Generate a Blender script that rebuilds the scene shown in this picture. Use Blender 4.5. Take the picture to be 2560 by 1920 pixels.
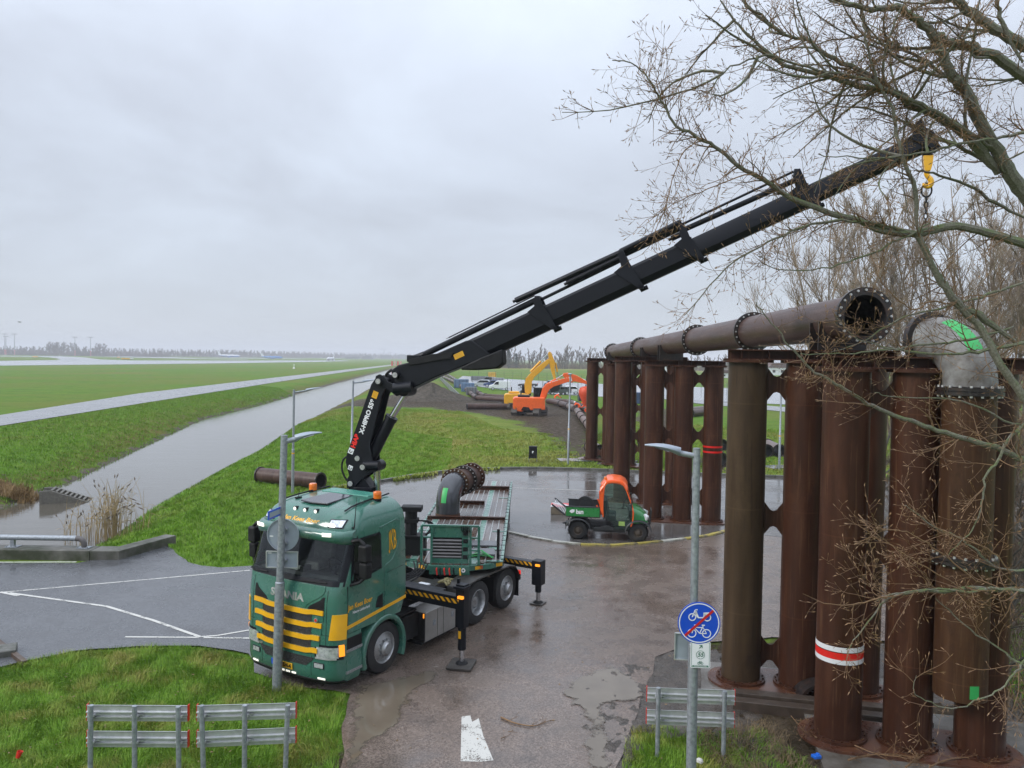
import bpy, math, random
import numpy as np
from mathutils import Vector, Matrix, Quaternion

for _o in list(bpy.data.objects):
    bpy.data.objects.remove(_o, do_unlink=True)
SC = bpy.context.scene
COL = SC.collection
PI = math.pi
rnd = random.Random(7)

# ------------------------------------------------------------------ camera
F_PX, PITCH, ROLL, EYE = 1960.0, 0.0325, 0.0146, 6.23      # focal length in pixels of a 2560 wide frame
_cp, _sp, _cr, _sr = math.cos(PITCH), math.sin(PITCH), math.cos(ROLL), math.sin(ROLL)
_rt, _up, _fw = Vector((1, 0, 0)), Vector((0, _sp, _cp)), Vector((0, _cp, -_sp))
cam_d = bpy.data.cameras.new('camera')
cam = bpy.data.objects.new('camera', cam_d)
COL.objects.link(cam)
R_ = _cr * _rt + _sr * _up
U_ = -_sr * _rt + _cr * _up
cam.matrix_world = Matrix(((R_.x, U_.x, -_fw.x, 0), (R_.y, U_.y, -_fw.y, 0), (R_.z, U_.z, -_fw.z, EYE), (0, 0, 0, 1)))
cam_d.sensor_width = 36.0
cam_d.lens = 36.0 * F_PX / 2560.0
cam_d.clip_start = 0.1
cam_d.clip_end = 9000.0
SC.camera = cam

# ------------------------------------------------------------------ overcast sky
SUN_EL, SUN_AZ = math.radians(33), math.radians(-110)        # sun hidden behind cloud, to the left
world = bpy.data.worlds.new('World')
SC.world = world
world.use_nodes = True
wn, wl = world.node_tree.nodes, world.node_tree.links
wn.clear()
w_out = wn.new('ShaderNodeOutputWorld')
w_bg = wn.new('ShaderNodeBackground')
w_bg.inputs['Strength'].default_value = 0.1
w_sky = wn.new('ShaderNodeTexSky')
w_sky.sky_type = 'NISHITA'
w_sky.sun_disc = False
w_sky.sun_elevation = SUN_EL
w_sky.sun_rotation = SUN_AZ
w_tc = wn.new('ShaderNodeTexCoord')
w_sep = wn.new('ShaderNodeSeparateXYZ')
wl.new(w_tc.outputs['Generated'], w_sep.inputs[0])


def wmath(op, a, b=None, c=None):
    n = wn.new('ShaderNodeMath')
    n.operation = op
    for i, v in enumerate((a, b, c)):
        if v is None:
            continue
        if isinstance(v, (int, float)):
            n.inputs[i].default_value = v
        else:
            wl.new(v, n.inputs[i])
    return n.outputs[0]


w_zc = wmath('MAXIMUM', w_sep.outputs[2], 0.0)
w_den = wmath('ADD', w_zc, 0.22)
w_cmb = wn.new('ShaderNodeCombineXYZ')
wl.new(wmath('DIVIDE', w_sep.outputs[0], w_den), w_cmb.inputs[0])
wl.new(wmath('DIVIDE', w_sep.outputs[1], w_den), w_cmb.inputs[1])
w_n1 = wn.new('ShaderNodeTexNoise')
w_n1.inputs['Scale'].default_value = 0.95
w_n1.inputs['Detail'].default_value = 7.0
w_n1.inputs['Roughness'].default_value = 0.56
w_n1.inputs['Distortion'].default_value = 0.35
wl.new(w_cmb.outputs[0], w_n1.inputs['Vector'])
w_rmp = wn.new('ShaderNodeValToRGB')
w_rmp.color_ramp.elements[0].position = 0.30
w_rmp.color_ramp.elements[0].color = (0.415, 0.445, 0.512, 1)
w_rmp.color_ramp.elements[1].position = 0.72
w_rmp.color_ramp.elements[1].color = (0.625, 0.695, 0.805, 1)
wl.new(w_n1.outputs[0], w_rmp.inputs[0])
# thin even veil of cloud towards the horizon
w_veil = wn.new('ShaderNodeMixRGB')
w_veil.inputs[2].default_value = (0.505, 0.545, 0.60, 1)
wl.new(w_rmp.outputs[0], w_veil.inputs[1])
wl.new(wmath('POWER', wmath('SUBTRACT', 1.0, w_zc), 9.0), w_veil.inputs[0])
# cloud brightens towards the zenith as in a standard overcast sky
w_gain = wmath('MULTIPLY_ADD', wmath('POWER', w_zc, 2.0), 21.0, 8.9)
w_mul = wn.new('ShaderNodeVectorMath')
w_mul.operation = 'SCALE'
wl.new(w_veil.outputs[0], w_mul.inputs[0])
wl.new(w_gain, w_mul.inputs['Scale'])
w_mix = wn.new('ShaderNodeMixRGB')
w_mix.inputs[0].default_value = 0.93
wl.new(w_sky.outputs[0], w_mix.inputs[1])
wl.new(w_mul.outputs[0], w_mix.inputs[2])
wl.new(w_mix.outputs[0], w_bg.inputs['Color'])
wl.new(w_bg.outputs[0], w_out.inputs['Surface'])

sun_d = bpy.data.lights.new('sun', 'SUN')
sun_d.energy = 1.5
sun_d.angle = math.radians(20)
sun_d.color = (1.0, 0.97, 0.93)
sun = bpy.data.objects.new('sun', sun_d)
COL.objects.link(sun)
_sd = Vector((-.80, -.30, .55)).normalized()
sun.rotation_euler = _sd.to_track_quat('Z', 'Y').to_euler()
w_sky.sun_rotation = math.atan2(_sd.x, _sd.y)

SC.view_settings.view_transform = 'Standard'
SC.view_settings.look = 'None'
SC.view_settings.exposure = 0.45
SC.view_settings.gamma = 1.0
SC.render.engine = 'CYCLES'
SC.cycles.use_denoising = True
SC.cycles.max_bounces = 6
SC.cycles.diffuse_bounces = 3
SC.cycles.glossy_bounces = 3
SC.cycles.transmission_bounces = 4
SC.cycles.volume_bounces = 0
SC.cycles.transparent_max_bounces = 8
SC.cycles.caustics_reflective = False
SC.cycles.caustics_refractive = False


# ------------------------------------------------------------------ helpers
def ray(u, v):
    a, b = u - 1280.0, v - 960.0
    a, b = _cr * a + _sr * b, -_sr * a + _cr * b
    return a * _rt - b * _up + F_PX * _fw


def gp(u, v, z=0.0):
    """point of the level z seen at photo pixel u, v"""
    d = ray(u, v)
    t = (z - EYE) / d.z
    return Vector((d.x * t, d.y * t, z))


def ap(u, v, depth):
    """point at a given distance ahead seen at photo pixel u, v"""
    d = ray(u, v)
    t = depth / d.y
    return Vector((d.x * t, depth, EYE + d.z * t))


def ins(poly, x, y):
    r = False
    n = len(poly)
    for i in range(n):
        x0, y0 = poly[i][0], poly[i][1]
        x1, y1 = poly[i - 1][0], poly[i - 1][1]
        if (y0 > y) != (y1 > y) and x < (x1 - x0) * (y - y0) / (y1 - y0) + x0:
            r = not r
    return r


def ins_np(poly, X, Y):
    r = np.zeros(X.shape, bool)
    n = len(poly)
    for i in range(n):
        x0, y0 = poly[i][0], poly[i][1]
        x1, y1 = poly[i - 1][0], poly[i - 1][1]
        if y0 == y1:
            continue
        r ^= ((y0 > Y) != (y1 > Y)) & (X < (x1 - x0) * (Y - y0) / (y1 - y0) + x0)
    return r


def dist_np(poly, X, Y, closed=True):
    d = np.full(X.shape, 1e9)
    n = len(poly)
    for i in range(0 if closed else 1, n):
        ax, ay = poly[i - 1][0], poly[i - 1][1]
        bx, by = poly[i][0], poly[i][1]
        vx, vy = bx - ax, by - ay
        L = vx * vx + vy * vy + 1e-9
        t = np.clip(((X - ax) * vx + (Y - ay) * vy) / L, 0, 1)
        d = np.minimum(d, np.hypot(X - ax - t * vx, Y - ay - t * vy))
    return d


def basis(d):
    d = Vector(d).normalized()
    a = Vector((0, 0, 1)) if abs(d.z) < 0.92 else Vector((1, 0, 0))
    x = a.cross(d).normalized()
    return x, d.cross(x), d


class MB:
    """collects shapes; build() links them as ONE mesh object"""

    def __init__(s):
        s.v, s.f, s.m = [], [], []

    def add(s, vs, fs, mi=0):
        o = len(s.v)
        s.v += [tuple(v) for v in vs]
        for f in fs:
            s.f.append(tuple(i + o for i in f))
            s.m.append(mi)
        return s

    def box(s, c, d, R=None, mi=0):
        c = Vector(c)
        vs = []
        for k in range(8):
            p = Vector(((k & 1) - .5, ((k >> 1) & 1) - .5, ((k >> 2) & 1) - .5))
            p = Vector((p.x * d[0], p.y * d[1], p.z * d[2]))
            vs.append(c + (R @ p if R is not None else p))
        return s.add(vs, [(0, 2, 3, 1), (4, 5, 7, 6), (0, 1, 5, 4), (2, 6, 7, 3), (0, 4, 6, 2), (1, 3, 7, 5)], mi)

    def bar(s, p0, p1, w, h, mi=0, up=None):
        p0, p1 = Vector(p0), Vector(p1)
        d = (p1 - p0)
        L = d.length
        d.normalize()
        up = Vector(up) if up else (Vector((0, 0, 1)) if abs(d.z) < .95 else Vector((1, 0, 0)))
        x = up.cross(d).normalized()
        z = d.cross(x)
        R = Matrix((x, d, z)).transposed()
        return s.box((p0 + p1) / 2, (w, L, h), R, mi)

    def cyl(s, p0, p1, r0, r1=None, n=16, caps=True, mi=0):
        return s.tube([p0, p1], [r0, r0 if r1 is None else r1], n, caps, mi)

    def tube(s, path, rad, n=8, caps=True, mi=0):
        path = [Vector(p) for p in path]
        if not isinstance(rad, (list, tuple)):
            rad = [rad] * len(path)
        vs, fs = [], []
        x = None
        m = len(path)
        for i, p in enumerate(path):
            d = path[min(i + 1, m - 1)] - path[max(i - 1, 0)]
            if d.length < 1e-9:
                d = Vector((0, 0, 1))
            d.normalize()
            if x is None:
                x, y, _ = basis(d)
            else:
                x = (x - d * x.dot(d))
                if x.length < 1e-6:
                    x, y, _ = basis(d)
                x.normalize()
                y = d.cross(x)
            for k in range(n):
                a = 2 * PI * k / n
                vs.append(p + (x * math.cos(a) + y * math.sin(a)) * rad[i])
        for i in range(m - 1):
            for k in range(n):
                a, b = i * n + k, i * n + (k + 1) % n
                fs.append((a, b, b + n, a + n))
        if caps:
            fs.append(tuple(range(n - 1, -1, -1)))
            fs.append(tuple(range((m - 1) * n, m * n)))
        return s.add(vs, fs, mi)

    def lathe(s, o, d, prof, n=24, mi=0, closed=False):
        """profile of (radius, distance along d)"""
        o = Vector(o)
        x, y, d = basis(d)
        vs, fs = [], []
        for r, t in prof:
            for k in range(n):
                a = 2 * PI * k / n
                vs.append(o + d * t + (x * math.cos(a) + y * math.sin(a)) * r)
        m = len(prof)
        for i in range(m if closed else m - 1):
            for k in range(n):
                a, b = i * n + k, i * n + (k + 1) % n
                c, e = ((i + 1) % m) * n + (k + 1) % n, ((i + 1) % m) * n + k
                fs.append((a, b, c, e))
        return s.add(vs, fs, mi)

    def prism(s, poly, a, b, fn, mi=0):
        """2D polygon extruded from a to b; fn(p, q, t) gives the point"""
        n = len(poly)
        vs = [fn(p, q, a) for p, q in poly] + [fn(p, q, b) for p, q in poly]
        fs = [tuple(range(n - 1, -1, -1)), tuple(range(n, 2 * n))]
        for i in range(n):
            j = (i + 1) % n
            fs.append((i, j, j + n, i + n))
        return s.add(vs, fs, mi)

    def grid(s, rows, mi=0):
        m, n = len(rows), len(rows[0])
        vs = [p for r in rows for p in r]
        fs = [(i * n + j, i * n + j + 1, (i + 1) * n + j + 1, (i + 1) * n + j) for i in range(m - 1) for j in range(n - 1)]
        return s.add(vs, fs, mi)

    def mesh(s, name, mats, smooth=True, angle=38):
        me = bpy.data.meshes.new(name)
        me.from_pydata(s.v, [], s.f)
        for m in (mats if isinstance(mats, (list, tuple)) else [mats]):
            me.materials.append(m)
        if any(s.m):
            me.polygons.foreach_set('material_index', s.m)
        me.validate()
        if smooth:
            me.polygons.foreach_set('use_smooth', [True] * len(me.polygons))
            me.set_sharp_from_angle(angle=math.radians(angle))
        me.update()
        return me

    def build(s, name, mats, parent=None, smooth=True, bevel=0.0, angle=38, seg=2):
        o = bpy.data.objects.new(name, s.mesh(name, mats, smooth, angle))
        COL.objects.link(o)
        if parent is not None:
            o.parent = parent
        if bevel:
            b = o.modifiers.new('bevel', 'BEVEL')
            b.width = bevel
            b.segments = seg
            b.limit_method = 'ANGLE'
            b.angle_limit = math.radians(35)
        return o


def np_mesh(name, verts, faces, mat, smooth=False):
    """big meshes from numpy arrays; faces is an (n, k) array"""
    me = bpy.data.meshes.new(name)
    n, k = faces.shape
    me.vertices.add(len(verts))
    me.vertices.foreach_set('co', np.asarray(verts, np.float32).ravel())
    me.loops.add(n * k)
    me.loops.foreach_set('vertex_index', faces.astype(np.int32).ravel())
    me.polygons.add(n)
    me.polygons.foreach_set('loop_start', np.arange(0, n * k, k, dtype=np.int32))
    me.polygons.foreach_set('loop_total', np.full(n, k, np.int32))
    if smooth:
        me.polygons.foreach_set('use_smooth', np.ones(n, bool))
    me.materials.append(mat)
    me.update(calc_edges=True)
    me.validate()
    return me


def link(name, me, parent=None, loc=(0, 0, 0), rz=0.0):
    o = bpy.data.objects.new(name, me)
    COL.objects.link(o)
    o.location = loc
    o.rotation_euler = (0, 0, rz)
    if parent is not None:
        o.parent = parent
    return o


def tag(o, label=None, cat=None, group=None, kind=None):
    for k, v in (('label', label), ('category', cat), ('group', group), ('kind', kind)):
        if v:
            o[k] = v
    return o


def thing(name, label, cat, loc=(0, 0, 0), rz=0.0, group=None):
    o = bpy.data.objects.new(name, None)
    COL.objects.link(o)
    o.empty_display_size = 0.2
    o.location = loc
    o.rotation_euler = (0, 0, rz)
    return tag(o, label, cat, group)


def copy_tree(o, parent=None):
    c = o.copy()
    COL.objects.link(c)
    c.parent = parent
    for ch in list(o.children):
        copy_tree(ch, c)
    return c


def struct(name, o_me, label=None):
    o = link(name, o_me)
    return tag(o, label, None, None, 'structure')


# ------------------------------------------------------------------ procedural materials
class NT:
    def __init__(s, name):
        s.mat = bpy.data.materials.new(name)
        s.mat.use_nodes = True
        s.n, s.l = s.mat.node_tree.nodes, s.mat.node_tree.links
        s.b = s.n['Principled BSDF']
        s.tc = s.n.new('ShaderNodeTexCoord')
        s.geo = s.n.new('ShaderNodeNewGeometry')

    def set(s, k, v):
        if hasattr(v, 'is_output'):
            s.l.new(v, s.b.inputs[k])
        else:
            s.b.inputs[k].default_value = v

    def noise(s, scale, detail=4, rough=.55, vec=None, stretch=None, dist=0.0, col=False):
        n = s.n.new('ShaderNodeTexNoise')
        n.inputs['Scale'].default_value = scale
        n.inputs['Detail'].default_value = detail
        n.inputs['Roughness'].default_value = rough
        n.inputs['Distortion'].default_value = dist
        v = vec if vec is not None else s.tc.outputs['Object']
        if stretch:
            mp = s.n.new('ShaderNodeMapping')
            mp.inputs['Scale'].default_value = stretch
            s.l.new(v, mp.inputs[0])
            v = mp.outputs[0]
        s.l.new(v, n.inputs['Vector'])
        return n.outputs[1 if col else 0]

    def ramp(s, f, stops):
        r = s.n.new('ShaderNodeValToRGB')
        e = r.color_ramp.elements
        while len(e) < len(stops):
            e.new(0.5)
        for i, (p, c) in enumerate(stops):
            e[i].position = p
            e[i].color = (*c, 1) if len(c) == 3 else c
        s.l.new(f, r.inputs[0])
        return r.outputs[0]

    def val(s, f, a, b, c=0.0, d=1.0):
        r = s.n.new('ShaderNodeMapRange')
        for i, x in enumerate((a, b, c, d)):
            r.inputs[i + 1].default_value = x
        s.l.new(f, r.inputs[0])
        return r.outputs[0]

    def mix(s, f, a, b, mode='MIX'):
        m = s.n.new('ShaderNodeMixRGB')
        m.blend_type = mode
        for i, x in enumerate((f, a, b)):
            if hasattr(x, 'is_output'):
                s.l.new(x, m.inputs[i])
            elif i == 0:
                m.inputs[0].default_value = x
            else:
                m.inputs[i].default_value = (*x, 1)
        return m.outputs[0]

    def math(s, op, a, b=0.0):
        n = s.n.new('ShaderNodeMath')
        n.operation = op
        for i, x in enumerate((a, b)):
            if hasattr(x, 'is_output'):
                s.l.new(x, n.inputs[i])
            else:
                n.inputs[i].default_value = x
        return n.outputs[0]

    def bump(s, h, strength=.3, dist=.02, normal=None):
        b = s.n.new('ShaderNodeBump')
        b.inputs['Strength'].default_value = strength
        b.inputs['Distance'].default_value = dist
        s.l.new(h, b.inputs['Height'])
        if normal is not None:
            s.l.new(normal, b.inputs['Normal'])
        s.l.new(b.outputs[0], s.b.inputs['Normal'])
        return b.outputs[0]

    def attr(s, name):
        a = s.n.new('ShaderNodeAttribute')
        a.attribute_name = name
        return a.outputs['Fac']

    def sep(s, i, v=None):
        x = s.n.new('ShaderNodeSeparateXYZ')
        s.l.new(v if v is not None else s.tc.outputs['Object'], x.inputs[0])
        return x.outputs[i]

    def rand(s):
        o = s.n.new('ShaderNodeObjectInfo')
        return o.outputs['Random']


_MC = {}


def pm(name, col, rough=.5, metal=0.0, var=.12, scale=4.0, bump=0.0, bscale=60.0, coat=0.0, spec=.5, emit=0.0, dirt=None, dirt_amt=.5):
    if name in _MC:
        return _MC[name]
    t = NT(name)
    f = t.noise(scale, 5)
    a = tuple(max(0, c * (1 - var)) for c in col)
    b = tuple(min(1, c * (1 + var)) for c in col)
    c = t.ramp(f, [(.3, a), (.7, b)])
    if dirt:
        g = t.noise(scale * .45, 6, .65)
        c = t.mix(t.val(g, .62 - .25 * dirt_amt, .8 - .2 * dirt_amt), c, dirt)
    t.set('Base Color', c)
    t.set('Roughness', t.val(t.noise(scale * 1.7, 4), .3, .7, max(.02, rough * .8), min(1, rough * 1.2)))
    t.set('Metallic', metal)
    t.set('Specular IOR Level', spec)
    if coat:
        t.set('Coat Weight', coat)
        t.set('Coat Roughness', .08)
    if emit:
        t.set('Emission Color', (*col, 1))
        t.set('Emission Strength', emit)
    if bump:
        t.bump(t.noise(bscale, 4), bump, .01)
    _MC[name] = t.mat
    return t.mat


M_BLACK = pm('black_paint', (.005, .006, .010), .42, var=.25, spec=.28)
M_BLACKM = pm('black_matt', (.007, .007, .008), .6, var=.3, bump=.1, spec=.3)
M_RUBBER = pm('tyre_rubber', (.017, .017, .018), .7, var=.3, bump=.2, dirt=(.07, .058, .045), dirt_amt=.25)
M_STEEL = pm('galvanised_steel', (.30, .325, .35), .5, .55, var=.28, scale=18, bump=.05)
M_ALU = pm('bare_aluminium', (.55, .56, .57), .42, .6, var=.12, scale=9)
M_CHROME = pm('chrome_rod', (.6, .61, .63), .15, 1.0, var=.05)
M_GLASS = pm('dark_glass', (.006, .009, .009), .05, var=.5, scale=1.5, spec=.28)
M_WHITE = pm('white_paint', (.72, .73, .74), .4, var=.06, coat=.3)
M_YELLOW = pm('yellow_paint', (.78, .40, .012), .35, var=.06, coat=.4)
M_ORANGE = pm('orange_paint', (.80, .105, .008), .35, var=.08, coat=.4)
M_GREENP = pm('green_truck_paint', (.038, .140, .102), .28, var=.10, scale=2, coat=.7, dirt=(.060, .115, .085), dirt_amt=.35)
M_RED = pm('red_paint', (.55, .02, .015), .4, var=.08)
M_LED = pm('white_led', (1.0, .95, .85), .4, var=.0, emit=.55)
M_AMBER = pm('amber_lamp', (.75, .16, .005), .25, var=.1, coat=.6)
M_AMBLIT = pm('amber_lamp_lit', (1.0, .33, .02), .3, var=.0, emit=.75)
M_LENS = pm('lamp_lens', (.62, .64, .67), .10, .5, var=.4, scale=16, coat=1.0)
M_TAPEG = pm('green_tape', (.03, .36, .085), .5, var=.1)

# ================================================================== GROUND, WATER, ROADS
K = 2560.0 / 2212.0


def gd(x, y, z=0.0):
    return gp(x * K, y * K, z)


def gpl(pts, z=0.0):
    return [tuple(gd(x, y, z)[:2]) for x, y in pts]


WATER_Z = -1.1
near_bank = gpl([(240, 1165), (330, 1100), (400, 1060), (500, 1005), (560, 975), (640, 920), (700, 890), (770, 855), (830, 820), (862, 800)], WATER_Z)
far_bank = gpl([(858, 795), (830, 802), (740, 825), (640, 852), (580, 870), (440, 905), (300, 970), (170, 1035), (105, 1062), (0, 1100)], WATER_Z)
water_poly = [(-15.2, 25.2)] + near_bank + far_bank + [(-70, 37.0), (-70, 25.2)]

asphalt_poly = [(-2.0, 6), (-2.5, 11.7), (-2.75, 13.0), (-2.9, 14.3), (-3.3, 14.4), (-4.0, 14.6), (-5.0, 15.2), (-5.4, 16.2), (-6.6, 16.6), (-7.5, 16.55), (-8.3, 16.4),
                (-9.1, 16.2), (-9.7, 15.6), (-10.3, 14.9), (-14, 12.5), (-40, 9), (-40, 22.6), (-15, 22.9), (-12.8, 23.0), (-12.2, 23.6), (-11.4, 25.4), (-10.7, 24.8),
                (-10.2, 24.0), (-9.6, 23.3), (-9.1, 22.9), (-8.4, 22.7), (-7.5, 23.0), (-7.2, 26), (-7.6, 30), (-8.0, 34), (-8.2, 36.4), (-6.3, 38.7), (30, 38), (30, 16.6), (12, 17.2), (6, 17.6),
                (3.9, 17.1), (3.1, 16.3), (2.6, 14.6), (2.3, 13.7), (1.9, 12.6), (1.7, 11.8), (1.5, 6)]
plaza_back = [(-8.3, 36.5), (-7.4, 37.7), (-6.3, 38.9), (-5.2, 40.6), (-3.9, 42.0), (-2.0, 43.3), (0.2, 44.0), (2.6, 44.1), (5.1, 43.8), (8.6, 43.1), (14.7, 42.2), (34, 39.6)]
plaza_poly = plaza_back + [(34, 24.0), (20, 25.0), (12, 26.2), (8.4, 28.6), (7.0, 27.6), (4.7, 26.4), (2.1, 26.1), (-0.1, 27.6), (-2.6, 28.4), (-6.5, 30.0), (-7.8, 33.5)]
fore_grass = [(-2.0, 8.0), (-2.55, 11.7), (-2.85, 13.0), (-3.0, 14.2), (-3.4, 14.3), (-4.0, 14.5), (-5, 15.05), (-5.5, 16.05), (-6.6, 16.48), (-7.5, 16.45), (-8.3, 16.3), (-9.1, 16.05), (-9.7, 15.5), (-11.5, 13.6), (-12, 8)]
bank_grass = [(-7.6, 23.1), (-7.4, 26), (-7.8, 30), (-8.3, 34), (-8.5, 36.5), (-7.5, 37.9), (-6.4, 39.1), (-5.3, 40.8), (-4.0, 42.2), (-3.6, 46), (-4.5, 60), (-24, 85)] + near_bank[5::-1] + [(-15.6, 29), (-14.8, 27), (-11.6, 25.7), (-10.5, 24.6), (-9.8, 23.5), (-9.1, 23.0), (-8.4, 22.85)]
right_grass = [(1.55, 8), (1.75, 11.8), (1.95, 12.6), (2.25, 13.2), (3.2, 13.0), (4.4, 13.0), (4.7, 11.8), (4.75, 8)]
meadow = [(-3.8, 42.4), (-2.0, 43.6), (0.2, 44.3), (2.6, 44.4), (5.1, 44.1), (8.6, 43.4), (14.7, 42.5), (28, 40.8), (30, 70), (12, 80), (6, 62), (-1, 70), (-6, 92), (-20, 96), (-24, 85), (-4.5, 60), (-3.6, 46)]

mud_polys = [gpl([(690, 872), (760, 864), (850, 858), (1000, 858), (1100, 866), (1280, 878), (1280, 990), (1225, 985), (1200, 950), (1165, 935), (1125, 910), (1040, 894), (930, 880), (700, 875)]),
             gpl([(1500, 985), (1600, 995), (1600, 1018), (1500, 1016)]), gpl([(1380, 880), (1460, 884), (1470, 960), (1390, 955)]),
             [(2.2, 13.2), (2.5, 14.6), (3.1, 16.4), (4.2, 17.3), (8, 18), (12, 17), (12, 8), (4.6, 8), (4.4, 11.6), (3.4, 12.9)],
             gpl([(0, 1010), (70, 1025), (110, 1062), (0, 1075)]), [(-3.1, 14.5), (-2.6, 11.7), (-2.2, 9), (-2.6, 9), (-2.85, 11.7), (-3.3, 14.3)]]
yel_polys = [gpl([(860, 893), (1010, 893), (1100, 935), (1110, 990), (900, 990), (870, 930)]), gpl([(1000, 796), (2212, 815), (2212, 803), (1000, 786)])]
dark_polys = [gpl([(0, 800), (840, 786), (840, 779), (0, 790)])]


def smooth_noise(X, Y, s, seed):
    r = np.random.RandomState(seed)
    o = np.zeros_like(X)
    for k in range(6):
        a, ph = r.rand() * 2 * PI, r.rand() * 2 * PI
        f = (0.6 + r.rand() * 0.9) / s
        o += np.sin((X * math.cos(a) + Y * math.sin(a)) * f * 2 * PI + ph)
    return o / 6


def height(X, Y):
    h = -0.03 - 0.02 * (0.5 + 0.5 * smooth_noise(X, Y, 3.0, 1))
    d = dist_np(water_poly, X, Y)
    inw = ins_np(water_poly, X, Y)
    wob = 1 + 0.22 * smooth_noise(X, Y, 6.0, 5)
    up = np.minimum(h, WATER_Z + 0.02 + d * 0.30 * wob)
    up = np.where(d < 0.4, np.minimum(up, WATER_Z + 0.02 + d * 0.3), up)
    dn = WATER_Z - np.minimum(0.12 + d * 0.5, 0.9)
    h2 = np.where(inw, dn, up)
    flat = (X < -10.9) & (Y < 24.6)
    return np.where(flat, np.minimum(h, -0.03), h2)


def axis(lo, hi, step, far, grow=1.22):
    a = list(np.arange(lo, hi + 1e-6, step))
    s = step
    while a[-1] < far:
        s *= grow
        a.append(a[-1] + s)
    return a


_xp = axis(32, 32, .7, 4500)
_xn = axis(72, 72, .7, 4500)
xs = np.array(sorted([-x for x in _xn[1:]] + list(np.arange(-72, 32.1, .7)) + _xp[1:]))
ys = np.array([-60, -30, -12, -4, 2, 5] + list(np.arange(7, 130, .7)) + [x for x in axis(130, 130, .8, 4600, 1.07)])
GX, GY = np.meshgrid(xs, ys)
GZ = height(GX, GY)
_mud = np.zeros_like(GX)
for p in mud_polys:
    d = dist_np(p, GX, GY)
    i = ins_np(p, GX, GY)
    w = 0.6 + 0.02 * GY
    _mud = np.maximum(_mud, np.clip(0.5 + np.where(i, d, -d) / (2 * w), 0, 1))
GZ = GZ + np.where((_mud > .6) & (GY > 50), .05 * smooth_noise(GX, GY, 2.2, 3), 0)
_yel = np.zeros_like(GX)
for p in yel_polys:
    d = dist_np(p, GX, GY)
    i = ins_np(p, GX, GY)
    w = 1.0 + 0.05 * GY
    _yel = np.maximum(_yel, np.clip(0.5 + np.where(i, d, -d) / (2 * w), 0, 1))
# mud and dead sedge along the water's edge
_wd = dist_np(water_poly, GX, GY)
_wet = np.clip(1.0 - _wd / (.55 + .004 * GY), 0, 1)
_sedge = np.clip(1.0 - np.abs(_wd - 1.3) / 1.4, 0, 1) * (GX < -20)
ny, nx = GX.shape
idx = np.arange(nx * ny).reshape(ny, nx)
gf = np.stack([idx[:-1, :-1], idx[:-1, 1:], idx[1:, 1:], idx[1:, :-1]], -1).reshape(-1, 4)

t = NT('grass_ground')
P = t.geo.outputs['Position']
n1, n2, n3, n4 = t.noise(.035, 4, .5, P), t.noise(.33, 5, .6, P), t.noise(2.6, 5, .65, P), t.noise(17, 4, .6, P)
g = t.ramp(n2, [(.25, (.070, .150, .014)), (.5, (.105, .205, .020)), (.75, (.150, .235, .030))])
g = t.mix(t.val(n1, .42, .66), g, (.165, .178, .036))
g = t.mix(t.math('MULTIPLY', t.val(n3, .5, .78), .55), g, (.040, .080, .014))
ye = t.math('MULTIPLY', t.attr('yel'), t.val(n2, .3, .62))
g = t.mix(ye, g, (.29, .25, .075))
g = t.mix(t.math('MULTIPLY', t.attr('sedge'), t.val(n3, .35, .6)), g, (.13, .078, .03))
mm = t.math('ADD', t.attr('mud'), t.math('MULTIPLY', t.math('SUBTRACT', n2, .5), 1.9))
mm = t.math('ADD', mm, t.math('MULTIPLY', t.math('SUBTRACT', n3, .5), .9))
mm = t.val(mm, .42, .60)
mudc = t.ramp(n3, [(.3, (.034, .023, .015)), (.55, (.068, .048, .033)), (.75, (.115, .085, .062))])
wetm = t.val(t.math('ADD', t.attr('wet'), t.math('MULTIPLY', t.math('SUBTRACT', n2, .5), .5)), .38, .5)
g = t.mix(mm, g, mudc)
g = t.mix(wetm, g, (.135, .115, .088))
t.set('Base Color', t.mix(t.val(n4, .3, .75, 0, .35), g, (.02, .03, .01)))
t.set('Roughness', t.mix(t.math('MULTIPLY', mm, t.val(n3, .35, .6)), (.75, .75, .75), (.45, .45, .45)))
t.set('Specular IOR Level', .04)
t.bump(t.math('ADD', n4, t.math('MULTIPLY', n3, 2.0)), .7, .12)
M_GROUND = t.mat
gm = np_mesh('ground', np.stack([GX, GY, GZ], -1).reshape(-1, 3), gf, M_GROUND, True)
for nm, arr in (('mud', _mud), ('yel', _yel), ('wet', _wet), ('sedge', _sedge)):
    a = gm.attributes.new(nm, 'FLOAT', 'POINT')
    a.data.foreach_set('value', arr.ravel().astype(np.float32))
struct('ground', gm, 'flat wet grassland with mud around the works')

# ---- ditch water
t = NT('ditch_water')
P = t.geo.outputs['Position']
t.set('Base Color', (.085, .075, .058, 1))
t.set('Roughness', .06)
t.set('Specular IOR Level', .55)
w1 = t.noise(2.0, 3, .5, P, (1.0, 2.4, 1))
w2 = t.noise(.35, 3, .5, P, (1.0, 2.0, 1))
t.bump(t.math('ADD', t.math('MULTIPLY', w1, .5), w2), .16, .06)
M_WATER = t.mat
mb = MB()
mb.add([(-110, 20, WATER_Z), (-5, 20, WATER_Z), (-5, 520, WATER_Z), (-110, 520, WATER_Z)], [(0, 1, 2, 3)])
wme = mb.mesh('water', M_WATER, False)
struct('ditch_water', wme, 'grey still water of the drainage ditch')


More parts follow.
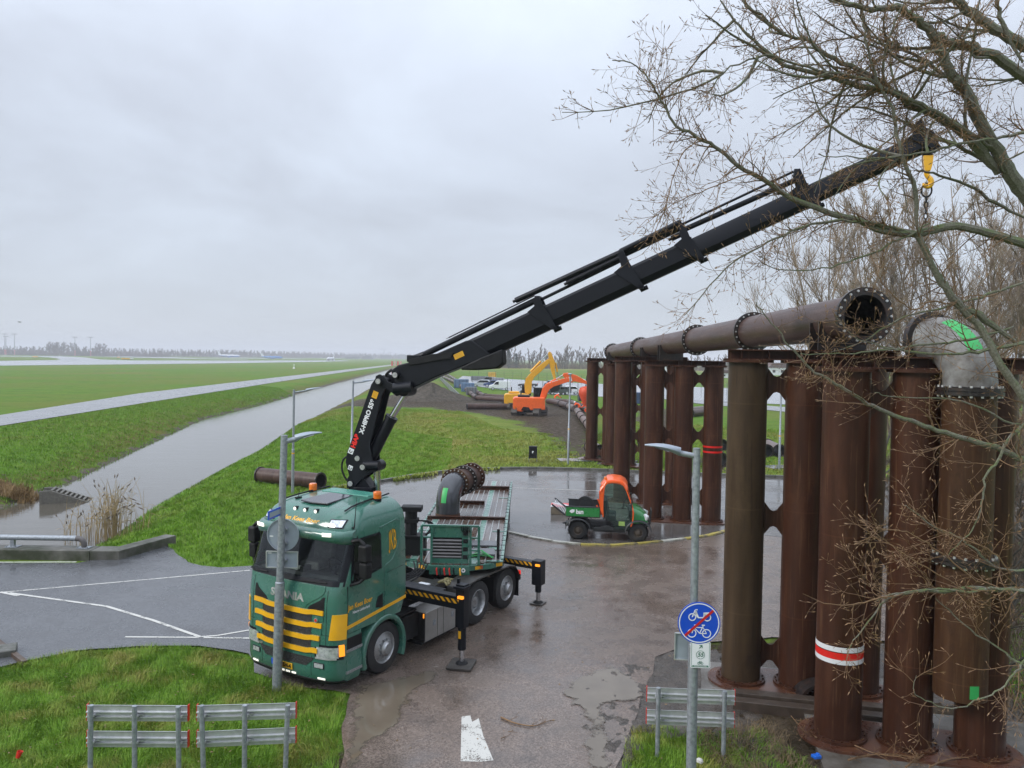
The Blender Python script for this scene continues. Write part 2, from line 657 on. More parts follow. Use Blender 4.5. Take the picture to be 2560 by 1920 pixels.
def sheet(poly, z, name, mat, wob=0.0, step=.5, seed=1):
    r = random.Random(seed)
    pts = []
    n = len(poly)
    for i in range(n):
        a, b = Vector((*poly[i], 0)), Vector((*poly[(i + 1) % n], 0))
        L = (b - a).length
        k = max(1, int(L / step)) if wob and L < 30 else 1
        nn = Vector((-(b - a).y, (b - a).x, 0)).normalized()
        for j in range(k):
            p = a.lerp(b, j / k)
            if wob:
                p = p + nn * r.uniform(-wob, wob)
            pts.append((p.x, p.y, z))
    mb = MB()
    mb.add(pts, [tuple(range(len(pts)))])
    return mb.mesh(name, mat, False)


# ---- asphalt
t = NT('wet_asphalt')
P = t.geo.outputs['Position']
a1, a2, a3 = t.noise(.22, 5, .6, P), t.noise(1.3, 5, .6, P), t.noise(55, 3, .6, P)
vo = t.n.new('ShaderNodeTexVoronoi')
vo.inputs['Scale'].default_value = 42
t.l.new(P, vo.inputs['Vector'])
stone = t.val(vo.outputs['Color'], .25, .95)
warm = t.val(t.sep(0, P), -5.6, -3.2)                      # the lane by the camera has a brown stone, the side road a blue grey one
base = t.mix(warm, (.062, .064, .070), (.105, .078, .063))
base = t.mix(t.math('MULTIPLY', stone, .75), base, t.mix(warm, (.135, .137, .142), (.27, .212, .175)))
base = t.mix(t.val(a2, .45, .75, 0, .55), base, (.035, .032, .031))
soil = t.math('MULTIPLY', t.val(a1, .52, .66), warm)
base = t.mix(t.math('MULTIPLY', soil, .6), base, (.088, .066, .048))
t.set('Base Color', base)
wet = t.val(t.math('ADD', a1, t.math('MULTIPLY', t.math('SUBTRACT', a2, .5), .7)), .42, .62)
t.set('Roughness', t.mix(wet, (.30, .30, .30), (.07, .07, .07)))
t.set('Specular IOR Level', .5)
hh = t.math('ADD', t.math('MULTIPLY', vo.outputs['Distance'], .9), t.math('MULTIPLY', a3, .5))
hb = t.n.new('ShaderNodeBump')
hb.inputs['Distance'].default_value = .006
t.l.new(hh, hb.inputs['Height'])
t.l.new(t.math('SUBTRACT', .62, t.math('MULTIPLY', wet, .45)), hb.inputs['Strength'])
t.l.new(hb.outputs[0], t.b.inputs['Normal'])
M_ASPH = t.mat
struct('road', sheet(asphalt_poly, 0.0, 'road', M_ASPH, .05, .4, 3), 'wet asphalt road and side road')

# ---- brick paving of the turning circle
t = NT('brick_paving')
P = t.geo.outputs['Position']
br = t.n.new('ShaderNodeTexBrick')
br.inputs['Scale'].default_value = 1.0
br.inputs['Brick Width'].default_value = .21
br.inputs['Row Height'].default_value = .105
br.inputs['Mortar Size'].default_value = .008
br.inputs['Color1'].default_value = (.105, .098, .094, 1)
br.inputs['Color2'].default_value = (.155, .142, .132, 1)
br.inputs['Mortar'].default_value = (.05, .05, .045, 1)
t.l.new(P, br.inputs['Vector'])
a1, a2 = t.noise(.3, 5, .6, P), t.noise(1.6, 5, .6, P)
c = t.mix(t.val(a2, .4, .75, 0, .5), br.outputs[0], (.05, .043, .036))
t.set('Base Color', t.mix(t.val(a1, .55, .7, 0, .5), c, (.085, .06, .042)))
wet = t.val(t.math('ADD', a1, t.math('MULTIPLY', t.math('SUBTRACT', a2, .5), .6)), .4, .6)
t.set('Roughness', t.mix(wet, (.28, .28, .28), (.06, .06, .06)))
t.bump(br.outputs['Fac'], -.25, .006)
M_BRICK = t.mat
struct('turning_circle_paving', sheet(plaza_poly, .004, 'paving', M_BRICK), 'wet brick paving of the turning circle')

# ---- kerbs: every stone its own piece
M_KERB = pm('kerb_concrete', (.13, .125, .115), .5, var=.25, scale=6, bump=.3, dirt=(.035, .04, .022), dirt_amt=.7)
M_KERBY = pm('kerb_yellow', (.42, .34, .075), .5, var=.2, scale=8, bump=.2, dirt=(.14, .12, .08), dirt_amt=.7)
M_KERBW = pm('kerb_white', (.5, .49, .43), .5, var=.15, scale=8, bump=.2, dirt=(.2, .18, .13), dirt_amt=.6)


def resample(pts, step):
    pts = [Vector((p[0], p[1], 0)) for p in pts]
    out = [pts[0]]
    acc = 0.0
    for a, b in zip(pts, pts[1:]):
        L = (b - a).length
        pos = step - acc
        while pos <= L:
            out.append(a.lerp(b, pos / L))
            pos += step
        acc = L - (pos - step)
    return out


def smooth_path(pts, n=8):
    P_ = [Vector(p) if len(p) == 3 else Vector((p[0], p[1], 0)) for p in pts]
    out = []
    for i in range(len(P_) - 1):
        p0, p1, p2, p3 = P_[max(i - 1, 0)], P_[i], P_[i + 1], P_[min(i + 2, len(P_) - 1)]
        for k in range(n):
            u = k / n
            out.append(.5 * ((2 * p1) + (p2 - p0) * u + (2 * p0 - 5 * p1 + 4 * p2 - p3) * u * u + (3 * p1 - p0 - 3 * p2 + p3) * u ** 3))
    out.append(P_[-1])
    return out


def kerb(name, pts, z0, z1, w, matf, step=1.0, label=None):
    e = bpy.data.objects.new(name, None)
    COL.objects.link(e)
    tag(e, label, None, None, 'structure')
    rs = resample(smooth_path(pts), step)
    mes = {}
    for i, (a, b) in enumerate(zip(rs, rs[1:])):
        m = matf(i, a)
        if m.name not in mes:
            k = MB()
            k.box((0, 0, (z0 + z1) / 2), (step * .985, w, z1 - z0))
            mes[m.name] = k.mesh('kerb_stone', m, False)
        d = b - a
        o = link('kerb_stone', mes[m.name], e, (*((a + b) / 2)[:2], rnd.uniform(-.004, .004)), math.atan2(d.y, d.x))
    return e


kerb('outer_kerb', plaza_back, -.1, .13, .16, lambda i, a: M_KERB, 1.0, 'dark raised kerb behind the turning circle')
isl = gpl([(1040, 1128), (1085, 1146), (1160, 1164), (1235, 1175), (1320, 1179), (1400, 1173), (1500, 1162), (1560, 1150)]) + [(9.6, 30.8), (10.0, 33.5), (8.4, 36.2)] + gpl([(1300, 1060), (1170, 1057), (1050, 1050)]) + [(-3.0, 36.6), (-3.6, 33), (-2.4, 30)]
isl = isl[:10]
kerb('island_kerb', isl, -.05, .045, .17, lambda i, a: (M_KERBW if (a.x < 2.2 or rnd.random() < .12) else M_KERBY) if a.y < 29.5 else M_KERBW, 1.0, 'painted kerb ring of the turning circle')

# ---- concrete slabs and steel plates
M_CONC = pm('wet_concrete', (.16, .15, .135), .16, var=.25, scale=1.5, bump=.2, dirt=(.06, .048, .035), dirt_amt=.8)
M_RUSTPL = pm('rust_plate', (.075, .03, .018), .3, var=.3, scale=3, bump=.2, dirt=(.12, .05, .02), dirt_amt=.4)
M_WETPL = pm('wet_plate', (.16, .165, .17), .12, var=.2, scale=2)

# ---- runway and taxiways on the far airfield
t = NT('wet_runway')
P = t.geo.outputs['Position']
rn = t.noise(.02, 4, .5, P, (1, .2, 1))
t.set('Base Color', t.ramp(rn, [(.3, (.20, .205, .215)), (.7, (.34, .35, .36))]))
t.set('Roughness', t.val(rn, .3, .7, .12, .3))
M_RUNW = t.mat


def gsrc(pts):
    return [tuple(gp(u, v)[:2]) for u, v in pts]


def far_sheet(name, pts, mat, z, label):
    return struct(name, sheet(pts, z, name, mat), label)


far_sheet('runway', gsrc([(-120, 916), (0, 914), (500, 909), (790, 904.6), (870, 902.6), (870, 901.2), (500, 901.3), (330, 901.2), (250, 898.5), (215, 894), (150, 890.3), (0, 889.6), (-120, 889), (-120, 891.8), (0, 891.2), (90, 891.8), (130, 894), (152, 898), (140, 900.2), (0, 902), (-120, 903)]), M_RUNW, .02, 'pale wet runway of the airfield')
far_sheet('taxiway', gsrc([(160, 888), (300, 893), (500, 897.4), (620, 899), (620, 898), (500, 896), (420, 892.6), (300, 890.6), (200, 886.2), (160, 886)]), M_RUNW, .024, 'wet taxiway beyond the runway')
far_sheet('taxiway', gsrc([(500, 892.5), (620, 896.2), (760, 897.6), (760, 896.6), (620, 894.6), (500, 891.2)]), M_RUNW, .024, 'narrow far taxiway near the aircraft')
M_PATH = pm('pale_path', (.20, .20, .205), .3, var=.18, scale=.4)
far_sheet('perimeter_path', gpl([(-60, 930), (0, 920), (340, 866), (600, 825), (760, 801.5), (850, 789.5), (850, 787.2), (760, 797), (600, 815), (300, 850), (0, 897), (-60, 906)]), M_PATH, .02, 'grey concrete path along the far bank')
far_sheet('car_park', gpl([(985, 822), (1040, 836), (1100, 844), (1200, 852), (1320, 858), (1420, 862), (1700, 874), (1700, 846), (1560, 838), (1260, 828), (1050, 816), (1000, 812)]), M_RUNW, .02, 'wet grey car park')
far_sheet('cycle_path', gpl([(1400, 856), (1500, 871), (1700, 890), (1700, 880), (1500, 864), (1400, 853)]), M_PATH, .024, 'narrow pale path beyond the pillars')

# ---- road markings
t = NT('worn_marking')
P = t.geo.outputs['Position']
wn1 = t.math('ADD', t.math('MULTIPLY', t.noise(34, 4, .7, P), .5), t.math('MULTIPLY', t.noise(3.2, 4, .65, P), .5))
t.set('Base Color', (.52, .51, .47, 1))
t.set('Roughness', .4)
t.set('Alpha', t.val(wn1, .41, .46))
M_MARK = t.mat


def strip(pts, w, z, mb):
    for (ax, ay), (bx, by) in zip(pts, pts[1:]):
        d = Vector((bx - ax, by - ay, 0))
        n = Vector((-d.y, d.x, 0)).normalized() * w / 2
        a, b = Vector((ax, ay, z)), Vector((bx, by, z))
        mb.add([a - n, b - n, b + n, a + n], [(0, 1, 2, 3)])


mb = MB()
strip(gpl([(-200, 1298), (0, 1280), (250, 1258), (540, 1232)]), .07, .004, mb)
strip(gpl([(0, 1279), (40, 1287)]), .10, .005, mb)
strip(gpl([(20, 1281), (230, 1310), (330, 1340), (432, 1376)]), .09, .006, mb)
strip(gpl([(270, 1376), (430, 1377)]), .07, .0045, mb)
strip(gpl([(440, 1377.5), (545, 1379)]), .08, .0065, mb)
strip(gpl([(430, 1376), (470, 1373), (540, 1361)]), .07, .0055, mb)
strip(gpl([(-200, 1215), (0, 1214.5), (165, 1214)]), .09, .004, mb)
mk = link('road_marking', mb.mesh('road_marking', M_MARK, False))
tag(mk, 'thin worn white lane lines across the side road', None, None, 'structure')
mb = MB()
mb.add([Vector((*p, .005)) for p in gpl([(997, 1548), (1016, 1546), (1020, 1560), (1034, 1552), (1044, 1590), (1066, 1643), (1040, 1646), (995, 1645)])], [tuple(range(8))])
mk = link('road_marking', mb.mesh('road_marking', M_MARK, False))
tag(mk, 'broad chipped white dash on the near lane', None, None, 'structure')
mb = MB()
strip(gpl([(1108, 1054), (1300, 1061)]), .08, .009, mb)
mk = link('road_marking', mb.mesh('road_marking', M_MARK, False))
tag(mk, 'thin pale line across the turning circle', None, None, 'structure')

# ---- puddles
t = NT('puddle_water')
P = t.geo.outputs['Position']
t.set('Base Color', t.ramp(t.noise(1.2, 4, .5, P), [(.3, (.115, .092, .068)), (.7, (.165, .135, .10))]))
t.set('Roughness', .05)
t.bump(t.noise(3.5, 2, .5, P), .02, .02)
pe = t.math('ADD', t.attr('edge'), t.math('MULTIPLY', t.math('SUBTRACT', t.noise(2.2, 5, .65, P), .5), .75))
t.set('Alpha', t.val(pe, .02, .10))
M_PUD = t.mat


def puddle(poly, z, label, seed):
    X0, X1 = min(p[0] for p in poly) - .3, max(p[0] for p in poly) + .3
    Y0, Y1 = min(p[1] for p in poly) - .3, max(p[1] for p in poly) + .3
    gx, gy = np.meshgrid(np.arange(X0, X1, .08), np.arange(Y0, Y1, .08))
    e = np.where(ins_np(poly, gx, gy), 1, -1) * dist_np(poly, gx, gy)
    n_y, n_x = gx.shape
    ii = np.arange(n_x * n_y).reshape(n_y, n_x)
    fs = np.stack([ii[:-1, :-1], ii[:-1, 1:], ii[1:, 1:], ii[1:, :-1]], -1).reshape(-1, 4)
    fs = fs[(e.ravel()[fs] > -.3).any(1)]
    me = np_mesh('puddle', np.stack([gx, gy, np.full_like(gx, z)], -1).reshape(-1, 3), fs, M_PUD, True)
    a = me.attributes.new('edge', 'FLOAT', 'POINT')
    if len(a.data) == e.size:
        a.data.foreach_set('value', e.ravel().astype(np.float32))
    return tag(link('puddle', me), label, None, None, 'structure')


def c8(pts):
    return [tuple(gp(860 + x / 2.765, 1500 + y / 2.765)[:2]) for x, y in pts]


pud_l = c8([(60, 640), (110, 590), (330, 545), (520, 500), (690, 478), (700, 500), (570, 580), (450, 700), (380, 850), (250, 940), (130, 1040), (100, 1200), (60, 1500), (-60, 1500), (0, 1161), (25, 1000), (60, 750)])
pud_r = c8([(1560, 560), (1700, 490), (1850, 470), (2000, 520), (2090, 590), (2040, 690), (1900, 720), (1770, 720), (1800, 800), (1830, 900), (1840, 1161), (1830, 1500), (1720, 1500), (1700, 1161), (1660, 1000), (1700, 900), (1640, 760), (1520, 650)])
for nm, pl_, lb, sd, pz in (('puddle', pud_l, 'long brown puddle along the lane edge by the truck', 4, .006), ('puddle', pud_r, 'pale puddle in mud beside the right lane edge', 5, .016)):
    puddle(pl_, pz, lb, sd)
# churned mud beside the right puddle and the lane edge
t = NT('churned_mud')
P = t.geo.outputs['Position']
q1, q2 = t.noise(3, 6, .7, P), t.noise(14, 5, .65, P)
t.set('Base Color', t.ramp(q1, [(.3, (.030, .024, .019)), (.7, (.085, .068, .053))]))
t.set('Roughness', t.val(q2, .35, .65, .16, .55))
t.bump(t.math('ADD', q1, t.math('MULTIPLY', q2, .4)), .9, .05)
M_CMUD = t.mat


def lumpy(poly, name, step, amp, z0, mat, seed, label):
    X0, X1 = min(p[0] for p in poly), max(p[0] for p in poly)
    Y0, Y1 = min(p[1] for p in poly), max(p[1] for p in poly)
    gx, gy = np.meshgrid(np.arange(X0, X1 + step, step), np.arange(Y0, Y1 + step, step))
    i = ins_np(poly, gx, gy)
    d = dist_np(poly, gx, gy)
    e = np.where(i, d, -d) + .30 * smooth_noise(gx, gy, 1.1, seed + 5) + .14 * smooth_noise(gx, gy, .38, seed + 6)
    r = np.random.RandomState(seed)
    z = z0 + amp * (smooth_noise(gx, gy, .5, seed) + .8 * smooth_noise(gx, gy, .21, seed + 1) + .35 * (r.rand(*gx.shape) - .5)) * np.clip(e / .3, 0, 1) - .05 * np.clip(-e / .15, 0, 1)
    z = np.where(e < 0, -0.09, z)
    n_y, n_x = gx.shape
    ii = np.arange(n_x * n_y).reshape(n_y, n_x)
    fs = np.stack([ii[:-1, :-1], ii[:-1, 1:], ii[1:, 1:], ii[1:, :-1]], -1).reshape(-1, 4)
    keep = (e.ravel()[fs] > -step * 1.2).any(1)
    o = link(name, np_mesh(name, np.stack([gx, gy, z], -1).reshape(-1, 3), fs[keep], mat, True))
    return tag(o, label, None, None, 'structure')


lumpy([(1.35, 14.1), (1.15, 14.9), (1.7, 15.6), (2.5, 15.9), (3.2, 16.6), (4.6, 16.9), (4.4, 15.6), (4.2, 14.2), (4.4, 13.3), (3.0, 13.0), (2.2, 12.9), (1.95, 11.8), (1.85, 10), (1.3, 10), (1.2, 12.6)], 'mud', .07, .034, -.006, M_CMUD, 11, 'churned wet mud at the lane edge')
lumpy([(4.9, 16.4), (8.6, 17.6), (16, 17.0), (16, 9.6), (8.6, 9.6), (8.4, 14.2), (4.7, 14.2), (3.4, 13.0), (4.4, 11.0), (4.4, 13.4)], 'mud', .12, .05, .0, M_CMUD, 12, 'dark trampled soil around the near pillars')

# ---- haze over the polder: one closed box of pale air
hz = NT('polder_air')
hz.n.remove(hz.b)
pv = hz.n.new('ShaderNodeVolumePrincipled')
pv.inputs['Color'].default_value = (.93, .95, 1.0, 1)
pv.inputs['Density'].default_value = .00040
hz.l.new(pv.outputs[0], hz.n['Material Output'].inputs['Volume'])
mb = MB()
mb.box((0, 2600, 22.5), (12400, 5700, 53))
hzo = mb.build('haze', hz.mat, None, False)
tag(hzo, 'thin pale haze over the flat land', None, None, 'stuff')

# rusty channel edge and concrete kerb end at the bottom left
ka, kb = gp(-20, 1598), gp(62, 1662)
m = MB()
m.bar((ka.x, ka.y, .03), (kb.x, kb.y, .03), .10, .10)
o = m.build('channel_edge', pm('channel_rust', (.075, .05, .035), .5, var=.3, scale=5), None, False)
tag(o, 'rusty steel channel edge at the bottom left corner', None, None, 'structure')
m = MB()
m.box((gp(-30, 1640).x, gp(-30, 1640).y, .05), (1.0, .5, .16), Matrix.Rotation(.5, 3, 'Z'))
o = m.build('kerb_end', M_KERB, None, False, .02)
tag(o, 'concrete kerb end at the left picture edge', None, None, 'structure')

# ================================================================== PIPE SUPPORTS AND OVERHEAD PIPELINE
def rust_mat(name, c0, c1, c2, streak):
    t = NT(name)
    v = t.tc.outputs['Object']
    ln = t.noise(3.2, 5, .6, v, (1.6, 1.6, .16))
    st = t.noise(9, 4, .6, v, (2.2, 2.2, .09), .4)
    fine = t.noise(40, 4, .6, v, (1, 1, .6))
    rings = t.noise(26, 3, .6, v, (.12, .12, 1.0))
    c = t.ramp(ln, [(.3, c0), (.55, c1), (.8, c2)])
    c = t.mix(t.math('MULTIPLY', t.val(st, .56, .70), .7), c, streak)
    c = t.mix(t.math('MULTIPLY', t.val(rings, .5, .7), .2), c, (.03, .014, .012))
    blot = t.noise(1.1, 6, .7, v, (1.3, 1.3, .55), .6)
    c = t.mix(t.val(blot, .50, .66, 0, .65), c, c2)
    c = t.mix(t.val(t.noise(2.3, 5, .7, v, (1, 1, .4)), .58, .72, 0, .7), c, tuple(x * .45 for x in c0))
    seam = t.math('LESS_THAN', t.math('FRACT', t.math('ADD', t.math('MULTIPLY', t.sep(2), .5), .31)), .012)
    c = t.mix(t.math('MULTIPLY', seam, .22), c, tuple(x * 1.5 for x in c2))
    c = t.mix(t.val(t.rand(), 0, 1, 0, .35), c, t.mix(.5, c1, (.05, .02, .014)))
    t.set('Base Color', c)
    t.set('Roughness', t.val(t.math('ADD', t.math('MULTIPLY', ln, .6), t.math('MULTIPLY', fine, .4)), .35, .7, .30, .56))
    t.set('Specular IOR Level', .22)
    t.bump(t.math('ADD', fine, t.math('MULTIPLY', rings, .6)), .12, .006)
    return t.mat


M_RUST = rust_mat('rust_steel', (.026, .0095, .0052), (.048, .0175, .0090), (.092, .037, .018), (.14, .072, .038))
M_RUST2 = rust_mat('rust_steel_ochre', (.036, .023, .013), (.058, .037, .020), (.082, .054, .029), (.014, .009, .006))
M_RUST3 = rust_mat('rust_steel_orange', (.034, .016, .009), (.058, .027, .013), (.085, .042, .019), (.11, .062, .030))
M_PIPEB = rust_mat('rust_pipe', (.042, .023, .018), (.070, .041, .033), (.10, .065, .053), (.15, .105, .09))
M_BOLT = pm('zinc_bolt', (.55, .55, .54), .3, .6)
M_FLANGE = pm('dark_flange', (.018, .014, .013), .4, var=.4, scale=12, dirt=(.06, .028, .017), dirt_amt=.4)

PR = .365          # pillar radius
_pil = {}


def pillar_mesh(h, mat):
    key = (round(h, 2), mat.name)
    if key not in _pil:
        m = MB()
        m.lathe((0, 0, 0), (0, 0, 1), [(PR, .05), (PR, h)], 40)
        _pil[key] = m.mesh('pillar', mat)
    return _pil[key]


_web = MB()
ap_ = [(-.27, .42), (-.235, .40), (-.055, .165), (0, .145), (.055, .165), (.235, .40), (.27, .42)]
_poly = ap_ + [(x, -z) for x, z in reversed(ap_)]
_web.prism(_poly, -.018, .018, lambda p, q, t_: (p, t_, q))
WEB = _web.mesh('web_plate', M_RUST, False)
_half = MB()
_half.prism(ap_[::-1] + [(-.27, .62), (.27, .62)], -.018, .018, lambda p, q, t_: (p, t_, q))
WEBT = _half.mesh('web_plate', M_RUST, False)


def ring_mesh(name, r0, r1, h, mat, nb=0, rb=0.0, n=40):
    m = MB()
    m.lathe((0, 0, 0), (0, 0, 1), [(r0, 0), (r1, 0), (r1, h), (r0, h)], n, 0, True)
    for k in range(nb):
        a = 2 * PI * (k + .5) / nb
        m.cyl((rb * math.cos(a), rb * math.sin(a), h), (rb * math.cos(a), rb * math.sin(a), h + .025), .02, .02, 6)
    return m.mesh(name, mat)


CAPR = ring_mesh('cap_flange', PR - .01, .47, .05, M_RUST, 18, .42)
BASR = ring_mesh('base_flange', PR - .01, .46, .05, M_RUST, 18, .415)


def support(label, p1, dirv, ztop, mats, levels, beam_ext=(.38, .38), zbase=0.0, plate=True, sp=1.12, n=3):
    d = Vector((dirv[0], dirv[1], 0)).normalized()
    rz = math.atan2(d.y, d.x)
    e = thing('pipe_support', label, 'pipe support', (p1[0], p1[1], zbase), rz, 'steel pillar frames carrying the pipeline')
    h = ztop - zbase
    for i in range(n):
        link('pillar', pillar_mesh(h, mats[i % len(mats)]), e, (i * sp, 0, 0), rnd.uniform(0, 6))
        link('cap_flange', CAPR, e, (i * sp, 0, h), 0)
        link('base_flange', BASR, e, (i * sp, 0, .04), 0)
        if i < n - 1:
            for z in levels:
                link('web_plate', WEB, e, ((i + .5) * sp, 0, z), 0)
            link('web_plate', WEBT, e, ((i + .5) * sp, 0, -.22), 0).rotation_euler = (PI, 0, 0)
    m = MB()
    x0, x1 = -beam_ext[0], (n - 1) * sp + beam_ext[1]
    zc = h + .05
    m.box(((x0 + x1) / 2, 0, zc + .012), (x1 - x0 + .16, .5, .024))
    m.box(((x0 + x1) / 2, 0, zc + .10), (x1 - x0, .05, .15))
    m.box(((x0 + x1) / 2, 0, zc + .187), (x1 - x0, .46, .024))
    for i in range(n * 2):
        m.box((x0 + (x1 - x0) * (i + .5) / (n * 2), 0, zc + .10), (.02, .4, .15))
    m.build('cap_beam', M_RUST, e, False)
    if plate:
        m = MB()
        L, w = (n - 1) * sp, .62
        pts = [(L + w * math.sin(a), -w * math.cos(a)) for a in np.linspace(0, PI, 13)] + [(-w * math.sin(a), w * math.cos(a)) for a in np.linspace(0, PI, 13)]
        m.prism(pts, .0, .045, lambda p, q, t_: (p, q, t_))
        m.build('base_plate', M_RUSTPL, e, False)
    return e


E1 = gp(2092, 1848)
E3 = gp(2437, 1888)
eD = (E3 - E1)
D1 = gp(1851, 1706)
sE = support('reddish pillar frame with white and red band, nearest the tree', E1, eD, 6.10, [M_RUST, M_RUST, M_RUST], (3.15, 5.60), (.38, .5), .05, True, 1.06)
sD = support('mud-streaked ochre pillar frame just behind the banded nearest one', D1, eD, 6.22, [M_RUST2, M_RUST, M_RUST], (.60, 3.19, 5.76), (.38, .5), .05, True, 1.06)
C1, C3 = gp(1630.4, 1298), gp(1768.7, 1305)
sC = support('pillar frame with two red rings standing on the turning circle', C1, C3 - C1, 6.00, [M_RUST], (.95, 3.35, 5.55), (.38, .42), .0)
B1 = gp(1552.5, 1252)
sB = support('pillar frame behind the orange roofed utility vehicle', B1, C3 - C1, 6.15, [M_RUST], (.5, 2.9, 5.3), (.38, .5), .0)
A2, A2b = gp(1528, 1162), gp(1572, 1166)
sA = support('front frame of the farthest pillar pair on the grass', A2, A2b - A2, 5.95, [M_RUST], (1.0, 3.4, 5.5), (.4, .5), .06)
A1 = gp(1478, 1150)
sA1 = support('rearmost leftmost pillar frame on a concrete slab in the grass', A1, A2b - A2, 6.08, [M_RUST], (.45, 3.0, 5.5), (.4, .5), .06)


def band(parent, i, z, h, mat, name, sp=1.12):
    m = MB()
    m.lathe((i * sp, 0, z), (0, 0, 1), [(PR + .002, 0), (PR + .005, 0), (PR + .005, h), (PR + .002, h)], 40, 0, True)
    return m.build(name, mat, parent)


M_TAPER = pm('red_tape', (.62, .015, .012), .35, var=.08)
M_TAPEW = pm('white_tape', (.66, .66, .67), .4, var=.08)
band(sE, 0, 1.33, .075, M_TAPEW, 'white_band')
band(sE, 0, 1.405, .11, M_TAPER, 'red_band')
band(sE, 0, 1.53, .08, M_TAPEW, 'white_band')
band(sC, 2, 2.72, .07, M_TAPER, 'red_band')
band(sC, 2, 2.92, .07, M_TAPER, 'red_band')

# overhead pipeline, one thing; every length of pipe and every flange a part
PN, PF = ap(2162, 790, 14.07), ap(1532, 880, 47.0)
pd = (PN - PF)
pl_len = pd.length
pd.normalize()
pipe = thing('overhead_pipeline', 'long rusty flanged pipe lying across the pillar frames', 'pipeline', PF)
quat = pd.to_track_quat('Z', 'Y')
pipe.rotation_mode = 'QUATERNION'
pipe.rotation_quaternion = quat


def seg_t(y):
    return (PF.y - y) / (PF.y - PN.y) * pl_len


stops = [0.0, seg_t(37.3), seg_t(26.4), seg_t(20.4), pl_len]
for a, b in zip(stops, stops[1:]):
    m = MB()
    m.lathe((0, 0, 0), (0, 0, 1), [(.375, a), (.41, a), (.41, b), (.375, b)], 40, 0, True)
    m.build('pipe_length', M_PIPEB, pipe)
for k, a in enumerate(stops):
    m = MB()
    z0, z1 = max(a - .05, -.02), min(a + .05, pl_len + .02)
    m.lathe((0, 0, 0), (0, 0, 1), [(.375, z0), (.515, z0), (.515, z1), (.375, z1)], 40, 0, True)
    fl = m.build('flange', M_FLANGE, pipe)
    m = MB()
    for q in range(20):
        an = 2 * PI * q / 20
        p = Vector((.465 * math.cos(an), .465 * math.sin(an), z1))
        m.cyl(p - Vector((0, 0, .02)), p + Vector((0, 0, .03)), .022, .022, 6)
    tag(m.build('bolts', M_BOLT, fl), kind='stuff')
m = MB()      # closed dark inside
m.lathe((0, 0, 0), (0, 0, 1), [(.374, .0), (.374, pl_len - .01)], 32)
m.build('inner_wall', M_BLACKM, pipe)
for y_, zb in ((12.2, None), (15.2, 6.43), (30.6, 6.21), (34.6, 6.36), (45.6, 6.22), (48.4, 6.3)):
    if zb is None or y_ > PF.y:
        continue
    c = PF.lerp(PN, seg_t(y_) / pl_len)
    m = MB()
    n_ = 10
    hw = .46
    prof = [(-hw, zb - c.z)] + [(-hw, -.05)] + [(.408 * -math.cos(a), -.408 * math.sin(a)) for a in np.linspace(.14, PI - .14, n_)] + [(hw, -.05), (hw, zb - c.z)]
    for off in (-.22, .22):
        m.prism(prof, off - .012, off + .012, lambda p, q, t_: (p, t_, q))
    m.box((0, 0, zb - c.z + .012), (.9, .5, .024))
    m.box((0, 0, (zb - c.z - .38) / 2), (.04, .44, abs(zb - c.z + .38)))
    o = m.build('pipe_saddle', M_FLANGE, None, False)
    o.location = c
    tag(o, None, None)
    tag(o, {15.2: 'black steel saddle holding the pipe at the near tower', 30.6: 'black saddle on the two-red-ring frame', 34.6: 'black saddle on the frame behind the utility vehicle', 45.6: 'black saddle at the far end of the pipe'}[y_], 'saddle', 'steel saddles under the overhead pipe')


# elbow pipe hanging in front of the nearest frame
def sweep_elbow(R, r, a0, a1, n=18, k=36):
    """bend in local frame: starts at origin going +z, turns to +x"""
    path, dirs = [], []
    for i in range(n + 1):
        a = a0 + (a1 - a0) * i / n
        path.append(Vector((R - R * math.cos(a), 0, R * math.sin(a))))
        dirs.append((Vector((math.sin(a), 0, math.cos(a))), Vector((math.cos(a), 0, -math.sin(a)))))
    rows = []
    for p, (d, nrm) in zip(path, dirs):
        rows.append([p - nrm * r * math.cos(2 * PI * q / k) + Vector((0, 1, 0)) * r * math.sin(2 * PI * q / k) for q in range(k + 1)])
    return rows


M_GREYEL = pm('grey_elbow_paint', (.22, .218, .21), .5, var=.25, scale=4, dirt=(.075, .06, .048), dirt_amt=.8, bump=.15)
VB = ap(2424, 973, 12.02)
vx, vy = VB.x, VB.y
hang = thing('hanging_elbow_pipe', 'grey elbow with green patch on a rusty vertical pipe ending above ground', 'pipe', (vx, vy, 0), math.atan2(.97, -.22))
m = MB()
m.lathe((0, 0, 0), (0, 0, 1), [(.35, 1.12), (.378, 1.12), (.378, 5.83), (.35, 5.83)], 40, 0, True)
m.build('vertical_pipe', M_RUST3, hang)
for z in (3.25, 5.83):
    m = MB()
    m.lathe((0, 0, 0), (0, 0, 1), [(.36, z - .06), (.465, z - .06), (.465, z - .008), (.44, z - .008), (.44, z + .008), (.465, z + .008), (.465, z + .06), (.36, z + .06)], 40, 0, True)
    f = m.build('flange', M_FLANGE, hang)
    m = MB()
    for q in range(18):
        an = 2 * PI * q / 18
        for s_ in (-1, 1):
            m.cyl((.425 * math.cos(an), .425 * math.sin(an), z + s_ * .06), (.425 * math.cos(an), .425 * math.sin(an), z + s_ * .09), .022, .022, 6)
    tag(m.build('bolts', M_BOLT, f), kind='stuff')
m = MB()
rows = [[p + Vector((0, 0, 5.9)) for p in r] for r in sweep_elbow(.72, .378, 0, PI / 2)]
m.grid(rows)
m.tube([(.72, 0, 6.62), (.86, 0, 6.62)], .378, 36, False)
m.build('elbow', M_GREYEL, hang)
m = MB()
m.lathe((.86, 0, 6.62), (1, 0, 0), [(.34, -.05), (.47, -.05), (.47, .05), (.34, .05)], 36, 0, True)
m.build('flange', M_FLANGE, hang)


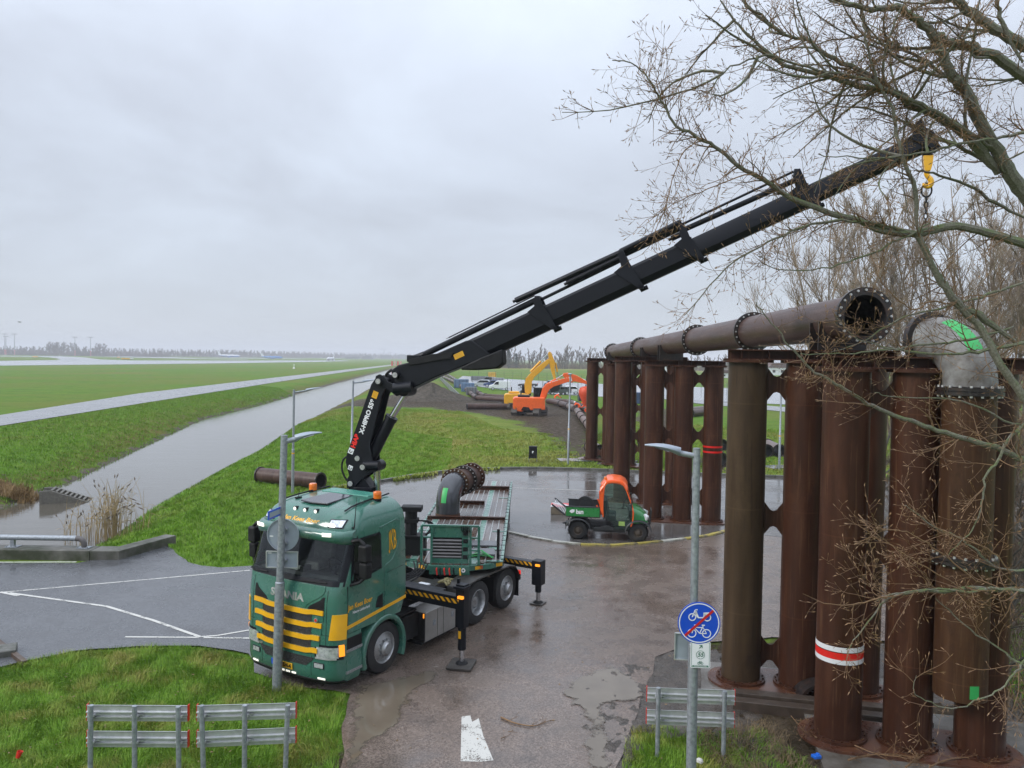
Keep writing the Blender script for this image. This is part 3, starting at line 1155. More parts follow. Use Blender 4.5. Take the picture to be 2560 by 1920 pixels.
def elbow_patch(R, r, a0, a1, q0, q1, zoff, off=.004):
    rows = []
    for i in range(9):
        a = a0 + (a1 - a0) * i / 8
        c = Vector((R - R * math.cos(a), 0, R * math.sin(a) + zoff))
        nrm = Vector((math.cos(a), 0, -math.sin(a)))
        rows.append([c - nrm * (r + off) * math.cos(q0 + (q1 - q0) * j / 6) + Vector((0, 1, 0)) * (r + off) * math.sin(q0 + (q1 - q0) * j / 6) for j in range(7)])
    return rows


m = MB()
m.grid(elbow_patch(.72, .378, .55, 1.25, -.05, .55, 5.9))
m.build('green_patch', M_TAPEG, hang)
m = MB()
m.grid([[Vector((.382 * math.cos(a), .382 * math.sin(a), z)) for a in np.linspace(2.75, 3.12, 5)] for z in (1.2, 1.4)])
m.build('green_tape_tag', M_TAPEG, hang)
m = MB()
m.bar((-.1, -.3, 2.3), (.55, -.75, 2.3), .12, .06)
m.bar((-.1, -.3, 4.6), (.55, -.75, 4.6), .12, .06)
m.build('bracket', M_RUST, hang, False)

# half pipe cradle lying at the foot of the ochre frame
cr_p = gp(2000, 1712)
m = MB()
arc = [(.36 * math.cos(a), .30 * math.sin(a)) for a in np.linspace(0, PI, 16)]
arc2 = [(.30 * math.cos(a), .24 * math.sin(a)) for a in np.linspace(PI, 0, 16)]
m.prism(arc + arc2, -.25, .25, lambda p, q, t_: (p, t_, q))
o = m.build('half_pipe', M_FLANGE)
o.location = (cr_p.x + .05, cr_p.y - .62, .06)
tag(o, 'dark half pipe arch lying at the foot of the ochre frame', 'pipe offcut')

# concrete slabs and beams under the supports
m = MB()
sl = [tuple(gp(2010, 1790)[:2]), tuple(gp(2060, 1930)[:2]), (9.6, 10.0), (9.9, 13.2), (6.4, 13.95)]
m.prism(sl[::-1], -.2, .05, lambda p, q, t_: (p, q, t_))
o = m.build('concrete_slab', M_CONC, None, False)
tag(o, 'wet concrete slab under the banded nearest pillar frame', None, None, 'structure')
m = MB()
q0, q1 = D1 + eD.normalized() * -.75, D1 + eD.normalized() * 3.1
nn = Vector((-eD.y, eD.x, 0)).normalized()
m.prism([(q0 - nn * .72)[:2], (q1 - nn * .72)[:2], (q1 + nn * .8)[:2], (q0 + nn * .8)[:2]], -.2, .05, lambda p, q, t_: (p, q, t_))
o = m.build('concrete_slab', M_CONC, None, False)
tag(o, 'wet concrete slab under the ochre pillar frame', None, None, 'structure')
for k in range(2):
    m = MB()
    off = -.86 - .26 * k
    a, b = q0 + nn * off + eD.normalized() * .55, q1 + nn * off
    m.bar((a.x, a.y, .09 - .05 * k), (b.x, b.y, .09 - .05 * k), .22, .2)
    o = m.build('timber_sleeper', pm('wet_timber', (.055, .04, .03), .4, var=.3, scale=6, bump=.4), None, False, .01)
    tag(o, ('upper' if k == 0 else 'lower') + ' dark wet timber sleeper in front of the ochre frame', 'sleeper', 'timber sleepers')
for (c, w_, l_, rz, lb) in ((A1 + Vector((.9, -.1, 0)), 3.6, 1.5, math.atan2((A2b - A2).y, (A2b - A2).x), 'pale wet slab under the rearmost frame'), (A2 + Vector((1.1, 0, 0)), 3.6, 1.5, math.atan2((A2b - A2).y, (A2b - A2).x), 'wet slab under the front frame of the far pair')):
    m = MB()
    m.box((0, 0, -.02), (w_, l_, .15))
    o = m.build('concrete_slab', M_CONC, None, False)
    o.location, o.rotation_euler = (c.x, c.y, 0), (0, 0, rz)
    tag(o, lb, None, None, 'structure')
for i, (x, y, rz) in enumerate(((A1.x - .95, A1.y - .15, .1), (16.2, 46.6, .3))):
    m = MB()
    m.box((0, 0, .02), (2.2, 1.3, .03))
    o = m.build('steel_plate', M_WETPL, None, False)
    o.location, o.rotation_euler = (x, y, 0), (0, 0, rz)
    tag(o, ('shiny wet steel plate at the foot of the rearmost frame', 'wet steel plate on grass under the far right lamp post')[i], 'steel plate')

# ================================================================== LAMP POSTS, SIGNS, BARRIER BOARDS
M_LAMPG = pm('lamp_grey', (.30, .34, .39), .35, .2, var=.1)


def lamp_post(label, base, top, armdir, arm=.55, head=.72, r=.06, group='street lamp posts', band=True):
    base, top = Vector(base), Vector(top)
    e = thing('street_lamp', label, 'street lamp', base, 0, group)
    T_ = top - base
    m = MB()
    k = .42
    m.tube([(0, 0, -.05), T_ * k, T_ * (k + .004), T_], [r * 1.12, r * 1.12, r * .86, r * .80], 14)
    m.build('pole', M_STEEL, e)
    if band:
        m = MB()
        m.lathe(T_ * .38, (0, 0, 1), [(r * 1.13, 0), (r * 1.16, 0), (r * 1.16, .06), (r * 1.13, .06)], 12, 0, True)
        m.build('number_band', M_YELLOW, e)
    a = Vector(armdir).normalized()
    p0 = T_ - Vector((0, 0, .12))
    p1 = p0 + a * arm
    m = MB()
    m.tube([p0, p1], r * .62, 12)
    m.build('arm', M_STEEL, e)
    side = Vector((0, 0, 1)).cross(a).normalized()
    upv = a.cross(side)
    rows = []
    for i in range(11):
        u = i / 10
        w_ = (.055 + .085 * math.sin(min(1, u * 2.4) * PI / 2)) * (1 - max(0, (u - .55) / .45) ** 1.5 * .88)
        th = .052 * (1 - u) + .012
        c = p1 + a * (u * head - .02) + upv * (.02 + .03 * math.sin(u * PI))
        rows.append([c + side * w_ * math.cos(q) * 1.0 + upv * th * math.sin(q) for q in np.linspace(0, 2 * PI, 17)])
    m = MB()
    m.grid(rows)
    m.add(rows[0][:-1], [tuple(range(16))])
    m.add(rows[-1][:-1], [tuple(range(15, -1, -1))])
    hd = m.build('luminaire', M_LAMPG, e)
    m = MB()
    rows2 = []
    for i in range(3, 8):
        u = i / 10
        w_ = .10 * (1 - max(0, (u - .55) / .45) ** 1.5 * .88)
        c = p1 + a * (u * head - .02) + upv * (.02 + .03 * math.sin(u * PI) - (.052 * (1 - u) + .018))
        rows2.append([c - side * w_, c + side * w_])
    m.grid(rows2)
    m.build('lens', M_LENS, hd)
    return e


def lp(label, base_px, top_px, depth, armdir, **k):
    b = ap(base_px[0] * K, base_px[1] * K, depth)
    b.z = min(b.z, .02)
    t_ = ap(top_px[0] * K, top_px[1] * K, depth)
    return lamp_post(label, b, t_, armdir, **k)


lp('galvanised lamp post on the near bank, left of the rusty pipe end', (632, 1065), (635, 842), 35.3, (1, .25, .16))
lp('lamp post behind the crane mast with its yellow number band', (757, 1045), (763, 822), 38.1, (.8, .6, .1))
P3b = gd(598, 1486)
signp = lp('leaning lamp post with round and oblong sign backs in front of the truck', (598, 1486), (614, 940), P3b.y, (.95, .35, .2), arm=.22, head=.5, r=.078, band=False)
lp('lamp post rising from the meadow between litter bin and rear frame', (1227, 1002), (1232, 806), 46.6, (-.1, -1, .05), arm=.4, head=.7)
lp('lamp post seen through the gap of the ochre frame', (1683, 1014), (1688, 826), 45.5, (-.5, -.6, .05))
lp('far lamp post mostly hidden behind the ochre pillar', (1648, 985), (1650, 905), 56.0, (-1, .1, .22), arm=.7, head=1.3, r=.08)
P7b = Vector((2.72, 11.35, 0))
P7t = ap(1505 * K, 968 * K, 11.35)
lamp_post('right foreground lamp post carrying the blue no cycling sign', P7b, P7t, (-1, .12, .17), arm=.26, head=.52, r=.066, band=False)


def text_mesh(s, size, shear=0.0, bold=0.0, align='CENTER', spacing=1.0):
    c = bpy.data.curves.new('t', 'FONT')
    c.body, c.size, c.shear, c.offset = s, size, shear, bold
    c.align_x, c.align_y = align, 'CENTER'
    c.space_character = spacing
    o = bpy.data.objects.new('t', c)
    COL.objects.link(o)
    bpy.context.view_layer.update()
    me = bpy.data.meshes.new_from_object(o.evaluated_get(bpy.context.evaluated_depsgraph_get()))
    vs = [v.co.copy() for v in me.vertices]
    fs = [tuple(p.vertices) for p in me.polygons]
    bpy.data.objects.remove(o, do_unlink=True)
    bpy.data.curves.remove(c)
    bpy.data.meshes.remove(me)
    return vs, fs


def text(name, s, size, fn, mat, parent, **k):
    """flat lettering laid on a surface through fn(u, v)"""
    vs, fs = text_mesh(s, size, **k)
    m = MB()
    m.add([fn(v.x, v.y) for v in vs], fs)
    return m.build(name, mat, parent, False)


M_BLUE = pm('sign_blue', (.006, .065, .52), .35, var=.05, coat=.3)
M_SIGNW = pm('sign_white', (.74, .75, .76), .4, var=.04)
M_SIGNR = pm('sign_red', (.50, .012, .012), .4, var=.05)
M_SGREEN = pm('sign_green', (.012, .12, .07), .4, var=.05)

# blue sign on the right post; local x to the right, z up, facing -y
sg = thing('no_cycling_sign', 'round blue sign, white moped and bicycle struck through in red', 'sign', (2.76, 11.24, 2.44), -.05)


def disc(r, y0, y1, mat, name, parent, n=48, r_in=0.0, c=(0, 0)):
    m = MB()
    if r_in:
        m.lathe((c[0], y0, c[1]), (0, -1, 0), [(r_in, 0), (r, 0), (r, y0 - y1), (r_in, y0 - y1)], n, 0, True)
    else:
        m.lathe((c[0], y0, c[1]), (0, -1, 0), [(.0001, 0), (r, 0), (r, y0 - y1), (.0001, y0 - y1)], n)
    return m.build(name, mat, parent)


disc(.305, .015, 0, M_BLUE, 'panel', sg)
disc(.290, -.001, -.003, M_SIGNW, 'white_border', sg, r_in=.275)


def rings(m, pts, r, w, n=24):
    for cx, cz in pts:
        m.lathe((cx, -.001, cz), (0, -1, 0), [(r - w, 0), (r, 0), (r, .003), (r - w, .003)], n, 0, True)


def stk(m, a, b, w):
    m.bar((a[0], -.0025, a[1]), (b[0], -.0025, b[1]), .003, w, 0, (0, 1, 0)) if False else m.bar((a[0], -.0025, a[1]), (b[0], -.0025, b[1]), w, .003, 0, (0, -1, 0))


m = MB()
rings(m, [(-.10, .085), (.115, .085)], .056, .014)
for a, b, w in (((-.10, .085), (-.06, .19), .014), ((-.06, .19), (-.025, .195), .014), ((-.055, .17), (-.02, .085), .03), ((-.02, .08), (.06, .08), .016), ((.06, .085), (.115, .085), .016), ((.06, .14), (.14, .145), .03), ((-.06, .14), (-.03, .15), .035), ((.06, .08), (.075, .145), .016)):
    stk(m, a, b, w)
m.build('moped_symbol', M_SIGNW, sg, False)
m = MB()
rings(m, [(-.10, -.15), (.11, -.15)], .065, .013)
for a, b, w in (((-.10, -.15), (-.055, -.03), .012), ((-.07, -.03), (-.03, -.03), .012), ((-.065, -.065), (.06, -.065), .012), ((-.065, -.07), (.01, -.15), .012), ((.01, -.15), (.065, -.03), .012), ((.01, -.15), (.11, -.15), .012), ((.06, -.065), (.11, -.15), .010), ((.04, -.03), (.085, -.03), .016)):
    stk(m, a, b, w)
m.build('bicycle_symbol', M_SIGNW, sg, False)
m = MB()
m.bar((-.20, -.006, -.19), (.20, -.006, .19), .034, .004, 0, (0, -1, 0))
m.build('red_bar', M_SIGNR, sg, False)
m = MB()
m.box((-.02, .05, -.0), (.16, .05, .05))
m.build('clamp', M_STEEL, sg, False)

nd = thing('cycle_route_sign', 'small white route sign with green arrow and number 55', 'sign', (2.79, 11.24, 1.975), -.04)
m = MB()


def rrect(w, h, r, n=5):
    o = []
    for cx, cz, a0 in ((w / 2 - r, h / 2 - r, 0), (-w / 2 + r, h / 2 - r, PI / 2), (-w / 2 + r, -h / 2 + r, PI), (w / 2 - r, -h / 2 + r, 1.5 * PI)):
        o += [(cx + r * math.cos(a0 + k * PI / 2 / n), cz + r * math.sin(a0 + k * PI / 2 / n)) for k in range(n + 1)]
    return o


m.prism(rrect(.285, .385, .02), .012, 0, lambda p, q, t_: (p, t_, q))
m.build('panel', M_SIGNW, nd)
m = MB()
for w_, h_, sgn in ((.262, .362, 1),):
    o_, i_ = rrect(w_, h_, .012), rrect(w_ - .01, h_ - .01, .01)
    n = len(o_)
    m.add([(p, -.0015, q) for p, q in o_] + [(p, -.0015, q) for p, q in i_], [(k, (k + 1) % n, n + (k + 1) % n, n + k) for k in range(n)])
m.box((0, -.0015, -.166), (.225, .001, .022))
m.build('green_border', M_SGREEN, nd, False)
flat = lambda u, v, dx, dz: (u + dx, -.0025, v + dz)
text('number', '55', .085, lambda u, v: flat(u, v, 0, .0), M_SGREEN, nd, shear=.2, bold=.002)
m = MB()
m.lathe((0, -.001, 0.0), (0, -1, 0), [(.057, 0), (.062, 0), (.062, .002), (.057, .002)], 32, 0, True)
m.build('number_ring', M_SGREEN, nd)
m = MB()
for a, b in (((-.02, .095), (.018, .133)), ((-.016, .138), (.022, .138)), ((.022, .138), (.022, .1))):
    m.bar((a[0], -.002, a[1]), (b[0], -.002, b[1]), .009, .002, 0, (0, -1, 0))
m.build('arrow', M_SGREEN, nd, False)
m = MB()
rings(m, [(-.024, -.125), (.024, -.125)], .018, .004, 14)
for a, b in (((-.024, -.125), (-.01, -.09)), ((-.014, -.1), (.016, -.1)), ((-.014, -.1), (.002, -.125)), ((.002, -.125), (.018, -.092)), ((.002, -.125), (.024, -.125))):
    stk(m, a, b, .004)
m.build('bicycle_symbol', M_SGREEN, nd, False)
text('province_name', 'NOORD-HOLLAND', .021, lambda u, v: (u, -.0032, v - .166), M_SIGNW, nd, bold=.0006)
m = MB()
m.box((-.02, .05, .1), (.16, .07, .03))
m.box((-.02, .05, -.1), (.16, .07, .03))
m.build('clamp', M_STEEL, nd, False)
bk = thing('sign_back', 'grey back of a small sign behind the number 55 sign', 'sign', (2.60, 11.44, 2.02), -.15)
m = MB()
m.prism(rrect(.29, .40, .02), 0, .012, lambda p, q, t_: (p, t_, q))
m.build('panel', M_LAMPG, bk)
m = MB()
for a in (-1, 1):
    m.box((a * .138, -.01, 0), (.014, .02, .4))
    m.box((0, -.01, a * .193), (.262, .02, .014))
m.build('rim', M_ALU, bk, False)

# sign backs on the leaning post
Pm = lambda px, py: ap(px * K, py * K, P3b.y - .1)
c = ap(612 * K, 1155 * K, P3b.y + .12)
rs = thing('round_sign_back', 'round grey sign back on the leaning post before the windscreen', 'sign', c, -.06)
disc(.30, .0, -.012, pm('sign_back_grey', (.30, .34, .40), .4, .2, var=.1), 'panel', rs)
disc(.305, .0, -.03, M_LAMPG, 'rim', rs, r_in=.288)
m = MB()
m.box((0, -.05, .12), (.2, .08, .03))
m.box((0, -.05, -.14), (.2, .08, .03))
m.build('clamp', M_STEEL, rs, False)
m = MB()
m.box((-.22, -.0145, -.03), (.07, .002, .022))
m.build('sticker', M_SIGNW, rs, False)
c = ap(610 * K, 1208 * K, P3b.y + .12)
rb = thing('oblong_sign_back', 'oblong grey sign back with pale rim below the round one', 'sign', c, -.03)
m = MB()
m.box((0, 0, 0), (.60, .012, .30))
m.build('panel', pm('sign_back_grey', (.3, .3, .3)), rb, False)
m = MB()
for a in (-1, 1):
    m.box((a * .296, -.015, 0), (.016, .03, .31))
    m.box((0, -.015, a * .15), (.576, .03, .016))
m.build('rim', M_ALU, rb, False)
m = MB()
m.box((0, -.05, 0), (.2, .09, .03))
m.build('clamp', M_STEEL, rb, False)
m = MB()
m.box((-.24, -.0075, .115), (.07, .002, .02))
m.build('sticker', M_SIGNW, rb, False)
c = ap(600 * K, 1106 * K, P3b.y - .15)
st = thing('street_name_plate', 'blue street name plate seen nearly edge-on', 'sign', c, 1.40)
m = MB()
m.box((-.1, 0, 0), (.55, .012, .16))
m.build('panel', M_BLUE, st, False)
m = MB()
m.box((-.1, -.0075, -.0), (.46, .002, .09))
m.build('pale_lettering_field', M_LAMPG, st, False)
m = MB()
m.box((.13, .05, 0), (.05, .1, .03))
m.build('clamp', M_STEEL, st, False)


# barrier boards seen from behind
def barrier(label, p0, p1, tops, h_tilt, npost, board_z, over=.12, lean=0.0):
    p0, p1 = Vector(p0), Vector(p1)
    d = p1 - p0
    L = d.length
    e = thing('barrier_board', label, 'barrier', p0, math.atan2(d.y, d.x), 'aluminium barrier boards seen from behind')
    pr = [(0, 0), (.0, .052), (-.03, .062), (-.03, .075), (0, .082), (0, .125), (-.03, .132), (-.03, .145), (0, .155), (0, .235), (-.014, .24)]
    pr2 = [(y + .012, z) for y, z in reversed(pr)]
    for j, z in enumerate(board_z):
        m = MB()
        m.prism(pr + pr2, -over, L + over, lambda y, zz, x: (x, y - .03, z + zz + h_tilt[j] * x / L))
        b = m.build('board', M_ALU, e, False)
        for x in (-over - .004, L + over + .004):
            m = MB()
            m.box((x, .0, z + .12 + h_tilt[j] * (x > 0)), (.012, .06, .24))
            m.build('red_edge', M_RED, b, False)
    for i in range(npost):
        x = L * i / (npost - 1)
        ln = lean * (i - (npost - 1) / 2)
        m = MB()
        m.tube([(x + ln * .25, -.11, -.1), (x - ln * .05, -.11, board_z[-1] + .27)], .036, 10)
        m.build('post', M_STEEL, e)
        for j, z in enumerate(board_z):
            m = MB()
            m.box((x, -.075, z + .115), (.1, .09, .03))
            m.box((x + .07, -.05, z + .115), (.07, .02, .02))
            m.build('clamp', M_ALU, e, False)
    return e


yL = 11.3
xa = lambda px: ap(px * K, 1600 * K, yL).x
barrier('left one of the two aluminium barrier boards in the foreground grass', (xa(205), yL, 0), (xa(392), yL, 0), None, (.012, .012), 3, (.47, .855), .10, .05)
barrier('tilted aluminium barrier boards next to the lane, left foreground', (xa(442), yL, 0), (xa(622), yL + .05, 0), None, (.05, .03), 3, (.49, .875), .10, -.12)
barrier('aluminium barrier boards behind the blue cycle sign post', (2.40, 12.35, 0), (3.42, 12.25, 0), None, (.02, .02), 2, (.43, .79), .17)

# ================================================================== DITCH EDGE: PARAPET, RAIL, CULVERT, REEDS
M_PARA = pm('mossy_concrete', (.105, .10, .085), .6, var=.3, scale=3, bump=.5, bscale=25, dirt=(.03, .035, .016), dirt_amt=.8)
par = thing('parapet', 'low mossy concrete parapet of the culvert bridge at left', 'parapet')
m = MB()
m.prism([(-40, 23.32), (-12.62, 23.38), (-12.62, 24.0), (-40, 24.0)], -.2, .27, lambda p, q, t_: (p, q, t_))
m.build('straight_block', M_PARA, par, False, .02)
m = MB()
m.prism([(-12.60, 23.36), (-11.75, 23.42), (-10.95, 25.55), (-11.35, 25.7), (-12.05, 24.0), (-12.6, 24.0)], -.2, .27, lambda p, q, t_: (p, q, t_))
m.build('wing_block', M_PARA, par, False, .02)
rl = thing('pipe_railing', 'low galvanised pipe railing bolted on the concrete parapet', 'railing')
yR, zR = 23.72, .56
ex = ap(165 * K, 1160 * K, yR).x
m = MB()
m.tube([(-40, yR, zR), (ex, yR, zR)], .082, 16)
m.build('rail', M_STEEL, rl)
m = MB()
m.tube([(ex, yR, zR), (ex + .12, yR, zR - .015), (ex + .2, yR, zR - .08), (ex + .235, yR, zR - .17), (ex + .24, yR, .28)], .082, 16)
m.build('bend', pm('dark_bend', (.10, .09, .085), .5, .3, var=.3), rl)
for x in [ex + .24, ap(28 * K, 1160 * K, yR).x, ap(28 * K, 1160 * K, yR).x - 2.2]:
    m = MB()
    m.box((x, yR, .282), (.36, .3, .024))
    if x < ex:
        m.box((x, yR, .39), (.11, .11, .2))
    for a in (-.14, .14):
        m.cyl((x + a, yR - .1, .29), (x + a, yR - .1, .33), .02, .02, 6)
    m.build('foot_plate', M_STEEL, rl, False)
cv = ap(146 * K, 1080 * K, 38.4)
cul = thing('culvert_head', 'dark sloping timber culvert head at the ditch corner', 'culvert', (cv.x, cv.y, WATER_Z), .35)
for j, yy in enumerate((-.55, .55)):
    m = MB()
    m.prism([(-1.1, -.3), (.9, -.3), (1.0, 0), (-.6, .62), (-1.1, .62)], yy - .06, yy + .06, lambda p, q, t_: (p, t_, q))
    m.build('wing_wall', pm('culvert_wood', (.13, .12, .10), .6, var=.3, scale=8, bump=.4), cul, False)
for j in range(9):
    u = j / 8
    m = MB()
    m.box((.95 - 1.55 * u, 0, .03 + .6 * u), (.09, 1.0, .035), Matrix.Rotation(.37, 3, 'Y'))
    m.build('slat', pm('culvert_wood', (.06, .055, .045)), cul, False)

M_REED = pm('dry_reed', (.34, .25, .12), .7, var=.3, scale=2)
rr = random.Random(31)
rb0 = gd(222, 1166, WATER_Z)
reed = thing('reed_clump', 'dry tan reeds standing in the ditch by the parapet', 'reeds', rb0)
ms, mp = MB(), MB()
for i in range(150):
    a, q = rr.uniform(0, 6.28), abs(rr.gauss(0, .55))
    bx, by = math.cos(a) * q * 1.5 + rr.choice((-.55, .15, .45)), math.sin(a) * q
    h = rr.uniform(.7, 2.0) * (1.25 if bx > 0 else .9)
    lx, ly = rr.gauss(.06, .16) * h, rr.gauss(0, .12) * h
    br = rr.random() < .25
    pts = [Vector((bx, by, -.3)), Vector((bx + lx * .25, by + ly * .25, h * .5)), Vector((bx + lx * .6, by + ly * .6, h * .8)), Vector((bx + lx * (1.8 if br else 1.1), by + ly, h * (.72 if br else 1)))]
    ms.tube(pts, [.010, .009, .007, .004], 4, False)
    for k in range(rr.randint(0, 3)):
        p = pts[1].lerp(pts[2], rr.random())
        dv = Vector((rr.gauss(0, 1), rr.gauss(0, 1), rr.uniform(-.5, .6))) * .22
        ms.tube([p, p + dv * .6 + Vector((0, 0, .06)), p + dv], [.006, .008, .002], 3, False)
    if rr.random() < .35:
        p = pts[-1]
        dv = (pts[-1] - pts[-2]).normalized() * .22 + Vector((.06, 0, -.05))
        mp.tube([p, p + dv * .5, p + dv], [.008, .028, .004], 5, False)
tag(ms.build('stems', M_REED, reed, False), None, None, None, 'stuff')
tag(mp.build('plumes', pm('reed_plume', (.13, .095, .065), .8, var=.3), reed, False), None, None, None, 'stuff')

# litter bin
bn = gd(1151, 997)
bi = thing('litter_bin', 'black litter bin standing alone on the meadow', 'litter bin', bn, -.05)
m = MB()
m.box((0, 0, .58), (.50, .42, .72))
m.build('body', M_BLACKM, bi, False, .03)
m = MB()
m.box((0, -.215, .86), (.36, .01, .12))
m.build('slot', M_BLACK, bi, False)
m = MB()
m.box((-.02, -.216, .6), (.06, .006, .13))
m.box((.03, -.216, .63), (.04, .006, .05))
m.build('white_symbol', M_SIGNW, bi, False)
m = MB()
for a in (-1, 1):
    m.box((a * .24, 0, .12), (.03, .1, .3))
m.build('legs', M_STEEL, bi, False)

# ================================================================== CRANE TRUCK
TO, TH = Vector((-3.46, 15.86, 0)), .528
TRZ = -(PI / 2 + TH)
truck = thing('crane_truck', 'green and yellow truck with a black loader crane raised behind its cab', 'truck', TO, TRZ)


def interp(x, tab):
    for (x0, y0), (x1, y1) in zip(tab, tab[1:]):
        if x <= x1:
            u = max(0, (x - x0) / (x1 - x0))
            return y0 + (y1 - y0) * u
    return tab[-1][1]


XF = [(.20, 1.41), (.30, 1.46), (.42, 1.475), (.62, 1.465), (1.0, 1.455), (1.7, 1.43), (2.0, 1.38), (2.1, 1.35), (2.84, 1.13), (2.97, 1.16), (3.08, 1.12), (3.20, 1.02), (3.28, .92), (3.33, .78), (3.37, .50), (3.405, .10), (3.42, -.1)]
WF = [(.20, 1.20), (.30, 1.235), (1.0, 1.245), (2.1, 1.235), (2.85, 1.20), (3.0, 1.185), (3.15, 1.14), (3.27, 1.06), (3.34, .96), (3.38, .86), (3.42, .70)]
RF = [(.20, .30), (1.0, .26), (2.0, .24), (2.85, .26), (3.1, .32), (3.42, .35)]
BF = [(.20, .13), (1.0, .10), (2.0, .10), (2.85, .10), (3.1, .14), (3.42, .12)]
CABR = -.62


def cab_x(y, z):
    w, r, b = interp(z, WF), interp(z, RF), interp(z, BF)
    ay = min(abs(y), w)
    x = interp(z, XF) - b * (ay / w) ** 2
    k = ay - (w - r)
    if k > 0:
        x -= r - math.sqrt(max(0, r * r - k * k))
    return x


def FP(y, z, d=0.0):
    """point on the cab front, d metres proud"""
    e = .012
    w = interp(z, WF) - .004
    y = max(-w, min(w, y))
    px = Vector((cab_x(y, z), y, z))
    ya, yb = max(-w, y - e), min(w, y + e)
    ty = Vector((cab_x(yb, z) - cab_x(ya, z), yb - ya, 0))
    tz = Vector((cab_x(y, z + e) - cab_x(y, z - e), 0, 2 * e))
    n = ty.cross(tz).normalized()
    return px + n * d


def SP(x, z, d=0.0, side=1):
    return Vector((x, side * (interp(z, WF) + d), z))


def cab_ring(z, xr, nf=26, ns=6):
    w = interp(z, WF)
    pts = []
    for i in range(nf + 1):
        a = -1 + 2 * i / nf
        y = w * math.sin(a * PI / 2) if abs(a) < 1 else w * a
        pts.append(Vector((cab_x(y, z), y, z)))
    xe = pts[-1].x
    side = [Vector((xe + (xr + .05 - xe) * (i + 1) / ns, w, z)) for i in range(ns)]
    rear = [Vector((xr + .015, w - .015, z)), Vector((xr, w - .05, z)), Vector((xr, 0, z)), Vector((xr, -w + .05, z)), Vector((xr + .015, -w + .015, z))]
    side2 = [Vector((p.x, -w, z)) for p in reversed(side)]
    return pts + side + rear + side2


def loft(zs, xr, cap_top=True, cap_bot=True):
    m = MB()
    rows = [cab_ring(z, xr(z) if callable(xr) else xr) for z in zs]
    for r in rows:
        r.append(r[0])
    m.grid(rows)
    if cap_top:
        m.add(rows[-1][:-1], [tuple(range(len(rows[-1]) - 1))])
    if cap_bot:
        m.add(rows[0][:-1], [tuple(range(len(rows[0]) - 2, -1, -1))])
    return m


zs = [1.12, 1.3, 1.5, 1.7, 1.85, 2.0, 2.1, 2.3, 2.5, 2.7, 2.84, 2.9, 2.97, 3.03, 3.08, 3.14, 3.20, 3.25, 3.29, 3.33, 3.355, 3.38, 3.40, 3.415]
shell = loft(zs, lambda z: CABR + (.16 * max(0, (1.5 - z) / .38) if z < 1.5 else .05 * max(0, (z - 3.1) / .3)))
_keep = []
for _f in shell.f:                                         # opening for the windscreen
    _c = sum((Vector(shell.v[i]) for i in _f), Vector()) / len(_f)
    _keep.append(not (_c.x > .9 and abs(_c.y) < 1.13 and 2.1 < _c.z < 2.83))
shell.f = [f for f, k in zip(shell.f, _keep) if k]
shell.m = [f for f, k in zip(shell.m, _keep) if k]
shell.build('cab', M_GREENP, truck, True, 0, 50)
loft([.22, .30, .36, .42, .55, .70, .85, 1.0, 1.11], .72).build('bumper', M_GREENP, truck, True, 0, 50)


def fpatch(name, y0, y1, z0, z1, d, mat, parent, ny=14, nz=6, zf=None, thick=.02, yl=None):
    """curved panel on the cab front; zf(y) shifts it, yl(z) -> (ymin, ymax) shapes it"""
    m = MB()
    rows, back = [], []
    for j in range(nz + 1):
        z = z0 + (z1 - z0) * j / nz
        a, b = yl(z) if yl else (y0, y1)
        ra, rb = [], []
        for i in range(ny + 1):
            y = a + (b - a) * i / ny
            zz = z + (zf(y) if zf else 0)
            ra.append(FP(y, zz, d))
            rb.append(FP(y, zz, d - thick))
        rows.append(ra)
        back.append(rb)
    m.grid(rows)
    m.grid([rows[0], back[0]])
    m.grid([back[-1], rows[-1]])
    m.grid([[r[0] for r in back], [r[0] for r in rows]])
    m.grid([[r[-1] for r in rows], [r[-1] for r in back]])
    return m.build(name, mat, parent, True, 0, 45)


def spatch(name, poly, d, mat, parent, side=1, thick=.012):
    m = MB()
    n = len(poly)
    pp = poly if side > 0 else poly[::-1]
    m.add([SP(x, z, d, side) for x, z in pp] + [SP(x, z, d - thick, side) for x, z in pp],
          [tuple(range(n))] + [(i, n + i, n + (i + 1) % n, (i + 1) % n) for i in range(n)])
    return m.build(name, mat, parent, False)


sst = lambda a, b, x: (lambda u: u * u * (3 - 2 * u))(min(1, max(0, (x - a) / (b - a))))
# windscreen
fpatch('windscreen_surround', -1.2, 1.2, 2.0, 2.115, .004, M_BLACK, truck, 26, 2)
fpatch('windscreen_surround', -1.2, 1.2, 2.80, 2.87, .004, M_BLACK, truck, 26, 2)
for s_ in (-1, 1):
    fpatch('windscreen_surround', *((1.10, 1.2) if s_ > 0 else (-1.2, -1.10)), 2.08, 2.84, .005, M_BLACK, truck, 6, 6)
wg = NT('windscreen_glass')
tr_ = wg.n.new('ShaderNodeBsdfTransparent')
tr_.inputs[0].default_value = (.74, .82, .80, 1)
gl_ = wg.n.new('ShaderNodeBsdfGlossy')
gl_.inputs['Color'].default_value = (.9, .95, 1, 1)
wg.l.new(wg.val(wg.noise(3, 4), .3, .7, .01, .05), gl_.inputs['Roughness'])
mx_ = wg.n.new('ShaderNodeMixShader')
lw_ = wg.n.new('ShaderNodeFresnel')
lw_.inputs[0].default_value = 1.45
wg.l.new(lw_.outputs[0], mx_.inputs[0])
wg.l.new(tr_.outputs[0], mx_.inputs[1])
wg.l.new(gl_.outputs[0], mx_.inputs[2])
wg.l.new(mx_.outputs[0], wg.n['Material Output'].inputs['Surface'])
fpatch('windscreen', -1.13, 1.13, 2.09, 2.83, .010, wg.mat, truck, 26, 8, None, .0)
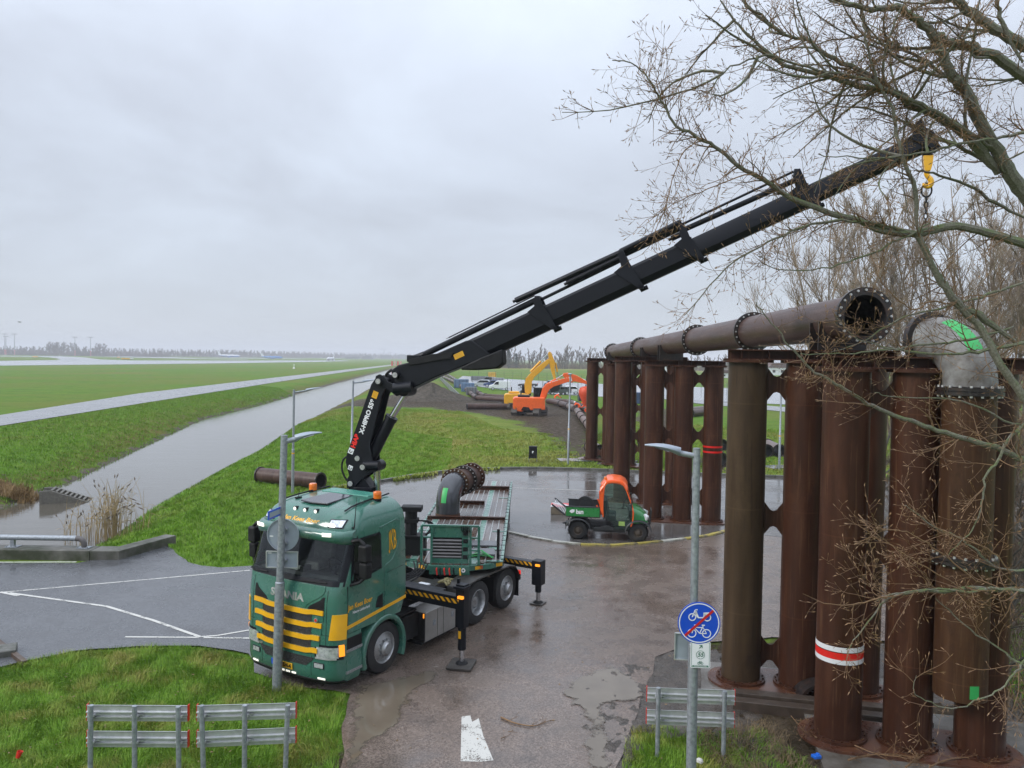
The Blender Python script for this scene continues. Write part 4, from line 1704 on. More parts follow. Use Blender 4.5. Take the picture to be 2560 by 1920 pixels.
# what shows of the cabin inside
M_TRIM = pm('cabin_trim', (.13, .13, .12), .7, var=.25, scale=5)
m = MB()
m.box((-.1, 0, 1.75), (1.0, 2.2, .1))
m.box((-.50, 0, 2.4), (.05, 2.2, 1.3))
m.box((.2, 1.14, 2.4), (1.3, .04, 1.2))
m.box((.2, -1.14, 2.4), (1.3, .04, 1.2))
m.box((.2, 0, 2.98), (1.4, 2.2, .05))
m.build('cabin_lining', M_TRIM, truck, False)
m = MB()
m.prism([(.70, 1.80), (1.22, 1.85), (1.24, 2.02), (1.05, 2.08), (.72, 2.03)], -1.1, 1.1, lambda p, q, t_: (p, t_, q))
m.build('dashboard', pm('dash_grey', (.10, .10, .10), .6, var=.2), truck, False, .03)
for y in (-.55, .55):
    m = MB()
    m.box((.05, y, 1.95), (.52, .52, .16))
    m.box((-.18, y, 2.36), (.16, .50, .75), Matrix.Rotation(-.12, 3, 'Y'))
    m.box((-.22, y, 2.78), (.12, .28, .18))
    m.build('driver_seat', pm('seat_cloth', (.19, .18, .17), .8, var=.2, scale=8), truck, False, .04)
m = MB()
m.tube([Vector((.66 + .09 * math.cos(a), .55 + .22 * math.sin(a), 2.16 + .20 * math.cos(a))) for a in np.linspace(0, 2 * PI, 19)], .018, 7)
m.tube([(.68, .55, 2.16), (.85, .55, 1.95)], .03, 7)
m.build('steering_wheel', M_BLACKM, truck)
for (y, z, w_, h_, c) in ((-.2, 2.12, .30, .02, (.5, .5, .48)), (.05, 2.14, .10, .10, (.02, .02, .02)), (-.75, 2.12, .2, .03, (.35, .33, .25))):
    m = MB()
    m.box((1.0, y, z), (.2, w_, h_))
    m.build('dash_item', pm('dash_item_%d' % int(c[0] * 100), c, .6), truck, False)
m = MB()
m.box((-.44, .25, 2.55), (.02, .7, .5))
m.build('bunk_curtain', pm('curtain_pale', (.42, .42, .38), .8, var=.3, scale=12), truck, False)
for s_ in (-1, 1):
    m = MB()
    pts = [FP(-.75 + .75 * s_ + q * .9, 2.015 + .04 * q, .03) for q in np.linspace(0, 1, 6)]
    m.tube(pts, .012, 6)
    m.build('wiper', M_BLACKM, truck)
# sun visor
m = MB()
rows = []
for j, (z, d) in enumerate(((2.80, .04), (2.78, .10), (2.80, .17), (2.88, .20), (2.96, .17), (3.0, .06), (2.98, 0.0))):
    rows.append([FP(y, 2.9, 0) + Vector((d * (1 - .25 * abs(y / 1.19) ** 4), 0, z - 2.9 + .015 * math.cos(y * 2) - (.05 * abs(y / 1.19) ** 6 if j < 3 else 0))) for y in np.linspace(-1.19, 1.19, 27)])
m.grid(rows)
vis = m.build('sun_visor', M_GREENP, truck, True, 0, 60)
for s_ in (-1, 1):
    fpatch('visor_light', s_ * .83 - .09, s_ * .83 + .09, 2.93, 2.965, .21, M_LED, vis, 4, 1)
# roof fittings
RZ = lambda x, y: next((z for z in np.arange(2.9, 3.43, .005) if cab_x(y, z) < x), 3.418)
for y in (-.27, 0, .27):
    m = MB()
    c = FP(y, 3.24, .02)
    m.tube([c - Vector((.10, 0, -.01)), c], [.03, .05], 10)
    b = m.build('roof_lamp', M_BLACK, truck)
    m = MB()
    m.tube([c, c + Vector((.008, 0, 0))], .036, 10)
    m.build('lens', M_LED, b)
for s_ in (-1, 1):
    h = fpatch('spot_lamp', s_ * .86 - .15, s_ * .86 + .15, 3.02, 3.16, .018, M_BLACK, truck, 6, 3, None, .03)
    fpatch('lens', s_ * .86 - .13, s_ * .86 + .13, 3.035, 3.145, .024, M_LENS, h, 6, 3)
text('company_name', 'Jan Kees Boer', .155, lambda u, v: FP(u * 1.0 + .02, 3.10 + v * .62, .006), M_YELLOW, truck, shear=.15, bold=.004)
m = MB()
hp = [(.72, -.36), (.78, .0), (.72, .36), (-.04, .30), (-.04, -.30)]
m.add([(x, y, 3.372 + .055 * (1 - max(0, x) ** 2) if x < .3 else 3.372 + .02) for x, y in hp], [(0, 1, 2, 3, 4)])
hat = MB()
hat.prism([(.74, -.36), (.80, 0), (.74, .36), (-.05, .30), (-.05, -.30)], 0, .03, lambda p, q, t_: (p, q, 3.395 - .055 * max(0, p) ** 1.3 + t_))
hat.build('roof_hatch', pm('hatch_glass', (.055, .055, .065), .12, var=.2, spec=.7), truck, False, .01)
m = MB()
m.prism([(-.12, -.62), (-.12, .62), (-.52, .62), (-.52, -.62)], 0, .03, lambda p, q, t_: (p, q, 3.40 + t_))
tread = NT('tread_plate_green')
vv = tread.noise(38, 2, .4, None, (1, 2.4, 1))
tread.set('Base Color', (.07, .26, .20, 1))
tread.set('Roughness', .25)
tread.bump(vv, .6, .01)
m.build('roof_step_plate', tread.mat, truck, False, .008)
for s_ in (-1, 1):
    m = MB()
    m.tube([(x, s_ * (.80 + .05 * (x + .6)), RZ(min(x, .95), .8) + .02) for x in np.linspace(.82, -.56, 8)], .016, 6)
    m.build('roof_rail', M_BLACK, truck)
    bz = 3.36
    b = MB()
    b.lathe((-.12, s_ * .87, bz), (0, 0, 1), [(.001, 0), (.085, 0), (.085, .05), (.001, .05)], 20)
    bb = b.build('beacon', M_BLACK, truck)
    b = MB()
    b.lathe((-.12, s_ * .87, bz + .05), (0, 0, 1), [(.082, 0), (.082, .06), (.076, .065), (.082, .07), (.082, .12), (.070, .14), (.001, .142)], 20)
    b.build('dome', M_AMBER, bb)
m = MB()
m.tube([(.55, -.62, 3.36), (.50, -.60, 3.66)], [.006, .003], 5)
m.box((.54, -.62, 3.37), (.14, .06, .03))
m.build('antenna', M_BLACKM, truck)
m = MB()
q = FP(1.13, 3.02, .01)
m.tube([q, q + Vector((-.02, .02, .02)), q + Vector((-.08, .02, .58))], [.035, .012, .003], 6)
m.build('antenna', M_BLACKM, truck)
# bonnet panel and grille
fpatch('bonnet_panel', 0, 0, 1.56, 1.985, .012, M_GREENP, truck, 16, 6, None, .02, lambda z: (-(.47 + .42 * sst(1.56, 1.9, z)), .47 + .42 * sst(1.56, 1.9, z)))
text('maker_name', 'SCANIA', .235, lambda u, v: FP(u * 1.02, 1.725 + v * .8 , .018), pm('letter_silver', (.55, .56, .55), .25, .7), truck, bold=.011)
for s_ in (-1, 1):
    fpatch('upper_intake', 0, 0, 1.55, 1.80, .008, M_BLACKM, truck, 8, 4, None, .02, lambda z, s_=s_: tuple(sorted((s_ * (.52 + .34 * sst(1.55, 1.80, z)), s_ * .90))))
gt = NT('grille_mesh')
gv = gt.n.new('ShaderNodeTexVoronoi')
gv.inputs['Scale'].default_value = 55
gt.l.new(gt.tc.outputs['Object'], gv.inputs['Vector'])
gt.set('Base Color', gt.ramp(gv.outputs['Distance'], [(.2, (.003, .003, .003)), (.6, (.03, .03, .032))]))
gt.set('Roughness', .4)
gt.bump(gv.outputs['Distance'], .8, .01)
bz_ = [(1.49, .89), (1.255, .86), (1.02, .82), (.785, .78)]
for i, (z, w) in enumerate(bz_):
    lift = lambda y: .024 * sst(.5, .66, abs(y))
    fpatch('grille_bar', -w, w, z - .044, z + .042, .032, M_YELLOW, truck, 26, 3, lift, .04)
    if i < 3:
        z2 = bz_[i + 1][0]
        fpatch('grille_mesh', -.63, .63, z2 + .055, z - .055, .012, gt.mat, truck, 18, 3, lift, .02)
        for s_ in (-1, 1):
            fpatch('grille_cheek', s_ * .64 if s_ > 0 else -w, w if s_ > 0 else -.64, z2 + .07, z - .07, .016, M_GREENP, truck, 5, 2, lift, .02)
m = MB()
m.lathe(FP(.74, 1.37, .02), FP(.74, 1.37, 1) - FP(.74, 1.37, 0), [(.001, .012), (.045, .01), (.045, 0)], 20)
em = m.build('round_badge', pm('letter_silver', (.5, .5, .5)), truck)
m = MB()
m.lathe(FP(.74, 1.37, .034), FP(.74, 1.37, 1) - FP(.74, 1.37, 0), [(.001, .003), (.026, .002), (.026, 0)], 16)
m.build('red_shield', M_RED, em)
fpatch('lower_grille', 0, 0, .50, .665, .008, gt.mat, truck, 16, 3, None, .02, lambda z: (-.52 - .18 * sst(.48, .66, z), .52 + .18 * sst(.48, .66, z)))
text('model_mark', 'R 500', .075, lambda u, v: FP(u - .72, .695 + v * .8, .016), pm('letter_silver', (.5, .5, .5)), truck, bold=.004, shear=.2)
# plate
fpatch('number_plate', -.31, .21, .365, .475, .025, pm('plate_yellow', (.75, .42, .02), .4, var=.05), truck, 6, 2, None, .01)
fpatch('country_strip', -.335, -.28, .365, .475, .028, M_BLUE, truck, 2, 2, None, .01)
text('plate_number', 'BSH-4', .10, lambda u, v: FP(u + .055, .42 + v, .032), M_BLACKM, truck, bold=.004)
# headlights, fog lights, corner panels, marker lights
for s_ in (-1, 1):
    lim = lambda a, b: (a, b) if s_ > 0 else (-b, -a)
    h = fpatch('headlight', *lim(.72, 1.215), .635, .905, .008, M_BLACK, truck, 14, 4, lambda y: .03 * abs(y), .02)
    fpatch('lens', *lim(.76, 1.165), .665, .86, .016, M_LENS, h, 12, 3, lambda y: .035 * abs(y), .02)
    fpatch('lower_reflector', *lim(.735, 1.14), .64, .672, .018, M_ALU, h, 12, 1, lambda y: .03 * abs(y), .02)
    fpatch('indicator', *lim(1.17, 1.222), .69, .90, .018, M_AMBLIT, h, 5, 3, lambda y: .035 * abs(y), .02)
    f = fpatch('fog_lamp', *lim(.70, .93), .49, .59, .012, M_BLACK, truck, 6, 2, None, .02)
    fpatch('lens', *lim(.72, .91), .50, .58, .018, M_LENS, f, 6, 2, None, .02)
    fpatch('corner_panel', 0, 0, 1.04, 1.50, .016, M_YELLOW, truck, 9, 6, None, .02, lambda z, s_=s_: (lambda a, b: (a, b) if s_ > 0 else (-b, -a))(1.02 - .05 * (1.5 - z) / .46 + .05, 1.236))
    for y, z, w in ((.86, .30, .16), (.22, .30, .10), (.07, .30, .10)):
        fpatch('marker_light', *lim(y - w / 2, y + w / 2), z - .014, z + .014, .012, M_LED, truck, 4, 1)
fpatch('bumper_lip', -1.19, 1.19, .20, .26, .018, M_BLACKM, truck, 26, 1)
# seams
for z in (.46,):
    for s_ in (-1, 1):
        fpatch('seam', s_ * .64 - .004, s_ * .64 + .004, .27, .70, .002, M_BLACKM, truck, 1, 6)
for s_ in (-1, 1):
    fpatch('seam', s_ * .955 - .005, s_ * .955 + .005, .92, 1.93, .002, M_BLACKM, truck, 1, 10)
# sides
for s_ in (1, -1):
    spatch('side_window', [(1.02, 2.02), (.98, 2.06), (.93, 2.72), (.86, 2.78), (.24, 2.80), (.20, 2.76), (.20, 2.17), (.55, 2.12)], .006, M_GLASS, truck, s_)
    spatch('window_seal', [(1.05, 1.98), (.97, 2.76), (.88, 2.82), (.2, 2.84), (.16, 2.78), (.16, 2.13), (.5, 2.08)], .003, M_BLACK, truck, s_)
    spatch('side_stripe', [(1.16, 1.20), (1.16, 1.265), (-.585, 1.42), (-.585, 1.36)], .004, M_YELLOW, truck, s_)
    spatch('stripe_groove', [(1.16, 1.231), (1.16, 1.235), (-.585, 1.391), (-.585, 1.388)], .006, pm('stripe_shadow', (.45, .22, .01)), truck, s_)
    spatch('door_handle', [(.34, 1.40), (.34, 1.46), (.28, 1.60), (.13, 1.63), (.13, 1.36)], .004, M_BLACKM, truck, s_)
    spatch('door_seam', [(.085, 1.14), (.093, 1.14), (.093, 2.14), (.085, 2.14)], .002, M_BLACKM, truck, s_)
    spatch('door_seam', [(1.12, 1.12), (1.128, 1.12), (1.128, 2.0), (1.12, 2.0)], .002, M_BLACKM, truck, s_)
    spatch('locker_seam', [(.0, 2.0), (.0, 2.008), (-.52, 2.05), (-.52, 2.042)], .002, M_BLACKM, truck, s_)
    m = MB()
    m.tube([SP(x, z, .0, s_) for x, z in ((.2, 2.92), (-.3, 3.0), (-.42, 2.96), (-.40, 2.6), (-.30, 2.4), (-.16, 2.24), (.05, 2.16))], .012, 6)
    m.build('body_crease', M_GREENP, truck)
    # mirrors
    mr = MB()
    mr.box((.92, s_ * 1.46, 2.60), (.18, .20, .32))
    mr.box((.90, s_ * 1.46, 2.28), (.17, .19, .30))
    mi = mr.build('mirror', M_BLACKM, truck, False, .035)
    m = MB()
    m.tube([(.98, s_ * 1.2, 2.80), (.95, s_ * 1.36, 2.84), (.93, s_ * 1.46, 2.76)], .035, 8)
    m.build('mirror_arm', M_BLACKM, mi)
    m = MB()
    m.tube([(1.05, s_ * 1.22, 2.0), (.97, s_ * 1.38, 2.06), (.92, s_ * 1.48, 2.16)], .03, 8)
    m.build('mirror_arm', M_BLACKM, mi)
    # wheel arch
    m = MB()
    an = np.linspace(-.33, PI + .45, 22)
    ro, ri = .70, .595
    rows = []
    for a in an:
        c, s2 = math.cos(a), math.sin(a)
        rows.append([Vector((.03 + r * c * (.98 if c > 0 else .90), s_ * y, .50 + r * s2 * .97)) for r, y in ((ri, 1.0), (ri, 1.245), (ri + .03, 1.262), (ro - .02, 1.262), (ro, 1.24), (ro, 1.0))])
    m.grid(rows if s_ > 0 else [r[::-1] for r in rows])
    m.build('wheel_arch', M_GREENP, truck, True, 0, 50)
    m = MB()
    rows = [[Vector((.03 + .6 * math.cos(a), s_ * .75, .5 + .58 * math.sin(a))), Vector((.03 + .6 * math.cos(a), s_ * 1.22, .5 + .58 * math.sin(a)))] for a in np.linspace(-.1, PI + .1, 14)]
    m.grid(rows)
    m.build('arch_liner', M_BLACKM, truck)
    # steps
    for z in (.40, .80):
        m = MB()
        m.box((.94, s_ * 1.19, z), (.42, .13, .05))
        m.build('step', pm('step_tread', (.30, .31, .32), .4, .5, var=.5, scale=60, bump=.8), truck, False)
        m = MB()
        m.box((.94, s_ * 1.135, z + .13), (.40, .22, .22))
        m.build('step_recess', M_BLACKM if z > .6 else M_GREENP, truck, False)
text('door_name', 'Jan Kees Boer', .142, lambda u, v: SP(.79 - u * .82, 1.60 + v * .95 + .02 * u, .008), M_YELLOW, truck, bold=.003, shear=.1)
text('door_town', 'Nieuw-Lekkerland', .075, lambda u, v: SP(.76 - u * .86, 1.485 + v + .01 * u, .008), M_SIGNW, truck, bold=.001)
for nm, mt, dx, dd in (('logo_shadow', M_BLACKM, -.012, .004), ('logo_letters', M_YELLOW, 0, .008)):
    text(nm, 'JKB', .20, lambda u, v, dx=dx, dd=dd: SP(-.18 + dx - u * .78, 2.60 + v * 2.9 * math.sqrt(max(.2, 1 - (u * .78 / .165) ** 2)) - dx * .6, dd), mt, truck, bold=.002, spacing=1.0)


# wheels
def tyre_rim(parent, x, y_out, side, deep=False, r=.505, w=.31, name='wheel'):
    e = bpy.data.objects.new(name, None)
    COL.objects.link(e)
    e.parent = parent
    e.location = (x, y_out * side, r)
    d = Vector((0, side, 0))
    m = MB()
    m.lathe((0, 0, 0), d, [(.30, -w), (.42, -w), (r - .02, -w + .03), (r, -w + .07), (r, -.07), (r - .02, -.02), (.43, 0), (.30, -.005)], 36)
    m.build('tyre', M_RUBBER, e)
    m = MB()
    if deep:
        m.lathe((0, 0, 0), d, [(.315, -.01), (.295, 0), (.275, -.02), (.262, -.10), (.255, -.16), (.20, -.175), (.12, -.17), (.12, -.10), (.06, -.08), (.001, -.08)], 32)
    else:
        m.lathe((0, 0, 0), d, [(.315, -.01), (.30, 0), (.285, -.015), (.272, -.05), (.235, -.045), (.185, -.01), (.15, .0), (.15, .05), (.115, .07), (.10, .10), (.001, .105)], 32)
    m.build('rim', pm('rim_silver', (.40, .41, .42), .35, .7, var=.15, scale=10, dirt=(.12, .10, .085), dirt_amt=.5), e)
    m = MB()
    for k in range(10):
        a = 2 * PI * k / 10
        c = Vector((.168 * math.cos(a), 0, .168 * math.sin(a)))
        t0 = -.165 if deep else -.01
        m.cyl(c + d * t0, c + d * (t0 + .045), .016, .014, 6)
    tag(m.build('wheel_nuts', pm('rim_silver', (.4, .4, .4)), e), kind='stuff')
    return e


for s_ in (1, -1):
    tyre_rim(truck, 0, 1.19, s_)
    tyre_rim(truck, -3.40, 1.20, s_, True)
    tyre_rim(truck, -4.75, 1.17, s_)
# chassis
m = MB()
for s_ in (-1, 1):
    m.box((-2.3, s_ * .40, .88), (6.6, .09, .27))
m.box((-2.3, 0, .86), (.12, .8, .2))
m.box((-4.0, 0, .86), (.12, .8, .2))
m.box((0, 0, .5), (.12, 1.9, .14))
for x in (-3.4, -4.75):
    m.cyl((x, -1.0, .505), (x, 1.0, .505), .10, .10, 10)
m.box((.3, 0, .7), (2.0, 1.7, .6))
m.build('chassis', M_BLACKM, truck, False)
for s_ in (1, -1):
    m = MB()
    m.box((-1.95, s_ * 1.0, .53), (1.36, .46, .62))
    lk = m.build('side_locker', pm('locker_alu', (.30, .29, .275), .4, .5, var=.12, scale=3), truck, False, .01)
    for x in (-1.60, -2.28):
        m = MB()
        m.box((x, s_ * 1.234, .56), (.10, .006, .12))
        m.build('latch', M_STEEL, lk, False)
    for x in (-1.72, -1.94, -2.4):
        m = MB()
        m.box((x, s_ * 1.2312, .53), (.006, .004, .6))
        m.build('panel_seam', M_BLACKM, lk, False)
    m = MB()
    m.box((-1.24, s_ * 1.10, .55), (.04, .30, .60))
    m.box((-.95, s_ * .85, .62), (.55, .5, .5))
    m.box((-.90, s_ * .9, .93), (.55, .36, .05))
    m.box((-1.95, s_ * 1.0, .20), (1.5, .40, .05))
    m.build('equipment_bay', M_BLACKM, truck, False, .01)
    m = MB()
    m.box((-1.22, s_ * 1.235, .80), (.04, .02, .09))
    m.build('side_marker', M_AMBLIT, truck, False)
    # rear mudguard
    rows = []
    for x, z in ((-2.72, .78), (-2.80, .96), (-2.95, 1.08), (-3.3, 1.115), (-4.2, 1.115), (-4.75, 1.10), (-5.05, 1.02), (-5.22, .85), (-5.27, .62)):
        rows.append([Vector((x, s_ * .72, z)), Vector((x, s_ * 1.21, z)), Vector((x, s_ * 1.245, z - .02)), Vector((x, s_ * 1.25, z - .05))])
    m = MB()
    m.grid(rows if s_ < 0 else [r[::-1] for r in rows])
    tp = NT('chequer_plate')
    cv_ = tp.n.new('ShaderNodeTexVoronoi')
    cv_.inputs['Scale'].default_value = 22
    tp.l.new(tp.tc.outputs['Object'], cv_.inputs['Vector'])
    tp.set('Base Color', (.055, .052, .048, 1))
    tp.set('Roughness', .35)
    tp.set('Metallic', .5)
    tp.bump(cv_.outputs['Distance'], .5, .01)
    m.build('mudguard', tp.mat, truck)
    for bx_ in (((-5.27, s_ * 1.0, .42), (.02, .42, .46)), ((-4.08, s_ * 1.0, .62), (.02, .40, .6))):
        m = MB()
        m.box(*bx_)
        m.build('mud_flap', M_BLACKM, truck, False)
m = MB()
m.lathe((-4.05, 0, 1.17), (0, 0, 1), [(.001, 0), (.45, 0), (.45, .05), (.001, .06)], 24)
m.box((-4.05, 0, 1.12), (.9, .95, .12))
m.build('fifth_wheel', M_BLACKM, truck, False)
m = MB()
m.box((-5.45, 0, .62), (.06, 2.3, .14))
m.build('rear_underrun', M_BLACKM, truck, False)
for s_ in (1, -1):
    m = MB()
    m.box((-5.49, s_ * 1.05, .72), (.03, .18, .12))
    m.build('tail_lamp', pm('tail_red', (.8, .02, .01), .3, var=.0, emit=.6), truck, False)
# hoses and clutter behind the cab
m = MB()
for k in range(5):
    yy = -.35 + .17 * k
    m.tube(smooth_path([(-.75, yy, 1.5), (-1.6, yy + .1, 1.28), (-2.2, yy * .4 + .3, 1.34), (-2.75, yy * .6, 1.42)], 6), .017, 6)
m.build('air_lines', M_BLACKM, truck)
m = MB()
m.box((-2.0, .35, 1.06), (1.5, 1.0, .03))
m.box((-2.3, .75, 1.12), (.5, .3, .12))
m.build('deck_plate', tp.mat, truck, False)
m = MB()
m.box((-1.72, .78, 1.26), (.34, .25, .03))
m.build('white_lid', M_SIGNW, truck, False)
m = MB()
for k in range(9):
    a = rnd.uniform(0, 3)
    c = Vector((-2.35 + rnd.uniform(-.16, .16), .95 + rnd.uniform(-.1, .1), 1.21))
    m.tube([c - Vector((math.cos(a), math.sin(a), 0)) * .14, c + Vector((0, 0, .04)), c + Vector((math.cos(a), math.sin(a), 0)) * .14], .022, 5)
m.build('lashing_straps', pm('strap_olive', (.20, .17, .07), .7, var=.4, scale=15), truck)

# outriggers
ht = NT('hazard_stripes')
hv = ht.math('ADD', ht.math('MULTIPLY', ht.sep(1), 7.2), ht.math('MULTIPLY', ht.sep(2), 7.0))
ht.set('Base Color', ht.mix(ht.math('GREATER_THAN', ht.math('FRACT', hv), .5), (.015, .015, .016), (.75, .36, .01)))
ht.set('Roughness', .4)
for (x, y, ztop, zb, pad, lb) in ((-1.10, 2.28, 1.68, 1.30, (.56, .50, .055), 'front'), (-5.50, 1.66, 1.12, .98, (.34, .34, .03), 'rear')):
    ou = bpy.data.objects.new('outrigger', None)
    COL.objects.link(ou)
    ou.parent = truck
    m = MB()
    hb_ = .26 if lb == 'front' else .18
    m.box((x, y / 2 - .1, zb), (.20, y + .2, hb_))
    if lb == 'front':
        m.box((x - .22, .55, zb - .04), (.22, 2.2, hb_ * 1.1))
    m.build('beam', M_BLACK, ou, False, .01)
    m = MB()
    m.box((x + .102, y * .56, zb + .03), (.004, y * .86, .085))
    m.build('hazard_strip', ht.mat, ou, False)
    m = MB()
    if lb == 'front':
        m.box((x, y, (ztop + .80) / 2), (.20, .20, ztop - .80))
        m.tube([(x, y, .82), (x, y, .34)], .085, 16)
        m.box((x + .02, y, ztop - .06), (.26, .26, .05))
    else:
        m.box((x, y, (ztop + .50) / 2), (.26, .26, ztop - .50))
        m.tube([(x, y, .52), (x, y, .30)], .08, 16)
    m.build('leg', M_BLACK, ou, False, .01)
    m = MB()
    m.tube([(x, y, .36), (x, y, .08)], .052, 16)
    m.build('rod', M_CHROME, ou)
    m = MB()
    m.lathe((x, y, pad[2]), (0, 0, 1), [(.13, 0), (.11, .03), (.06, .05)], 20)
    m.build('foot', M_BLACKM, ou)
    m = MB()
    m.box((x, y, pad[2] / 2 + .003), (pad[0], pad[1], pad[2]), Matrix.Rotation(.35 if lb == 'front' else .1, 3, 'Z'))
    m.build('pad', pm('pad_dark', (.045, .038, .032), .4, var=.35, scale=6, bump=.3), ou, False, .012)
    m = MB()
    m.box((x + .14, y + .05, ztop - .24 if lb == 'front' else ztop - .1), (.06, .12, .05))
    m.build('warning_lamp', M_AMBLIT, ou, False)
    if lb == 'front':
        m = MB()
        m.box((x + .088, y + .0, .66), (.006, .06, .15))
        m.build('warning_label', M_YELLOW, ou, False)
        m = MB()
        m.box((x - .05, y - .13, 1.68), (.05, .05, .14))
        m.build('lock_pin', M_BLACK, ou, False)

# ================================================================== CRANE (part of the truck)
PB = Vector((-3.05, 16.85, 0))
PT = Vector((7.4, 14.2, 0))
caz = math.atan2(PT.y - PB.y, PT.x - PB.x)
crane = bpy.data.objects.new('crane', None)
COL.objects.link(crane)
crane.parent = truck
dW = PB - TO
ct, st_ = math.cos(-TRZ), math.sin(-TRZ)
crane.location = (dW.x * ct - dW.y * st_, dW.x * st_ + dW.y * ct, 0)
crane.rotation_euler = (0, 0, caz - TRZ)
crane['label'] = 'black folding crane with telescopic boom and yellow hook'
pxz = lambda p, q, t_: (p, t_, q)


def cpart(name, mat=M_BLACK, bevel=.008):
    def go(m):
        return m.build(name, mat, crane, True, bevel, 30)
    return go


m = MB()
m.box((-.05, 0, 1.15), (.9, 1.0, .55))
m.box((-.05, 0, 1.75), (.62, .62, .75))
m.box((-.08, 0, 2.75), (.44, .42, 1.35))
m.prism([(-.32, 3.1), (.16, 3.1), (.16, 3.34), (-.05, 3.62), (-.25, 3.62), (-.42, 3.56), (-.42, 3.42)], -.16, .16, pxz)
cpart('column')(m)
m = MB()
m.prism([(-.44, 3.40), (-.26, 3.40), (-.10, 3.62), (-.12, 3.80), (-.30, 3.85), (-.42, 3.6)], -.20, -.165, pxz)
m.prism([(-.44, 3.40), (-.26, 3.40), (-.10, 3.62), (-.12, 3.80), (-.30, 3.85), (-.42, 3.6)], .165, .20, pxz)
cpart('base_link')(m)
# first boom
ib = [(-.36, 3.62), (-.46, 3.95), (-.44, 4.12), (.12, 5.64), (.24, 5.80), (.40, 5.84), (.50, 5.74), (.46, 5.58), (.36, 5.40), (.30, 5.15), (.10, 4.35), (.16, 4.02), (.16, 3.78), (.04, 3.70), (-.12, 3.58), (-.24, 3.42), (-.34, 3.46)]
for k, (y0, y1) in enumerate(((-.21, -.17), (.17, .21))):
    m = MB()
    m.prism(ib, y0, y1, pxz)
    cpart('first_boom_side', M_BLACK, .006)(m)
m = MB()
m.prism([(-.42, 4.0), (.14, 5.62), (.30, 5.55), (.0, 4.5), (-.08, 4.0)], -.17, .17, pxz)
cpart('first_boom_web', M_BLACKM)(m)
# lift cylinder and jib cylinder
m = MB()
m.tube([(.23, -.02, 1.6), (.22, -.02, 2.6)], .13, 18)
m.tube([(.0, -.26, 3.88), (.0, .26, 3.88)], .10, 18)
m.tube([(-.03, -.2, 3.90), (.32, -.2, 3.92)], .10, 16)
m.tube([(.18, -.22, 3.88), (.18, .22, 3.88)], .115, 18)
cpart('lift_cylinder', M_BLACK, 0)(m)
m = MB()
m.tube([(.22, -.02, 2.5), (.18, -.02, 3.85)], .072, 18)
cpart('lift_rod', M_CHROME, 0)(m)
m = MB()
m.tube([(.02, 0, 4.02), (.50, 0, 4.93)], .125, 20)
m.tube([(.47, 0, 4.88), (.51, 0, 4.95)], .14, 20)
cpart('jib_cylinder', M_BLACK, 0)(m)
m = MB()
m.tube([(.50, 0, 4.93), (.86, 0, 5.50)], .068, 18)
cpart('jib_rod', M_CHROME, 0)(m)
m = MB()
m.tube([(.66, -.26, 5.56), (1.06, -.24, 5.60)], .12, 18)
m.tube([(.86, -.24, 5.52), (.86, .24, 5.52)], .12, 18)
cpart('jib_pivot', M_BLACK, 0)(m)
for k, y0 in enumerate((-.255, .215)):
    m = MB()
    lk_ = [(.22, 5.70), (.24, 5.82), (.33, 5.86), (.44, 5.80), (.52, 5.70), (.62, 5.66), (.76, 5.67), (.86, 5.60), (.84, 5.46), (.72, 5.40), (.60, 5.48), (.50, 5.56), (.38, 5.60), (.26, 5.62)]
    m.prism(lk_, y0, y0 + .04, pxz)
    cpart('knuckle_link', M_BLACK, .006)(m)
for (s_, z) in ((-.34, 3.5), (-.18, 4.05), (-.02, 3.88), (.32, 5.71), (.70, 5.85), (.74, 5.55)):
    m = MB()
    m.tube([(s_, -.31 if s_ > .2 or abs(s_ + .02) < .01 else -.225, z), (s_, .25, z)], .075, 20)
    cpart('pin', M_BLACK, 0)(m)
    m = MB()
    yy = -.312 if s_ > .2 or abs(s_ + .02) < .01 else -.227
    m.tube([(s_, yy, z), (s_, yy - .012, z)], .056, 20)
    cpart('pin_cap', pm('pin_cap', (.42, .42, .41), .35, .4, var=.3, scale=30), 0)(m)
# second boom
ob = [(.56, 5.94), (.72, 6.06), (1.05, 6.14), (1.55, 6.30), (2.20, 6.58), (2.32, 6.60), (2.72, 6.32), (2.68, 6.26), (2.25, 6.10), (1.55, 5.82), (1.05, 5.58), (.78, 5.44), (.66, 5.47), (.62, 5.72)]
m = MB()
m.prism(ob, -.20, .20, pxz)
cpart('second_boom', M_BLACK, .02)(m)
m = MB()
m.prism([(.98, 6.06), (1.9, 6.22), (1.95, 6.34), (1.5, 6.30), (.98, 6.18)], -.235, -.20, pxz)
cpart('boom_reinforcement', M_BLACKM, .004)(m)
m = MB()
m.prism([(2.15, 6.05), (2.55, 6.24), (3.0, 6.42), (3.02, 6.12), (2.88, 6.02), (2.45, 5.98), (2.12, 5.98)], -.27, .05, pxz)
cpart('folding_guide', M_BLACKM, .03)(m)
# telescopic sections
sl_ = .4585
ca, sa = 1 / math.sqrt(1 + sl_ ** 2), sl_ / math.sqrt(1 + sl_ ** 2)
TOP = lambda s_: 6.585 + (s_ - 2.22) * sl_


